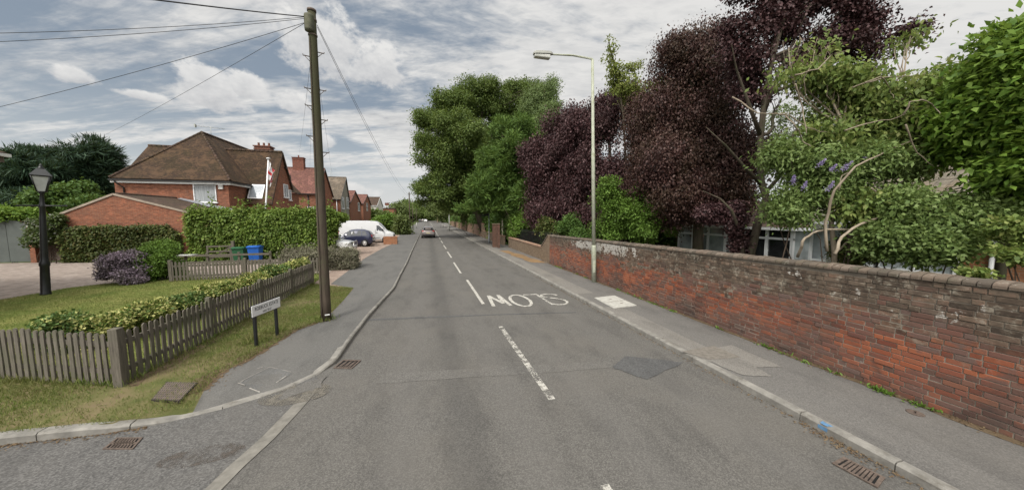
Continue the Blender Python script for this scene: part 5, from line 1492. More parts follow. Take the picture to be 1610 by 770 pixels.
# ------------------------------------------------------------------ the old brick wall: every brick laid as its own block
def old_brick():
    m, t, p = newmat('old_wall_brick')
    g = geo(t); pos = g[0]; P = t.xyz(pos); rnd = g['Random Per Island']
    fresh = t.ramp(rnd, [(0, (.17, .06, .04)), (.25, (.27, .085, .045)), (.5, (.33, .115, .06)), (.75, (.23, .085, .055)), (1, (.15, .07, .055))])
    worn = t.ramp(rnd, [(0, (.12, .075, .06)), (.4, (.17, .085, .065)), (.7, (.145, .10, .085)), (1, (.22, .095, .06))])
    rnd2 = t.math('FRACT', t.math('MULTIPLY', rnd, 37.7))
    v = t.vec(P[1], P[2], 0.0)
    n1 = t.noise(v, .55, 6, .62); n2 = t.noise(v, 1.9, 6, .68); n3 = t.noise(v, 9, 5, .7)
    # soot and lichen grow on the upper courses, salt greys the foot
    hgt = t.math('DIVIDE', P[2], 2.0)
    up = t.step(t.math('ADD', hgt, t.math('MULTIPLY_ADD', n1, 1.1, t.math('MULTIPLY_ADD', n2, .5, t.math('MULTIPLY_ADD', rnd2, .26, -.93)))), .46, .72)
    low = t.step(t.math('ADD', t.math('SUBTRACT', 1.0, hgt), t.math('MULTIPLY_ADD', n1, -.9, t.math('MULTIPLY_ADD', n2, .5, .22))), .62, .92)
    band = t.math('MULTIPLY', t.step(P[1], 6.5, 2.5), .35)
    mask = t.step(t.math('SUBTRACT', t.math('MULTIPLY_ADD', rnd2, .30, t.math('MULTIPLY_ADD', n1, 1.0, t.math('MULTIPLY_ADD', n2, .7, t.math('MULTIPLY_ADD', t.step(P[1], 5.0, 9.5), .10, -.15)))), t.math('MULTIPLY', t.math('ABSOLUTE', t.math('SUBTRACT', hgt, .40)), .62)), .70, .80)
    col = t.mix(mask, worn, fresh)
    col = t.mix(t.math('MULTIPLY', low, .45), col, worn)
    n4 = t.noise(v, .8, 6, .65, .6)
    col = t.mix(t.math('MULTIPLY', t.step(t.math('MULTIPLY_ADD', rnd2, .12, n4), .56, .70), .75), col, t.ramp(rnd, [(0, (.055, .046, .042)), (.6, (.085, .066, .056)), (1, (.12, .088, .07))]))
    soot = t.ramp(t.math('MULTIPLY_ADD', rnd, .25, t.math('MULTIPLY', n3, .8)), [(.35, (.05, .041, .032)), (.5, (.095, .076, .056)), (.62, (.145, .115, .085)), (.75, (.2, .12, .085))])
    col = t.mix(t.math('MULTIPLY', up, .88), col, soot)
    # old limewash left in flakes under the coping, mostly by the street light
    near = t.math('MAXIMUM', t.math('MULTIPLY', t.step(t.math('ABSOLUTE', t.math('SUBTRACT', P[1], 11.8)), 3.6, 1.2), .16), t.math('MULTIPLY', t.step(t.math('ABSOLUTE', t.math('SUBTRACT', P[1], 2.6)), 2.2, .8), .035))
    hb = t.step(t.math('ABSOLUTE', t.math('SUBTRACT', P[2], 1.58)), .42, .12)
    fl = t.math('MULTIPLY', t.step(t.math('ADD', t.math('MULTIPLY_ADD', n2, .5, t.math('MULTIPLY', n3, .5)), t.math('MULTIPLY', near, hb)), .605, .635), t.math('MAXIMUM', hb, .25))
    col = t.mix(t.math('MULTIPLY', fl, .85), col, (.52, .5, .46))
    lich = t.step(t.math('MULTIPLY_ADD', t.noise(v, 3.1, 7, .75, .5), .6, t.math('MULTIPLY', n3, .4)), .515, .60)
    col = t.mix(t.math('MULTIPLY', t.math('MULTIPLY', lich, up), .6), col, (.34, .31, .25))
    col = t.mix(t.math('MULTIPLY', t.noise(pos, 55, 4, .7), .5), col, t.mix(.55, col, (.01, .008, .006)))
    t.set(p.inputs['Base Color'], col); p.inputs['Roughness'].default_value = .92; p.inputs['Specular IOR Level'].default_value = .15
    t.set(p.inputs['Normal'], t.bump(t.math('ADD', t.noise(pos, 34, 5, .7), t.math('MULTIPLY', n3, .5)), .5, .008))
    return m
def old_mortar():
    m, t, p = newmat('old_wall_mortar'); pos = geo(t)[0]; P = t.xyz(pos); n = t.noise(pos, 4, 6, .7)
    c = t.ramp(n, [(.3, (.13, .11, .088)), (.5, (.21, .18, .145)), (.7, (.29, .25, .205))])
    c = t.mix(t.step(P[2], .9, 1.7), c, t.mix(.6, c, (.07, .06, .045)))
    t.set(p.inputs['Base Color'], c); p.inputs['Roughness'].default_value = .95; t.set(p.inputs['Normal'], t.bump(t.noise(pos, 60, 4, .7), .6, .006)); return m
M['old_brick'] = old_brick(); M['old_mortar'] = old_mortar()
WY0, WY1 = -3.0, AX(864, 400, WX)[0]
wt0, wt1 = AX(1500, 433, WX)[1], AX(866, 369, WX)[1]
def wtop(y): return wt0 + (wt1 - wt0) * min(1, max(0, (y - 2.2) / (WY1 - 2.2))) - .10
wall = thing('brick_wall', 'old weathered red brick garden wall with rounded coping along the right pavement', 'wall', (WX + .17, WY1, .1))
rw = random.Random(11); rnp = np.random.default_rng(12); wn = fnoise(rnp, 1.3); wn2 = fnoise(rnp, .5)
mb = MB()
row_h = .0765; rows = int((max(wtop(WY0), wtop(WY1)) - .1) / row_h) + 1
for r_ in range(rows):
    z0 = .1 + r_ * row_h
    y = WY0 - rw.random() * .2; flem = (r_ % 2) * .17
    y -= flem; k = r_
    while y < WY1:
        stretcher = (k % 2 == 0); L = (.222 if stretcher else .108) + rw.uniform(-.006, .006); k += 1
        y0, y1 = y + .005, y + L; y = y + L + .006
        if z0 + row_h > wtop((y0 + y1) / 2): continue
        y1 = min(y1, WY1 + .001)
        if y1 - y0 < .03: continue
        zc_ = z0 + row_h / 2; q = np.array([[WX, (y0 + y1) / 2, zc_ * 1.6]])
        sp = float(wn(q)[0]) + .5 * float(wn2(q)[0])
        out = rw.uniform(-.003, .005)
        if .25 < zc_ < 1.3 and sp > .5 and rw.random() < .75: out = -rw.uniform(.002, .0085)
        elif rw.random() < .05: out = -rw.uniform(.003, .008)
        elif rw.random() < .05: out = rw.uniform(.006, .012)
        zz0, zz1 = z0 + .004 + rw.uniform(-.0006, .001), z0 + row_h - .0055 + rw.uniform(-.001, .0006)
        x = WX - out; c_ = .005
        j = lambda: rw.uniform(-.0012, .0012)
        vs = [(x, y0 + c_ + j(), zz0 + c_), (x, y1 - c_ + j(), zz0 + c_), (x, y1 - c_ + j(), zz1 - c_), (x, y0 + c_ + j(), zz1 - c_),
              (x + c_, y0, zz0), (x + c_, y1, zz0), (x + c_, y1, zz1), (x + c_, y0, zz1), (WX + .06, y0, zz0), (WX + .06, y1, zz0), (WX + .06, y1, zz1), (WX + .06, y0, zz1)]
        vs[0] = (vs[0][0] + j(), *vs[0][1:]); vs[2] = (vs[2][0] + j(), *vs[2][1:])
        mb.add(vs, [(0, 1, 2, 3), (0, 4, 5, 1), (1, 5, 6, 2), (2, 6, 7, 3), (3, 7, 4, 0), (4, 8, 9, 5), (5, 9, 10, 6), (6, 10, 11, 7), (7, 11, 8, 4)])
mb.build('brickwork', M['old_brick'], wall)
mb = MB(); n_ = 60; ys = [WY0 + (WY1 - .006 - WY0) * i / n_ for i in range(n_ + 1)]
vs = []
for y in ys: vs += [(WX + .010, y, -.1), (WX + .010, y, wtop(y) - .001), (WX + .33, y, wtop(y) - .001), (WX + .33, y, -.1)]
fs = []
for i in range(n_): fs += [(4 * i + j, 4 * i + j + 1, 4 * i + j + 5, 4 * i + j + 4) for j in range(3)]
fs += [(0, 1, 2, 3), (4 * n_, 4 * n_ + 1, 4 * n_ + 2, 4 * n_ + 3)]
mb.add(vs, fs); mb.build('mortar', M['old_mortar'], wall)
# rounded coping bricks laid across the top
def coping_mat():
    m, t, p = newmat('coping_brick'); g = geo(t); pos = g[0]; rnd = g['Random Per Island']
    c = t.ramp(rnd, [(0, (.075, .06, .046)), (.4, (.10, .08, .06)), (.8, (.13, .095, .07)), (1, (.15, .12, .095))])
    n = t.noise(pos, 5, 6, .7)
    c = t.mix(t.math('MULTIPLY', t.step(n, .52, .66), .6), c, (.06, .06, .035)); c = t.mix(t.math('MULTIPLY', t.step(t.noise(pos, 11, 6, .75), .6, .68), .65), c, (.38, .36, .3))
    t.set(p.inputs['Base Color'], c); p.inputs['Roughness'].default_value = .95; t.set(p.inputs['Normal'], t.bump(t.noise(pos, 35, 5, .7), .7, .012)); return m
M['coping'] = coping_mat()
mb = MB(); y = WY0
while y < WY1 - .03:
    L = .112 + rw.uniform(-.004, .004) if y < 12 else .112
    z = wtop(y + L / 2); x0, x1 = WX - .022 + rw.uniform(-.010, .008), WX + .37; xm = (x0 + x1) / 2; hw = (x1 - x0) / 2; hh = .055 + rw.uniform(-.016, .014)
    ring = []
    for yy in (y + .004, y + L - .004):
        ring += [(x0, yy, z - .0)] + [(xm - hw * math.cos(R(a)), yy, z + .035 + hh * math.sin(R(a))) for a in (0, 22, 50, 90, 130, 158, 180)] + [(x1, yy, z - .0)]
    k = 9
    mb.add(ring, [tuple(range(k)), tuple(range(2 * k - 1, k - 1, -1))] + [(i, (i + 1) % k, k + (i + 1) % k, k + i) for i in range(k)])
    y += L + .004
mb.build('coping', M['coping'], wall)
# raked end of the old wall
mb = MB(); zt = wtop(WY1)
mb.add([(WX - .03, WY1, .0), (WX - .03, WY1, zt + .06), (WX - .03, WY1 + .25, zt + .02), (WX - .03, WY1 + 1.25, .95), (WX - .03, WY1 + 1.25, .0),
        (WX + .36, WY1, .0), (WX + .36, WY1, zt + .06), (WX + .36, WY1 + .25, zt + .02), (WX + .36, WY1 + 1.25, .95), (WX + .36, WY1 + 1.25, .0)],
       [(0, 1, 2, 3, 4), (5, 6, 7, 8, 9), (0, 1, 6, 5), (1, 2, 7, 6), (2, 3, 8, 7), (3, 4, 9, 8)])
M['brick_tan'] = brick_mat('tan_brick', (.21, .155, .105), (.18, .13, .092), (.22, .18, .135), .3)
M['brick_pink'] = brick_mat('pink_brick', (.34, .215, .15), (.30, .19, .135), (.28, .22, .17), .2)
mb.build('raked_end', M['brick_tan'], wall)
mb = MB(); beam(mb, (WX + .16, WY1 + .2, zt + .06), (WX + .16, WY1 + 1.32, .96), .44, .06); mb.build('sloped_coping', M['coping'], wall)

M['brick_brown'] = brick_mat('brown_brick', (.12, .06, .042), (.09, .045, .034), (.14, .1, .08), .3)
# low wall beyond, pier, gate posts
ly0, ly1 = WY1 + 1.25, 24.6
def low_wall(label, x0, y0, x1, y1, h0, h1, m, cap, cat='wall', name='low_wall', th=.24):
    t = thing(name, label, cat, ((x0 + x1) / 2, (y0 + y1) / 2, .1))
    mb = MB(); mb.add([(x0, y0, -.05), (x1, y1, -.05), (x1, y1, h1), (x0, y0, h0), (x0 + th, y0, -.05), (x1 + th, y1, -.05), (x1 + th, y1, h1), (x0 + th, y0, h0)],
                      [(0, 1, 2, 3), (4, 5, 6, 7), (0, 4, 7, 3), (1, 5, 6, 2), (2, 6, 7, 3)]); mb.build('brickwork', m, t)
    mb = MB(); beam(mb, (x0 + th / 2, y0, h0 + .04), (x1 + th / 2, y1, h1 + .04), th + .07, .08); mb.build('coping', cap, t); return t
xl0 = WX + .1
low_wall('low tan brick wall with a flat cap between the old wall and the brown pier', xl0, ly0, xl0 + .05, 27.2, .86, .92, M['brick_tan'], M['brick_pink'])
low_wall('low tan brick wall between the signpost and the tall panelled wall', xl0 + .05, 29.4, xl0 + .15, 42, .92, .95, M['brick_tan'], M['brick_pink'])
low_wall('taller pinkish panelled brick wall under the oak', xl0 + .2, 42, xl0 + .35, 60, 1.55, 1.6, M['brick_pink'], M['brick_pink'])
low_wall('longer pinkish brick wall beyond the thin post under the trees', xl0 + .35, 60, xl0 + .5, 112, 1.35, 1.4, M['brick_pink'], M['brick_pink'])
t = low_wall('distant orange brick wall end where the road bends', 5.0, 165, 6.6, 230, 3.2, 3.3, M['brick_pink'], M['brick_pink'])
for px, Y, lab in ((759, 42, 'brick pier at the near end of the panelled wall'), (727, 60, 'brick pier where the panelled wall steps down')):
    x_ = xl0 + .2; t = thing('brick_pier', lab, 'pier', (x_, Y, .1)); mb = MB(); mb.box((x_ + .12, Y, .95), (.42, .42, 1.8)); mb.build('shaft', M['brick_tan'], t); mb = MB(); mb.bbox((x_ + .12, Y, 1.89), (.5, .5, .1), .02); mb.build('cap', M['brick_pink'], t)
# brown brick gate pier with its narrow companion
Yk = 27.4
for p0, p1, y_, lab in ((774.5, 781.5, 27.6, 'brown brick gate pier beside the signpost'), (782.2, 785.5, 26.9, 'narrow brown post just right of the gate pier')):
    a, b = AY(p0, 380, y_)[0], AY(p1, 380, y_)[0]; zt = AY(778, 354, y_)[1]
    t = thing('gate_pier', lab, 'pier', ((a + b) / 2, y_, .1)); mb = MB(); mb.box(((a + b) / 2, y_, .05 + zt / 2), (b - a, .3, zt)); mb.build('shaft', M['brick_brown'], t)
    mb = MB(); mb.bbox(((a + b) / 2, y_, zt + .11), (b - a + .05, .36, .07), .015); mb.build('cap', M['brick_tan'], t)
# signpost
yb_ = G(769, 382, .1)[1]; x_ = G(769, 382, .1)[0]; zt = AY(768, 332, yb_)[1]
t = thing('signpost', 'pale blue grey signpost with a small dark sign by the gate pier', 'signpost', (x_, yb_, .1))
mb = MB(); mb.tube([(x_, yb_, 0), (x_, yb_, .9), (x_, yb_, .92), (x_, yb_, zt)], [.085, .085, .055, .05], 10); mb.build('post', simple('blue_grey_steel', (.3, .32, .34), .55, .2, .12, 4), t)
a, b = AY(757, 336, yb_)[0], AY(768, 336, yb_)[0]; z_ = AY(762, 337, yb_)[1]
mb = MB(); mb.bbox(((a + b) / 2, yb_ - .07, z_), (b - a, .03, .32), .01); mb.build('sign_panel', M['black'], t)
mb = MB(); mb.lathe([(.09, 0), (.09, .012), (0, .012)], (a + .16, yb_ - .088, z_), 14, M=Matrix.Rotation(R(90), 3, 'X')); mb.build('roundel', simple('pale_green_disc', (.3, .36, .2), .6), t)
for px, py0, py1, Y, lab, r_, m in ((790, 372, 344, 30, 'short pale yellow post standing behind the low wall by the gate pier', .06, simple('cream_paint', (.5, .47, .33), .6)), (706.5, 360.5, 337, 64, 'thin pale post by the long pinkish wall', .1, M['grey_steel']), (655, 358, 350, 78, 'thin grey post at the left kerb far along the road', .09, M['grey_steel'])):
    x_ = AY(px, py0, Y)[0]; zt = AY(px, py1, Y)[1]; t = thing('metal_post', lab, 'post', (x_, Y, 0)); mb = MB(); mb.tube([(x_, Y, 0), (x_, Y, zt)], r_, 8); mb.build('post', m, t)
    mb = MB(); mb.lathe([(r_ * 1.15, 0), (r_ * 1.15, .05), (0, .09)], (x_, Y, zt), 8); mb.build('post_cap', m, t)
# dark railings behind the low wall
t = thing('railings', 'dark metal railings behind the low wall next to the raked wall end', 'railings', (xl0 + .5, 18.5, .1))
mb = MB(); y = WY1 + .3
while y < 26.5:
    mb.box((xl0 + .5, y, .95), (.02, .02, 1.7)); y += .13
mb.build('bars', M['black'], t); mb = MB()
for z in (.45, 1.65): mb.box((xl0 + .5, (WY1 + .3 + 26.5) / 2, z), (.045, 26.2 - WY1, .04))
mb.build('rail', M['black'], t)

# ------------------------------------------------------------------ bungalow and conservatory behind the wall
M['tile_bung'] = tile_mat('brown_interlocking_tiles', (.10, .062, .05), (.085, .055, .046), (.14, .13, .10), .25, .3, .28)
M['tile_lichen'] = tile_mat('lichened_grey_tiles', (.15, .13, .10), (.12, .105, .085), (.2, .19, .15), .6, .3, .28)
M['glass_pale'] = glass_mat('pale_window_glass', (.28, .31, .32))
bxX = 13.6
h = thing('bungalow', 'orange brick bungalow with a lichened grey roof behind the wall and shrubs', 'bungalow', (bxX + 4, 5, 0))
mb = MB(); mb.prism([(bxX, -6), (bxX + 8, -6), (bxX + 8, 10.2), (bxX, 10.2)], 0, 2.72); mb.build('wall', M['brick_orange'], h)
mb = MB(); slab(mb, [(bxX - .4, -6.4, 2.6), (bxX - .4, 10.5, 2.6), (bxX + 4, 10.5, 5.2), (bxX + 4, -6.4, 5.2)]); slab(mb, [(bxX + 8.4, -6.4, 2.6), (bxX + 4, -6.4, 5.2), (bxX + 4, 10.5, 5.2), (bxX + 8.4, 10.5, 2.6)]); mb.build('roof', M['tile_lichen'], h)
mb = MB(); beam(mb, (bxX - .46, -6.4, 2.55), (bxX - .46, 10.4, 2.55), .11, .1); mb.build('gutter', M['white'], h)
mb = MB(); beam(mb, (bxX - .36, -6.4, 2.43), (bxX - .36, 10.4, 2.43), .05, .16); mb.build('fascia', M['white_dirty'], h)
for px, wd, hh in ((1322, 2.0, 1.15), (1440, 1.6, 1.2)):
    y_, z_ = AX(px, 392, bxX); 
    o = window(h, (bxX, y_, 1.75), wd, hh, 'x', bars=2) if False else None
    f = MB(); p = MB(); d = .07
    for s_ in (-1, 1): f.box((bxX - .02, y_, 1.75 + s_ * (hh / 2 - d / 2)), (.08, wd, d)); f.box((bxX - .02, y_ + s_ * (wd / 2 - d / 2), 1.75), (.08, d, hh - 2 * d - .004))
    f.box((bxX - .02, y_, 1.75), (.07, .06, hh - 2 * d - .008)); w_ = f.build('window', M['white'], h); p.box((bxX - .012, y_, 1.75), (.012, wd - .1, hh - .1)); p.build('pane', M['glass_pale'], w_)
mb = MB(); y_ = AX(1563, 400, bxX)[0]; mb.tube([(bxX - .06, y_, 2.5), (bxX - .06, y_, .2)], .045, 8); mb.build('downpipe', M['white'], h)
# conservatory
cx0 = 12.6; ya_, yb_ = AX(1246, 380, cx0)[0], AX(1082, 380, cx0)[0] + .6; ze = AX(1230, 357, cx0)[1]
h = thing('conservatory', 'white framed conservatory with a brown tiled roof behind the leaning purple tree trunk', 'conservatory', (cx0, (ya_ + yb_) / 2, 0))
mb = MB(); mb.box((cx0 + 1.6, (ya_ + yb_) / 2, .55), (3.1, yb_ - ya_ - .06, 1.0)); mb.build('base_wall', M['white_dirty'], h)
n_ = 6
fr = MB(); 
for i in range(n_ + 1):
    y = ya_ + (yb_ - ya_) * i / n_; fr.box((cx0, y, 1.05 + (ze - 1.05) / 2), (.09, .1, ze - 1.05))
for z in (1.09, 1.95, ze - .06): fr.box((cx0 - .004, (ya_ + yb_) / 2, z), (.09, yb_ - ya_ + .1, .08))
for i in range(3):
    fr.box((cx0 + 1.5 * (i + .6), ya_, 1.05 + (ze - 1.05) / 2), (.1, .09, ze - 1.05))
for z in (1.09, ze - .06): fr.box((cx0 + 1.6, ya_ - .004, z), (3.2, .08, .08))
f_ = fr.build('window_frame', M['white'], h)
for i in range(n_):
    y = ya_ + (yb_ - ya_) * (i + .5) / n_; mb = MB(); mb.box((cx0 + .02, y, 1.05 + (ze - 1.05) / 2), (.015, (yb_ - ya_) / n_ - .1, ze - 1.1)); mb.build('pane', M['glass_pale'] if i not in (0, 1) else M['glass_dark'], f_)
mb = MB(); mb.box((cx0 + 1.6, ya_ + .02, 1.05 + (ze - 1.05) / 2), (3.0, .015, ze - 1.1)); mb.build('pane', M['glass_pale'], f_)
yr_, zr_ = AX(1205, 322, cx0 + 2.2); hy = (ya_ + yb_) / 2
mb = MB(); A_ = (cx0 - .25, ya_ - .25, ze); B_ = (cx0 - .25, yb_ + .25, ze); C_ = (cx0 + 3.4, ya_ - .25, ze); D_ = (cx0 + 3.4, yb_ + .25, ze); T1 = (cx0 + 1.7, ya_ + 1.4, zr_ + .1); T2 = (cx0 + 3.4, ya_ + 1.4, zr_ + .1); T3 = (cx0 + 1.7, yb_ - 1.4, zr_ + .1)
T4 = (cx0 + 3.4, yb_ - 1.4, zr_ + .1)
slab(mb, [A_, B_, T3, T1]); slab(mb, [A_, T1, T2, C_]); slab(mb, [B_, D_, T4, T3]); slab(mb, [T1, T3, T4, T2]); mb.build('roof', M['tile_bung'], h)
mb = MB(); beam(mb, A_, B_, .11, .1, -.06); beam(mb, (A_[0] + .06, A_[1], A_[2]), C_, .11, .1, -.06); beam(mb, (A_[0], A_[1], A_[2] + .07), (T1[0], T1[1], T1[2] + .07), .12, .06); mb.build('gutter', M['white'], h)
# ------------------------------------------------------------------ trees and shrubs
Lf = {}
Lf['plum'] = leaf_mat('plum_leaf', [(.021, .010, .011), (.044, .018, .019), (.074, .033, .034), (.16, .098, .10)], .38, .15, .5, .35, (.03, .016, .012), 1.0)
Lf['plum_brown'] = leaf_mat('plum_leaf_brown', [(.023, .012, .011), (.047, .020, .017), (.075, .035, .029), (.15, .094, .082)], .4, .18, .45, .5, (.045, .035, .014), 1.0)
Lf['oak'] = leaf_mat('oak_leaf', [(.038, .062, .014), (.058, .09, .02), (.085, .12, .03), (.115, .145, .042)], .5, .3, .35, .4)
Lf['birch'] = leaf_mat('birch_leaf', [(.06, .09, .03), (.09, .125, .045), (.12, .155, .06)], .5, .3)
Lf['cypress'] = leaf_mat('cypress_spray', [(.035, .068, .014), (.06, .105, .02), (.09, .14, .03)], .6, .2, .25, .5)
Lf['cedar'] = leaf_mat('cedar_needles', [(.010, .024, .014), (.018, .038, .020), (.03, .055, .028)], .6, .12, .25, .4)
Lf['creeper'] = leaf_mat('creeper_leaf', [(.05, .085, .014), (.075, .12, .02), (.11, .16, .03), (.15, .19, .045)], .42, .3, .45, .4)
Lf['ivy'] = leaf_mat('ivy_leaf', [(.022, .035, .009), (.04, .055, .012), (.055, .07, .018), (.075, .06, .02)], .42, .15, .45, .4)
Lf['laurel'] = leaf_mat('laurel_leaf', [(.035, .07, .014), (.05, .095, .02), (.075, .12, .03)], .3, .25, .6, .35)
Lf['bright'] = leaf_mat('bright_leaf', [(.05, .10, .014), (.085, .15, .022), (.13, .205, .032), (.16, .235, .05)], .38, .4, .45, .4)
Lf['cherry'] = leaf_mat('cherry_leaf', [(.07, .105, .03), (.10, .14, .035), (.14, .18, .05), (.17, .18, .06)], .45, .38, .4, .35)
Lf['budd'] = leaf_mat('buddleia_leaf', [(.075, .115, .035), (.105, .15, .045), (.15, .195, .07)], .5, .35, .3, .3)
Lf['sap'] = leaf_mat('sapling_leaf', [(.09, .12, .025), (.14, .165, .04), (.19, .2, .07)], .5, .4, .3, .3)
Lf['bush'] = leaf_mat('bush_leaf', [(.05, .09, .014), (.07, .125, .02), (.10, .16, .03)], .45, .25, .35, .25)
Lf['varieg'] = leaf_mat('variegated_leaf', [(.045, .075, .015), (.06, .10, .02), (.16, .18, .05), (.3, .29, .1), (.40, .37, .16)], .35, .25, .5, .3, (.05, .08, .015))
Lf['green_v'] = leaf_mat('glossy_shrub_leaf', [(.03, .06, .014), (.045, .08, .018), (.07, .11, .03), (.34, .33, .12)], .32, .2, .55, .3)
Lf['heather'] = leaf_mat('purple_bush_leaf', [(.06, .055, .045), (.13, .10, .12), (.2, .155, .19), (.27, .22, .27)], .7, .2, .2, .4, (.05, .055, .03))
Lf['grey'] = leaf_mat('grey_hedge_leaf', [(.07, .065, .045), (.12, .11, .08), (.17, .16, .115), (.11, .12, .06)], .7, .2, .2, .35, (.06, .05, .035))
Lf['far'] = leaf_mat('far_leaf', [(.05, .07, .022), (.075, .10, .03), (.10, .125, .04)], .6, .25, .25, .5)
Lf['flower'] = leaf_mat('lilac_flower', [(.17, .14, .25), (.23, .19, .32), (.3, .26, .38)], .6, .3, .2, .2, (.2, .16, .4))
bark, bpale = M['bark'], M['bark_pale']
def gp(px, py, Y): X, z = AY(px, py, Y); return (X, Y, z)
def T(px, Y):
    X, _ = AY(px, 380, Y); return (X if X < 0 else max(X, WX + 1.0), Y, .05)

tree('oak_tree', 'tall spreading mid green oak leaning out over the road', 'tree', T(748, 43), [T(748, 43), gp(746, 320, 43), gp(742, 270, 43), gp(748, 215, 44), gp(760, 170, 44)],
     [blob(700, 192, 42, 36, 36, 5), blob(688, 250, 42, 32, 32, 4.5), blob(738, 165, 44, 42, 32, 5), blob(786, 160, 46, 42, 30, 5), blob(838, 168, 47, 36, 34, 5), blob(742, 235, 41, 50, 46, 6), blob(676, 296, 43, 22, 16, 3), blob(800, 225, 46, 46, 50, 6), blob(712, 298, 43, 38, 28, 5), blob(668, 222, 42, 15, 16, 3), blob(762, 140, 44, 22, 16, 3), blob(755, 300, 44, 40, 40, 5), blob(665, 190, 42, 12, 12, 2.5), blob(660, 318, 43, 7, 5, 1.2), blob(810, 142, 46, 18, 14, 3)],
     30000, 9, .36, .22, .072, Lf['oak'], bark, 21, twigs=5, gap=-1.1, freq=.9, r0=.45, twig_r=.07, droop=.2, thick=.3, sub=15, rs=.34)
tree('birch_tree', 'pale wispy birch behind the oak, at its right', 'tree', T(852, 37), [T(852, 37), gp(852, 260, 37), gp(853, 190, 37), gp(856, 140, 37)],
     [blob(850, 190, 37, 24, 36, 3), blob(860, 150, 37, 14, 24, 2.2), blob(835, 160, 38, 16, 24, 2.2), blob(868, 180, 37, 10, 24, 2)], 3500, 8, .3, .2, .05, Lf['birch'], bpale, 22, gap=-.8, droop=.8, out=.3)
tree('cypress_tree', 'feathery green cypress between the oak and the first purple plum', 'tree', T(795, 29), [T(795, 29), gp(795, 330, 29), gp(793, 260, 29), gp(790, 205, 29)],
     [blob(800, 262, 29, 30, 50, 2.6), blob(772, 305, 30, 36, 40, 3), blob(818, 320, 28, 30, 45, 2.6), blob(790, 218, 30, 20, 26, 2), blob(744, 335, 31, 22, 30, 2.5), blob(826, 270, 28.5, 20, 40, 2), blob(765, 255, 30, 18, 26, 2), blob(838, 225, 29, 18, 26, 2), blob(820, 205, 29.5, 16, 22, 2)],
     9000, 9, .22, .42, .035, Lf['cypress'], bark, 23, gap=-.75, freq=1.6, droop=-.25, up=.3, out=.8, flat=.4)
tree('plum_tree', 'rounded dark purple plum right of the green cypress above the raked wall end', 'tree', T(880, 22), [T(880, 22), gp(880, 340, 22), gp(876, 290, 22), gp(876, 240, 22)],
     [blob(870, 225, 23, 34, 30, 2.3), blob(858, 285, 23, 30, 42, 2.3), blob(898, 300, 21, 34, 46, 2.2), blob(888, 205, 22.5, 24, 20, 1.8), blob(905, 250, 22, 26, 40, 2), blob(856, 335, 23, 24, 24, 1.8), blob(885, 335, 21, 34, 24, 2), blob(838, 240, 23.5, 14, 24, 1.3)],
     12500, 9, .26, .16, .05, Lf['plum'], bark, 24, gap=-.9, freq=1.5, droop=1.0, up=.3, out=.35, flat=1.1, thick=.3, sub=8, rs=.55)
tree('plum_tree', 'dark purple plum with sky gaps directly behind the street light', 'tree', T(965, 16.5), [T(965, 16.5), gp(965, 350, 16.5), gp(960, 290, 16.5), gp(958, 220, 17)],
     [blob(930, 195, 18, 26, 34, 1.8), blob(970, 185, 17, 34, 32, 1.8), blob(925, 262, 18, 24, 40, 1.6), blob(985, 265, 15.5, 32, 58, 1.7), blob(945, 330, 17, 40, 36, 1.8), blob(905, 205, 19, 14, 20, 1.2), blob(990, 330, 15, 36, 36, 1.6), blob(957, 160, 17.5, 14, 14, 1), blob(958, 290, 18, 28, 26, 1.4)],
     9500, 9, .22, .125, .042, Lf['plum'], bark, 25, gap=-.4, freq=1.4, droop=1.0, up=.3, out=.35, flat=1.1, thick=.3, sub=8, rs=.5)
tree('plum_tree', 'big dense brownish purple plum in the middle of the garden behind the wall', 'tree', T(1100, 10.8), [T(1100, 10.8), gp(1098, 330, 10.8), gp(1092, 260, 10.8), gp(1090, 180, 11), gp(1085, 110, 11.2)],
     [blob(1078, 118, 11.5, 44, 44, 1.5), blob(1052, 190, 11.8, 46, 50, 1.6), blob(1112, 165, 11, 52, 60, 1.6), blob(1105, 245, 10.3, 66, 54, 1.6), blob(1045, 262, 11.6, 44, 54, 1.5), blob(1142, 225, 10, 44, 60, 1.3), blob(1020, 230, 12.4, 22, 50, 1.2), blob(1075, 310, 11, 58, 34, 1.4), blob(1140, 305, 9.6, 44, 40, 1.2), blob(1060, 85, 11.6, 24, 18, .9), blob(1100, 80, 11.3, 30, 24, 1), blob(1025, 310, 12, 30, 34, 1.2)],
     25000, 9, .2, .088, .03, Lf['plum_brown'], bark, 26, twigs=3, gap=-1.0, freq=1.6, droop=1.1, up=.3, out=.35, flat=1.2, thick=.3, sub=8, rs=.55)
lim = [[(1197, 290), (1170, 262), (1140, 228), (1110, 200)], [(1200, 275), (1228, 240), (1252, 205), (1262, 170)], [(1196, 215), (1176, 160), (1158, 110), (1150, 70)], [(1200, 180), (1222, 120), (1250, 60), (1275, 5)], [(1206, 300), (1240, 262), (1268, 240)], [(1240, 110), (1290, 90), (1345, 85), (1390, 95)], [(1168, 398), (1162, 362), (1150, 330), (1132, 312), (1105, 300)]]
def plum_limbs(mb, rng):
    for i, l in enumerate(lim):
        n = len(l); pts = [np.array(gp(x, y, 7.3 + (.0 if k == 0 else rng.normal() * .3))) for k, (x, y) in enumerate(l)]
        mb.tube(pts, [.06 * (1 - .85 * k / (n - 1)) for k in range(n)], 7)
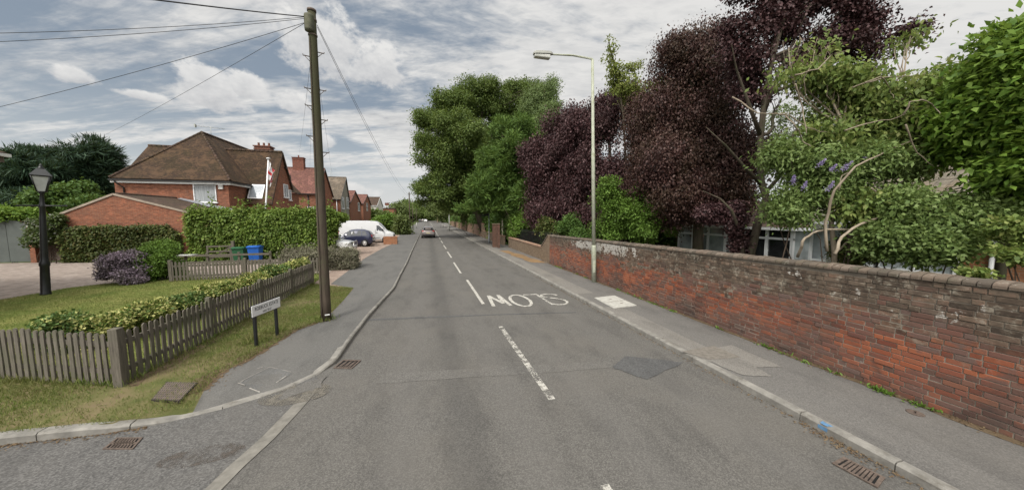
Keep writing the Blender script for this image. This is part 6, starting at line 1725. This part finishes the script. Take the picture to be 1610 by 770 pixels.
tree('plum_tree', 'tall open purple plum with a bare leaning trunk, cut by the picture top', 'tree', T(1182, 7.3), [T(1182, 7.3), gp(1180, 398, 7.3), gp(1192, 350, 7.3), gp(1205, 312, 7.3), gp(1197, 285, 7.3), gp(1196, 215, 7.3), gp(1203, 150, 7.3), gp(1215, 90, 7.4), gp(1235, 20, 7.4)],
     [blob(1222, 30, 7.6, 56, 28, .8), blob(1160, 55, 8, 36, 26, .7), blob(1135, 95, 8.3, 22, 22, .6), blob(1310, 70, 7, 48, 26, .7), blob(1385, 88, 6.6, 36, 18, .5), blob(1290, -15, 7.2, 60, 30, .8), blob(1190, 105, 7.8, 40, 26, .7), blob(1340, 30, 6.8, 40, 22, .6), blob(1250, 95, 7.2, 40, 22, .6), blob(1190, -20, 7.7, 50, 30, .8), blob(1360, 115, 6.8, 30, 14, .4), blob(1170, 160, 8, 26, 30, .6), blob(1225, 165, 7.6, 24, 26, .5), blob(1410, 60, 6.5, 16, 14, .4)],
     6800, 8, .17, .088, .03, Lf['plum'], bark, 27, twigs=5, sub=10, rs=.38, gap=-.3, freq=2.2, droop=.35, up=.5, r0=.13, twig_r=.018, extra=plum_limbs, thick=.25)
# ivy-dark stem beside it
rng = np.random.default_rng(77)
t = thing('ivy_stump', 'dark purple leafed stem left of the leaning bare trunk, standing at the wall', 'tree stem', T(1163, 7.5))
mb = MB(); mb.tube([T(1163, 7.5), gp(1163, 395, 7.5), gp(1158, 350, 7.5), gp(1150, 318, 7.6)], [.08, .075, .06, .04], 8); mb.build('stem', bark, t)
p, o_ = crown_points(rng, [blob(1163, 385, 7.5, 14, 30, .2), blob(1156, 345, 7.5, 14, 30, .2), blob(1120, 335, 8, 30, 16, .3)], 900, .8)
leaves_obj('foliage', *spray_leaves(rng, p, o_, 9, .07, .075, .026, .6), Lf['plum'], t)

tree('sapling_tree', 'thin yellow green sapling poking up above the purple plums', 'tree', T(985, 14.5), [T(985, 14.5), gp(984, 260, 14.5), gp(980, 180, 14.5), gp(970, 120, 14.5), gp(957, 66, 14.5)],
     [blob(958, 85, 14.5, 7, 20, .35), blob(970, 120, 14.5, 16, 18, .5), blob(1000, 105, 14.4, 16, 10, .5), blob(985, 140, 14.5, 24, 18, .7), blob(1022, 150, 13.5, 22, 34, .8), blob(1012, 100, 14.4, 10, 8, .3), blob(1010, 190, 13.5, 16, 26, .6)],
     750, 8, .1, .12, .04, Lf['sap'], bark, 28, twigs=5, gap=-.6, droop=.3, r0=.07, twig_r=.015)

pale = [[(1150, 152), (1190, 178), (1222, 180), (1245, 178)], [(1218, 178), (1242, 182), (1262, 196), (1288, 206), (1300, 208)], [(1235, 182), (1252, 200), (1262, 222), (1275, 230)], [(1312, 400), (1322, 372), (1352, 352), (1392, 340), (1440, 322), (1500, 292), (1560, 262)],
        [(1255, 404), (1262, 380), (1278, 366), (1300, 360), (1345, 362), (1362, 352)], [(1300, 395), (1298, 350), (1312, 300), (1345, 262), (1400, 235), (1450, 215)], [(1420, 180), (1432, 160), (1450, 156), (1470, 168), (1480, 182)], [(1330, 205), (1360, 195), (1400, 188), (1430, 178)], [(1340, 138), (1390, 122), (1430, 120), (1480, 125)],
        [(1360, 130), (1385, 120), (1400, 140), (1405, 155)], [(1370, 296), (1385, 312), (1402, 318), (1420, 312)], [(1318, 300), (1325, 275), (1345, 268)], [(1250, 118), (1285, 110), (1310, 85), (1330, 80)], [(1252, 130), (1262, 170), (1268, 210)], [(1424, 196), (1440, 240), (1468, 262)], [(1480, 305), (1530, 288), (1600, 262)], [(1500, 330), (1540, 300), (1575, 290)]]
def pale_limbs(mb, rng):
    for i, l in enumerate(pale):
        n = len(l); y0 = 4.75 + rng.normal() * .2 - (l[0][0] - 1300) * .004
        pts = [np.array(gp(x, y, y0 + rng.normal() * .12)) for x, y in l]
        q = []
        for a, b in zip(pts, pts[1:]):
            for k in range(3): q.append(a + (b - a) * k / 3 + rng.normal(size=3) * .008)
        q.append(pts[-1]); m = len(q)
        r0_ = .029 if l[0][1] > 390 else .015
        mb.tube(q, [r0_ * (1 - .6 * k / (m - 1)) for k in range(m)], 6)
tree('cherry_tree', 'straggly light green tree with bare pale twisting branches over the wall', 'tree', T(1316, 5.2), [T(1316, 5.2), gp(1312, 400, 5.2), gp(1306, 340, 5.2), gp(1315, 280, 5.3), gp(1330, 200, 5.4)],
     [blob(1278, 76, 5.9, 20, 16, .4), blob(1255, 118, 6, 30, 13, .4), blob(1300, 120, 5.8, 30, 22, .5), blob(1342, 130, 5.5, 40, 24, .5), blob(1400, 150, 5.2, 50, 30, .6), blob(1462, 128, 4.8, 34, 22, .5), blob(1450, 165, 4.9, 50, 40, .7), blob(1330, 178, 5.6, 44, 24, .5), blob(1300, 215, 5.6, 30, 22, .4), blob(1385, 215, 5.3, 50, 26, .6), blob(1440, 250, 4.8, 50, 30, .6), blob(1330, 320, 5, 40, 22, .4), blob(1372, 340, 4.8, 26, 18, .3), blob(1240, 75, 6.1, 14, 16, .3), blob(1430, 62, 5.5, 10, 7, .2), blob(1490, 210, 4.6, 34, 34, .5)],
     3500, 7, .2, .125, .032, Lf['cherry'], bpale, 29, twigs=5, sub=16, rs=.3, gap=-.45, freq=2.5, droop=.75, up=.5, r0=.06, twig_r=.012, extra=pale_limbs, thick=.3)
tree('bay_tree', 'bright fresh green large leaved tree filling the right edge of the picture', 'tree', T(1580, 3.6), [T(1580, 3.6), gp(1578, 380, 3.6), gp(1575, 300, 3.6), gp(1580, 200, 3.6), gp(1590, 120, 3.6)],
     [blob(1590, 92, 3.5, 36, 40, .5), blob(1560, 125, 3.7, 40, 26, .5), blob(1540, 188, 3.8, 44, 34, .5), blob(1590, 170, 3.4, 46, 40, .5), blob(1512, 228, 4, 34, 26, .4), blob(1600, 240, 3.3, 50, 44, .5), blob(1630, 130, 3.2, 50, 80, .6), blob(1640, 240, 3, 50, 80, .6), blob(1600, 310, 3.4, 30, 40, .4), blob(1550, 240, 3.7, 36, 26, .4), blob(1605, 50, 3.5, 20, 18, .4)],
     4400, 8, .15, .145, .036, Lf['bright'], bark, 30, twigs=3, sub=15, rs=.27, gap=-.8, freq=2.5, droop=.25, up=.8, out=.7, r0=.08, twig_r=.015)
# shrubs behind the wall
t = shrub('buddleia_shrub', 'loose grey green buddleia with lilac flower spikes behind the wall', 'shrub', T(1290, 5.3), [blob(1262, 262, 5.76, 30, 24, .5), blob(1300, 255, 5.40, 40, 26, .5), blob(1350, 270, 5.04, 40, 30, .5), blob(1262, 300, 5.58, 34, 30, .5), blob(1310, 305, 5.22, 36, 26, .5), blob(1232, 245, 5.85, 20, 20, .4), blob(1390, 300, 4.68, 40, 30, .5), blob(1240, 330, 5.67, 22, 20, .4), blob(1415, 262, 4.68, 30, 22, .4)],
          2700, 9, .16, .11, .021, Lf['budd'], M['stem'], 31, gap=-.5, freq=2.5, droop=.3)
rng = np.random.default_rng(32)
for px, py, s in ((1330, 262, 1.2), (1375, 269, 1.3), (1248, 283, 1), (1265, 292, .8), (1305, 294, 1.1), (1291, 256, .8), (1310, 264, .7), (1462, 334, 1), (1362, 248, .7)):
    c = np.array(gp(px, py, 4.75 if px < 1400 else 3.9)); d = np.array([rng.normal() * .4, -.3, .5]); d /= np.linalg.norm(d)
    n = 170; u = rng.random(n); P = c + d * (u[:, None] - .4) * .2 * s + rng.normal(size=(n, 3)) * (.028 * s * (1.1 - u))[:, None]
    leaves_obj('flower', P, rng.normal(size=(n, 3)), rng.normal(size=(n, 3)), np.full(n, .022), np.full(n, .009), Lf['flower'], t)
shrub('green_shrub', 'fresh green shrub over the wall just right of the street light', 'shrub', T(990, 11.9), [blob(985, 335, 12.4, 36, 40, .8), blob(955, 312, 12.8, 18, 30, .6), blob(1035, 362, 11.6, 40, 20, .7), blob(965, 360, 12.6, 26, 26, .6), blob(1010, 345, 12, 34, 34, .7), blob(1005, 300, 12.4, 14, 16, .4)], 3600, 9, .1, .1, .032, Lf['bush'], M['stem'], 33, gap=-.8)
shrub('green_shrub', 'mid green shrub spilling over the wall top below the pale branches', 'shrub', T(1450, 3.95), [blob(1430, 372, 4.1, 40, 34, .4), blob(1470, 350, 3.9, 40, 30, .4), blob(1400, 395, 4.3, 34, 20, .35), blob(1490, 385, 3.6, 30, 24, .35), blob(1445, 320, 4.1, 34, 22, .4), blob(1395, 350, 4.5, 24, 20, .35), blob(1520, 335, 3.6, 26, 20, .35)], 3600, 8, .15, .085, .026, Lf['budd'], M['stem'], 34, gap=-.8, freq=3)
shrub('dark_shrub', 'dark green shrub under the bungalow window behind the wall', 'shrub', T(1370, 5.2), [blob(1362, 378, 5.2, 34, 26, .4), blob(1395, 372, 4.9, 26, 22, .35), blob(1340, 400, 5.2, 26, 12, .3)], 1300, 8, .08, .08, .026, Lf['ivy'], M['stem'], 35)
shrub('dark_shrub', 'ivy clump hanging on the wall top at the far right edge', 'shrub', T(1560, 3.3), [blob(1520, 415, 3.3, 30, 14, .25), blob(1585, 400, 2.9, 30, 18, .25), blob(1560, 425, 3.0, 40, 10, .2), blob(1600, 365, 2.9, 26, 24, .3)], 1100, 8, .06, .075, .03, Lf['cherry'], M['stem'], 36, gap=-.4)
shrub('white_flower', 'small white flowered plant standing on the wall top by the window', 'plant', T(1330, 5.5), [blob(1332, 398, 5.4, 9, 8, .12), blob(1308, 405, 5.6, 7, 5, .1)], 120, 8, .03, .05, .022, leaf_mat('white_petal', [(.6, .6, .58), (.7, .7, .68)], .7, .2, .2, .1, (.5, .5, .45)), M['stem'], 37)
for i, (bl, n, m_, lab, px, Y) in enumerate((([blob(830, 350, 25.5, 28, 24, 1), blob(808, 358, 27.5, 18, 20, .8)], 2200, Lf['bush'], 'green bush behind the low wall between the pale post and the plum', 825, 24),
        ([blob(868, 362, 20.5, 26, 20, 1), blob(893, 365, 19, 20, 18, 1)], 1500, Lf['ivy'], 'dark bush behind the railings by the raked wall end', 875, 20.5),
        ([blob(915, 372, 16.5, 26, 16, .8), blob(900, 352, 18, 20, 16, .8)], 1300, Lf['laurel'], 'low dark green bush over the wall left of the street light', 912, 16.8),
        ([blob(735, 345, 45, 26, 20, 2.5), blob(765, 348, 38, 18, 22, 2)], 1800, Lf['laurel'], 'dark bush under the oak behind the pink wall', 745, 44),
        ([blob(715, 338, 66, 22, 16, 3), blob(695, 336, 85, 16, 12, 3), blob(735, 330, 60, 22, 20, 3)], 2600, Lf['far'], 'light green bushes overhanging the long pinkish wall', 710, 70))):
    k = Y / 20; shrub('garden_bush', lab, 'bush', T(px, Y), bl, n, 9, .16 * k, .13 * k, .045 * k, m_, M['stem'], 40 + i, gap=-.9, freq=1.5)
# trees closing the view behind the gardens on the right
for i, (px, Y, bl, n, lab) in enumerate(((900, 36, [blob(890, 300, 38, 40, 50, 4), blob(930, 320, 34, 40, 40, 4), blob(860, 320, 36, 30, 40, 3)], 2600, 'green tree standing well behind the first two purple plums'),
        (1075, 22, [blob(1060, 310, 24, 50, 50, 3), blob(1010, 320, 26, 40, 40, 3), blob(1130, 300, 20, 50, 50, 3)], 2800, 'green tree well behind the brownish purple plum'),
        (1330, 12.5, [blob(1290, 250, 14.5, 50, 36, 2), blob(1360, 235, 13, 60, 40, 2), blob(1440, 225, 11, 60, 40, 2), blob(1250, 200, 15, 30, 40, 2)], 2600, 'green tree behind the bungalow roof seen through the pale branches'),
        (1500, 8.5, [blob(1480, 240, 9, 60, 50, 1.6), blob(1550, 220, 8, 60, 60, 1.6), blob(1600, 280, 7, 50, 50, 1.5)], 2200, 'dull green tree behind the bright large leaved one'))):
    k = Y / 24; tree('background_tree', lab, 'tree', T(px, Y), [T(px, Y), gp(px, 330, Y), gp(px, 270, Y)], bl, n, 9, .28 * k, .24 * k, .08 * k, Lf['far'] if i % 2 else Lf['oak'], bark, 50 + i, gap=-.7, freq=1.2, r0=.2, twigs=3)

# ------------------------------------------------------------------ hedges and the left side
def box_points(rng, x0, x1, y0, y1, z0, z1, n, lump=.2, freq=1.0):
    """leaf sprays over the front, top and ends of a clipped hedge"""
    dx, dy, dz = x1 - x0, y1 - y0, z1 - z0; a = np.array([dx * dz, dx * dy, dy * dz, dy * dz]); k = rng.choice(4, n, p=a / a.sum())
    u, v = rng.random(n), rng.random(n); P = np.zeros((n, 3)); O = np.zeros((n, 3))
    for f, (ax_, o) in enumerate((((u, 0 * u, v), (0, -1, .25)), ((u, v, 0 * u + 1), (0, -.1, 1)), ((0 * u, u, v), (-1, 0, .25)), ((0 * u + 1, u, v), (1, 0, .25)))):
        s = k == f; P[s] = np.stack([x0 + ax_[0] * dx, y0 + ax_[1] * dy, z0 + ax_[2] * dz], 1)[s]; O[s] = o
    f1, f2 = fnoise(rng, freq), fnoise(rng, freq * 3)
    P += O * (lump * f1(P) + lump * .4 * f2(P) - rng.random(n) ** 2 * .25)[:, None]
    return P, O
def f_top(rng, x0, x1, n): return rng.random(n) ** 4 * 2
def hedge(name, label, cat, x0, x1, y0, y1, z0, z1, n, per, spread, L, W, leaf, seed, lump=.2, droop=.5, freq=1.0, zfun=None):
    rng = np.random.default_rng(seed); t = thing(name, label, cat, ((x0 + x1) / 2, y0, .1))
    P, O = box_points(rng, x0, x1, y0, y1, z0, z1, n, lump, freq)
    if zfun: P[:, 2] = z0 + (P[:, 2] - z0) * np.array([zfun(x) for x in P[:, 0]])
    ns = n // 9; S_ = np.stack([x0 + (x1 - x0) * rng.random(ns), y0 + (y1 - y0) * rng.random(ns), z1 + (z1 - z0) * .0 + np.abs(rng.normal(0, .13, ns)) * (1 + f_top(rng, x0, x1, ns))], 1)
    P = np.r_[P, S_]; O = np.r_[O, np.tile(np.array([0, -.2, 1.0]), (ns, 1))]
    leaves_obj('foliage', *clear_road(*spray_leaves(rng, P, O, per, spread, L, W, droop, .5, .7)), leaf, t)
    mb = MB()
    for i in range(max(4, int((x1 - x0) / .5))):
        x = x0 + .2 + (x1 - x0 - .4) * rng.random(); mb.tube(curve((x, (y0 + y1) / 2, .05), (x + rng.normal() * .3, (y0 + y1) / 2, z0 + (z1 - z0) * (.8 if not zfun else .8 * zfun(x))), rng, .05, 4), .025, 5)
    mb.build('stem', M['stem'], t)
    # dark inner mass of dead twigs and old leaves
    P2, O2 = box_points(rng, x0 + .25, x1 - .25, y0 + .3, y1, z0, z1 - .3, n // 3, lump * .5, freq)
    if zfun: P2[:, 2] = z0 + (P2[:, 2] - z0) * np.array([zfun(x) for x in P2[:, 0]])
    leaves_obj('inner_foliage', *spray_leaves(rng, P2, O2, per, spread, L * 1.5, W * 1.5, droop), Lf['ivy'], t)
    return t
hedge('garden_hedge', 'overgrown dark hedge under the oak behind the long pinkish wall', 'hedge', WX + 1.5, WX + 3.2, 28.5, 112, .1, 3.1, 9000, 9, .3, .26, .09, Lf['laurel'], 160, .5, .2, .35)
hedge('garden_hedge', 'dark hedge behind the purple plums at the back of the garden', 'hedge', 13.5, 15.5, 11.5, 27, .1, 3.4, 4000, 9, .2, .2, .07, Lf['laurel'], 161, .35, .2, .6)
Yc = 23.4
x0, x1 = AY(295, 360, Yc)[0], AY(519, 360, Yc)[0]; zt = AY(420, 330, Yc)[1]
hedge('creeper_hedge', 'tall clipped hedge of glossy creeper between the garage and the telegraph pole', 'hedge', x0, x1, Yc, Yc + 1.3, .1, zt - .28, 9000, 9, .11, .16, .052, Lf['creeper'], 60, .2, .75, .9, lambda x: 1 - .13 * max(0, (x - x1 + 1.6) / 1.6))
shrub('creeper_shoots', 'rounded tuft of creeper at the right end of the tall hedge beyond the pole', 'climber', (x1 + .1, Yc + .6, .1), [blob(524, 343, Yc + .6, 14, 14, .6), blob(517, 365, Yc + .6, 9, 24, .5)], 1000, 9, .1, .15, .05, Lf['creeper'], M['stem'], 162)
# ivy on the garage front
rng = np.random.default_rng(61)
t = thing('ivy', 'clipped dark ivy covering the lower front of the brick garage', 'climber', (AY(190, 400, Yg)[0], Yg - .1, .1))
xa_, xb_ = AY(106, 380, Yg)[0], AY(284, 380, Yg)[0]; zt1 = AY(190, 355, Yg)[1]; n = 5200
P = np.stack([xa_ + (xb_ - xa_) * rng.random(n), Yg - .05 - .25 * rng.random(n), rng.random(n)], 1)
e = np.minimum((P[:, 0] - xa_) / .7, 1) * np.minimum((xb_ - P[:, 0]) / .5, 1); f1 = fnoise(rng, 1.5)
P[:, 2] = .12 + P[:, 2] * (zt1 - .12) * np.clip(.72 + .28 * e + .05 * f1(P * [1, 0, 0]), .3, 1.1)
O = np.tile(np.array([0, -1, .2]), (n, 1)); P[:, 1] += .09 * f1(P)
leaves_obj('foliage', *spray_leaves(rng, P, O, 7, .09, .12, .045, Lf['ivy'] and .6), Lf['ivy'], t)
mb = MB()
for i in range(9):
    x = xa_ + .4 + (xb_ - xa_ - .8) * rng.random(); mb.tube(curve((x, Yg - .05, .1), (x + rng.normal() * .5, Yg - .06, zt1 * .8), rng, .06, 5), .016, 5)
mb.build('stem', M['stem'], t)

shrub('round_bush', 'rounded fresh green bush beside the purple one at the lawn edge', 'bush', T(243, 16.6), [blob(243, 408, 16.9, 26, 22, .75), blob(248, 426, 16.9, 25, 15, .7), blob(228, 418, 16.8, 16, 18, .55), blob(256, 394, 16.9, 14, 9, .4)], 4200, 9, .08, .075, .026, Lf['bush'], M['stem'], 62, gap=-2, shell=.9)
shrub('round_bush', 'rounded greyish purple bush left of the green one at the lawn edge', 'bush', T(192, 16.6), [blob(194, 421, 16.3, 24, 20, .75), blob(206, 430, 16.2, 22, 15, .6), blob(182, 416, 16.4, 15, 14, .5), blob(200, 416, 16.3, 20, 18, .6)], 3600, 9, .07, .07, .02, Lf['heather'], M['stem'], 63, gap=-2, shell=.9)
vs_ = [(95, 512, 8.3, 42, 24, 'green_v', 'spreading glossy dark green shrub behind the fence left of the corner'), (158, 506, 8.5, 34, 22, 'varieg', 'cream speckled shrub right above the fence corner post'), (222, 487, 9.2, 34, 20, 'varieg', 'yellow and green shrub second along the fence from the corner'), (285, 470, 10, 34, 15, 'green_v', 'low mostly green shrub along the fence behind the sign'), (338, 452, 11.2, 26, 13, 'varieg', 'yellow flecked shrub midway along the roadside fence'), (388, 437, 12.3, 28, 12, 'varieg', 'bright yellow variegated shrub along the fence left of the bins'), (430, 423, 13.3, 24, 11, 'green_v', 'green shrub along the fence near its far end'), (465, 411, 14.2, 20, 10, 'varieg', 'yellow tipped shrub at the far end of the roadside fence')]
for i, (px, py, Y, rx, ry, mk, lab) in enumerate(vs_):
    X, z = AY(px, py, Y); b = blob(px, py + 4, Y, rx * .8, ry * .68, .4); b = ((b[0][0], b[0][1], b[0][2]), (b[1][0], .38, b[1][2]))
    low_ = ((X, Y, z * .5), (b[1][0] * .8, .34, z * .42))
    sh = ((X + .2, Y + .1, b[0][2] + .02), (b[1][0] * .55, .3, b[1][2] * .85))
    shrub('variegated_shrub', lab, 'shrub', (X, Y, .1), [b, low_, sh], 1500, 8, .055, .065, .024, Lf[mk], M['stem'], 70 + i, gap=-.9, freq=3, group='shrubs along the picket fence')
x0, x1 = AY(440, 405, 17.6)[0], AY(551, 405, 17.6)[0]; zt = AY(520, 400, 17.6)[1]
hedge('low_hedge', 'low straggly grey brown hedge behind the telegraph pole at the drive', 'hedge', x0, x1, 17.6, 18.9, .1, zt, 3000, 9, .09, .09, .018, Lf['grey'], 64, .1, -.3, 1.5)
tree('conifer_tree', 'dark spiky cedar behind the garage and lantern', 'tree', T(110, 41), [T(110, 41), gp(110, 300, 41), gp(118, 250, 41), gp(132, 222, 41)],
     [blob(120, 240, 41, 21, 17, 3), blob(140, 236, 41, 18, 14, 2.5), blob(94, 252, 41, 24, 14, 3), blob(76, 268, 41, 29, 11, 3), blob(62, 290, 41, 29, 11, 3), blob(104, 278, 41, 35, 19, 4), blob(148, 258, 41, 18, 14, 2.5), blob(60, 312, 41, 29, 12, 3), blob(100, 310, 41, 35, 20, 4), blob(144, 285, 41, 21, 20, 3), blob(69, 240, 41, 13, 6, 1.6), blob(52, 272, 41, 14, 5, 1.6), blob(39, 296, 41, 13, 4, 1.5)],
     13000, 10, .32, .7, .035, Lf['cedar'], bark, 65, gap=-.25, freq=.8, droop=-.2, up=.6, out=1.5, flat=.25, r0=.3, twigs=5, twig_r=.05, thick=.3, sub=18, rs=.22, dmax=1.25)
shrub('laurel_bush', 'broad leaved green bush below the cedar behind the garage', 'bush', T(118, 35), [blob(118, 305, 35, 30, 22, 2.2), blob(98, 318, 35, 24, 18, 2), blob(140, 318, 34, 24, 16, 2)], 2400, 9, .22, .22, .075, Lf['laurel'], M['stem'], 66)
shrub('climbing_plant', 'dark climber with white flowers beside the lantern above the trellis', 'climber', T(72, 24.6), [blob(72, 362, 24.6, 22, 18, .5), blob(85, 350, 24.5, 10, 12, .4), blob(58, 375, 24.7, 10, 14, .4)], 1300, 9, .12, .12, .045, leaf_mat('rose_leaf', [(.022, .04, .01), (.035, .055, .014), (.05, .075, .02), (.06, .085, .025), (.06, .085, .025), (.06, .085, .025), (.3, .3, .27)], .45, .2, .4, .3), M['stem'], 67)
shrub('climbing_plant', 'bright yellow green climber spread over the top of the grey gate', 'climber', T(18, 25.6), [blob(12, 337, 25.8, 30, 9, .7), blob(40, 338, 25.8, 18, 7, .6), blob(-20, 335, 25.8, 24, 10, .7)], 1500, 9, .13, .14, .05, Lf['bright'], M['stem'], 68)
rb = random.Random(5)
far_l = [((600, 352, 60, 18, 14, 2.2), 'bush', 'dark green clipped bush right of the van', 'bush', 1600), ((632, 356, 52, 9, 13, 1.6), 'far', 'small upright bush beside the far brown pole', 'bush', 900), ((616, 348, 80, 24, 14, 4), 'far', 'spreading bush behind the far brown pole', 'bush', 1500), ((600, 342, 96, 20, 12, 4), 'oak', 'reddish green hedge before the white walled house', 'bush', 1300)]
for i, (bl, mk, lab, cat, n) in enumerate(far_l):
    k = bl[2] / 22; X_, z_ = AY(bl[0], bl[1], bl[2]); b = blob(*bl); lo = ((b[0][0], b[0][1], b[0][2] * .55), (b[1][0] * .9, b[1][1] * .9, b[0][2] * .55))
    shrub('garden_bush', lab, cat, (X_, bl[2], .05), [b, lo], n, 9, .14 * k, .14 * k, .05 * k, Lf[mk], M['stem'], 80 + i)
far_t = [(624, 332, 170, 22, 13), (645, 328, 220, 16, 15), (662, 334, 260, 14, 12), (684, 334, 240, 18, 14), (704, 330, 150, 18, 16), (660, 338, 330, 22, 8), (692, 325, 190, 16, 18)]
for i, (px, py, Y, rx, ry) in enumerate(far_t):
    k = Y / 22; lab = ['leafy tree over the far end of the house row', 'taller far tree behind the last pole', 'pale far tree closing the end of the road, left half', 'pale far tree closing the end of the road, right half', 'far tree above the long pinkish wall', 'low wide tree line at the very end of the road', 'far tree showing under the oak edge'][i]
    base = (AY(px, 345, Y)[0], Y, 0)
    tree('far_tree', lab, 'tree', base, [base, gp(px, py + 4, Y), gp(px, py - 4, Y)], [blob(px, py, Y, rx * .8, ry * .85, 7), blob(px - rx * .6, py + 4, Y, rx * .5, ry * .6, 6), blob(px + rx * .6, py + 5, Y + 6, rx * .6, ry * .7, 6)], 1500, 8, .13 * k, .11 * k, .04 * k, Lf['far'] if i % 2 == 0 else Lf['oak'], bark, 90 + i, r0=.4, twig_r=.08, gap=-.9, freq=.4)

# ------------------------------------------------------------------ grass, weeds and fallen leaves
def inside(P, poly):
    x, y = P[:, 0], P[:, 1]; r = np.zeros(len(P), bool); n = len(poly); j = n - 1
    for i in range(n):
        xi, yi = poly[i]; xj, yj = poly[j]
        r ^= ((yi > y) != (yj > y)) & (x < (xj - xi) * (y - yi) / (yj - yi + 1e-12) + xi); j = i
    return r
def scatter(rng, poly, n, lo, hi, keep=None):
    P = np.stack([rng.uniform(lo[0], hi[0], n), rng.uniform(lo[1], hi[1], n)], 1); P = P[inside(P, poly)]
    if keep is not None: P = P[keep(P)]
    return P
Lf['grass'] = leaf_mat('grass_blade', [(.045, .075, .015), (.07, .105, .022), (.11, .14, .035), (.2, .18, .08)], .6, .3, .25, .6, (.14, .125, .05))
rng = np.random.default_rng(99)
fg = fnoise(rng, 1.4)
def blades(name, poly, n, lo, hi, z, hmin, hmax, wd, thr):
    P2 = scatter(rng, poly, n, lo, hi); f = fg(np.c_[P2, np.zeros(len(P2))]); P2 = P2[f + rng.normal(0, .6, len(P2)) > thr]; m = len(P2)
    P = np.c_[P2, np.full(m, z)]; D = rng.normal(size=(m, 3)) * .5; D[:, 2] = 1
    o = leaves_obj(name, P, D, rng.normal(size=(m, 3)), rng.uniform(hmin, hmax, m), np.full(m, wd), Lf['grass'], None, .0)
    return tag(o, None, None, None, 'stuff')
tag(blades('grass', verge, 190000, (-9, 4.9), (-2.5, 14.5), .1, .025, .075, .0035, -.6), 'short patchy grass on the verge between fence and pavement', 'grass')
tag(blades('grass', lawn, 170000, (-14.5, 6), (-4.4, 17), .1, .02, .045, .004, -1.2), 'mown grass on the lawn behind the picket fence', 'grass')
# taller tufts along the fence foot and the posts
pts = []
for a, b in ((FC, FE), (FC, FLL)):
    for q in np.linspace(0, 1, 900): v = a.lerp(b, float(q)); pts.append((v.x + rng.normal() * .06, v.y + rng.normal() * .06, .1))
for c in (PB.to_2d(), Vector(G(402, 545)), Vector(G(437, 527))):
    for _ in range(120): pts.append((c.x + rng.normal() * .12 - .05, c.y + rng.normal() * .12, .1))
P = np.array(pts); P = P[fg(P * 2) > -.5]; m = len(P); P = np.repeat(P, 3, 0); m = len(P); D = rng.normal(size=(m, 3)) * .35; D[:, 2] = 1
tag(leaves_obj('grass', P, D, rng.normal(size=(m, 3)), rng.uniform(.05, .17, m), np.full(m, .005), Lf['grass'], None, 0), 'long grass tufts along the foot of the fence', 'grass', None, 'stuff')
# weeds at the wall foot
pts = []
for y in list(rng.uniform(.5, 16, 26)) + [AX(1393, 615, WX)[0]] * 5 + [AX(1455, 632, WX)[0]] * 3:
    for _ in range(18): pts.append((WX - .06 - abs(rng.normal()) * .05, y + rng.normal() * .07, .105))
P = np.array(pts); m = len(P); D = rng.normal(size=(m, 3)) * .7; D[:, 2] = np.abs(D[:, 2]) + .3; D[:, 0] -= .3
tag(leaves_obj('weeds', P, D, rng.normal(size=(m, 3)) + [0, 0, 1], rng.uniform(.03, .09, m), np.full(m, .012), Lf['bush'], None), 'small weeds sprouting along the foot of the old wall', 'weeds', None, 'stuff')
# fallen leaves and grit
lm = leaf_mat('fallen_leaf', [(.10, .065, .038), (.15, .10, .06), (.2, .15, .09), (.08, .055, .035)], .8, .05, .1, .2, (.07, .05, .03), 1.0)
pts = []
for _ in range(900): y = rng.uniform(.6, 14); pts.append((KX - abs(rng.normal()) * .06 - .01, y, .006))
for _ in range(260): y = AX(1330, 712, KX)[0] + rng.normal() * .25; pts.append((KX - abs(rng.normal()) * .09 - .01, y, .016))
for _ in range(1300): y = rng.uniform(.5, 16); pts.append((WX - abs(rng.normal()) * .09 - .01, y, .11))
for _ in range(420): q = rng.random(); a = Vector(sk[3]).lerp(Vector(sk[5]), float(q)); pts.append((a.x + rng.normal() * .02, a.y - abs(rng.normal()) * .05, .012))
pv = [(a, b) for a, b in zip(pin, pin[1:])]
for _ in range(800): a, b = pv[rng.integers(0, 5)]; v = Vector(a).lerp(Vector(b), float(rng.random())); pts.append((v.x + rng.normal() * .1 - .06, v.y + rng.normal() * .06, .112))
for _ in range(90): pts.append((rng.uniform(-6, -3.4), rng.uniform(5.3, 8), .125))
P = np.array(pts); m = len(P); D = rng.normal(size=(m, 3)); D[:, 2] *= .15
tag(leaves_obj('fallen_leaves', P, D, rng.normal(size=(m, 3)) * .3 + [0, 0, 1], rng.uniform(.012, .04, m), rng.uniform(.005, .012, m), lm, None), 'dry brown leaves and grit along the kerbs and wall foot', 'leaf litter', None, 'stuff')
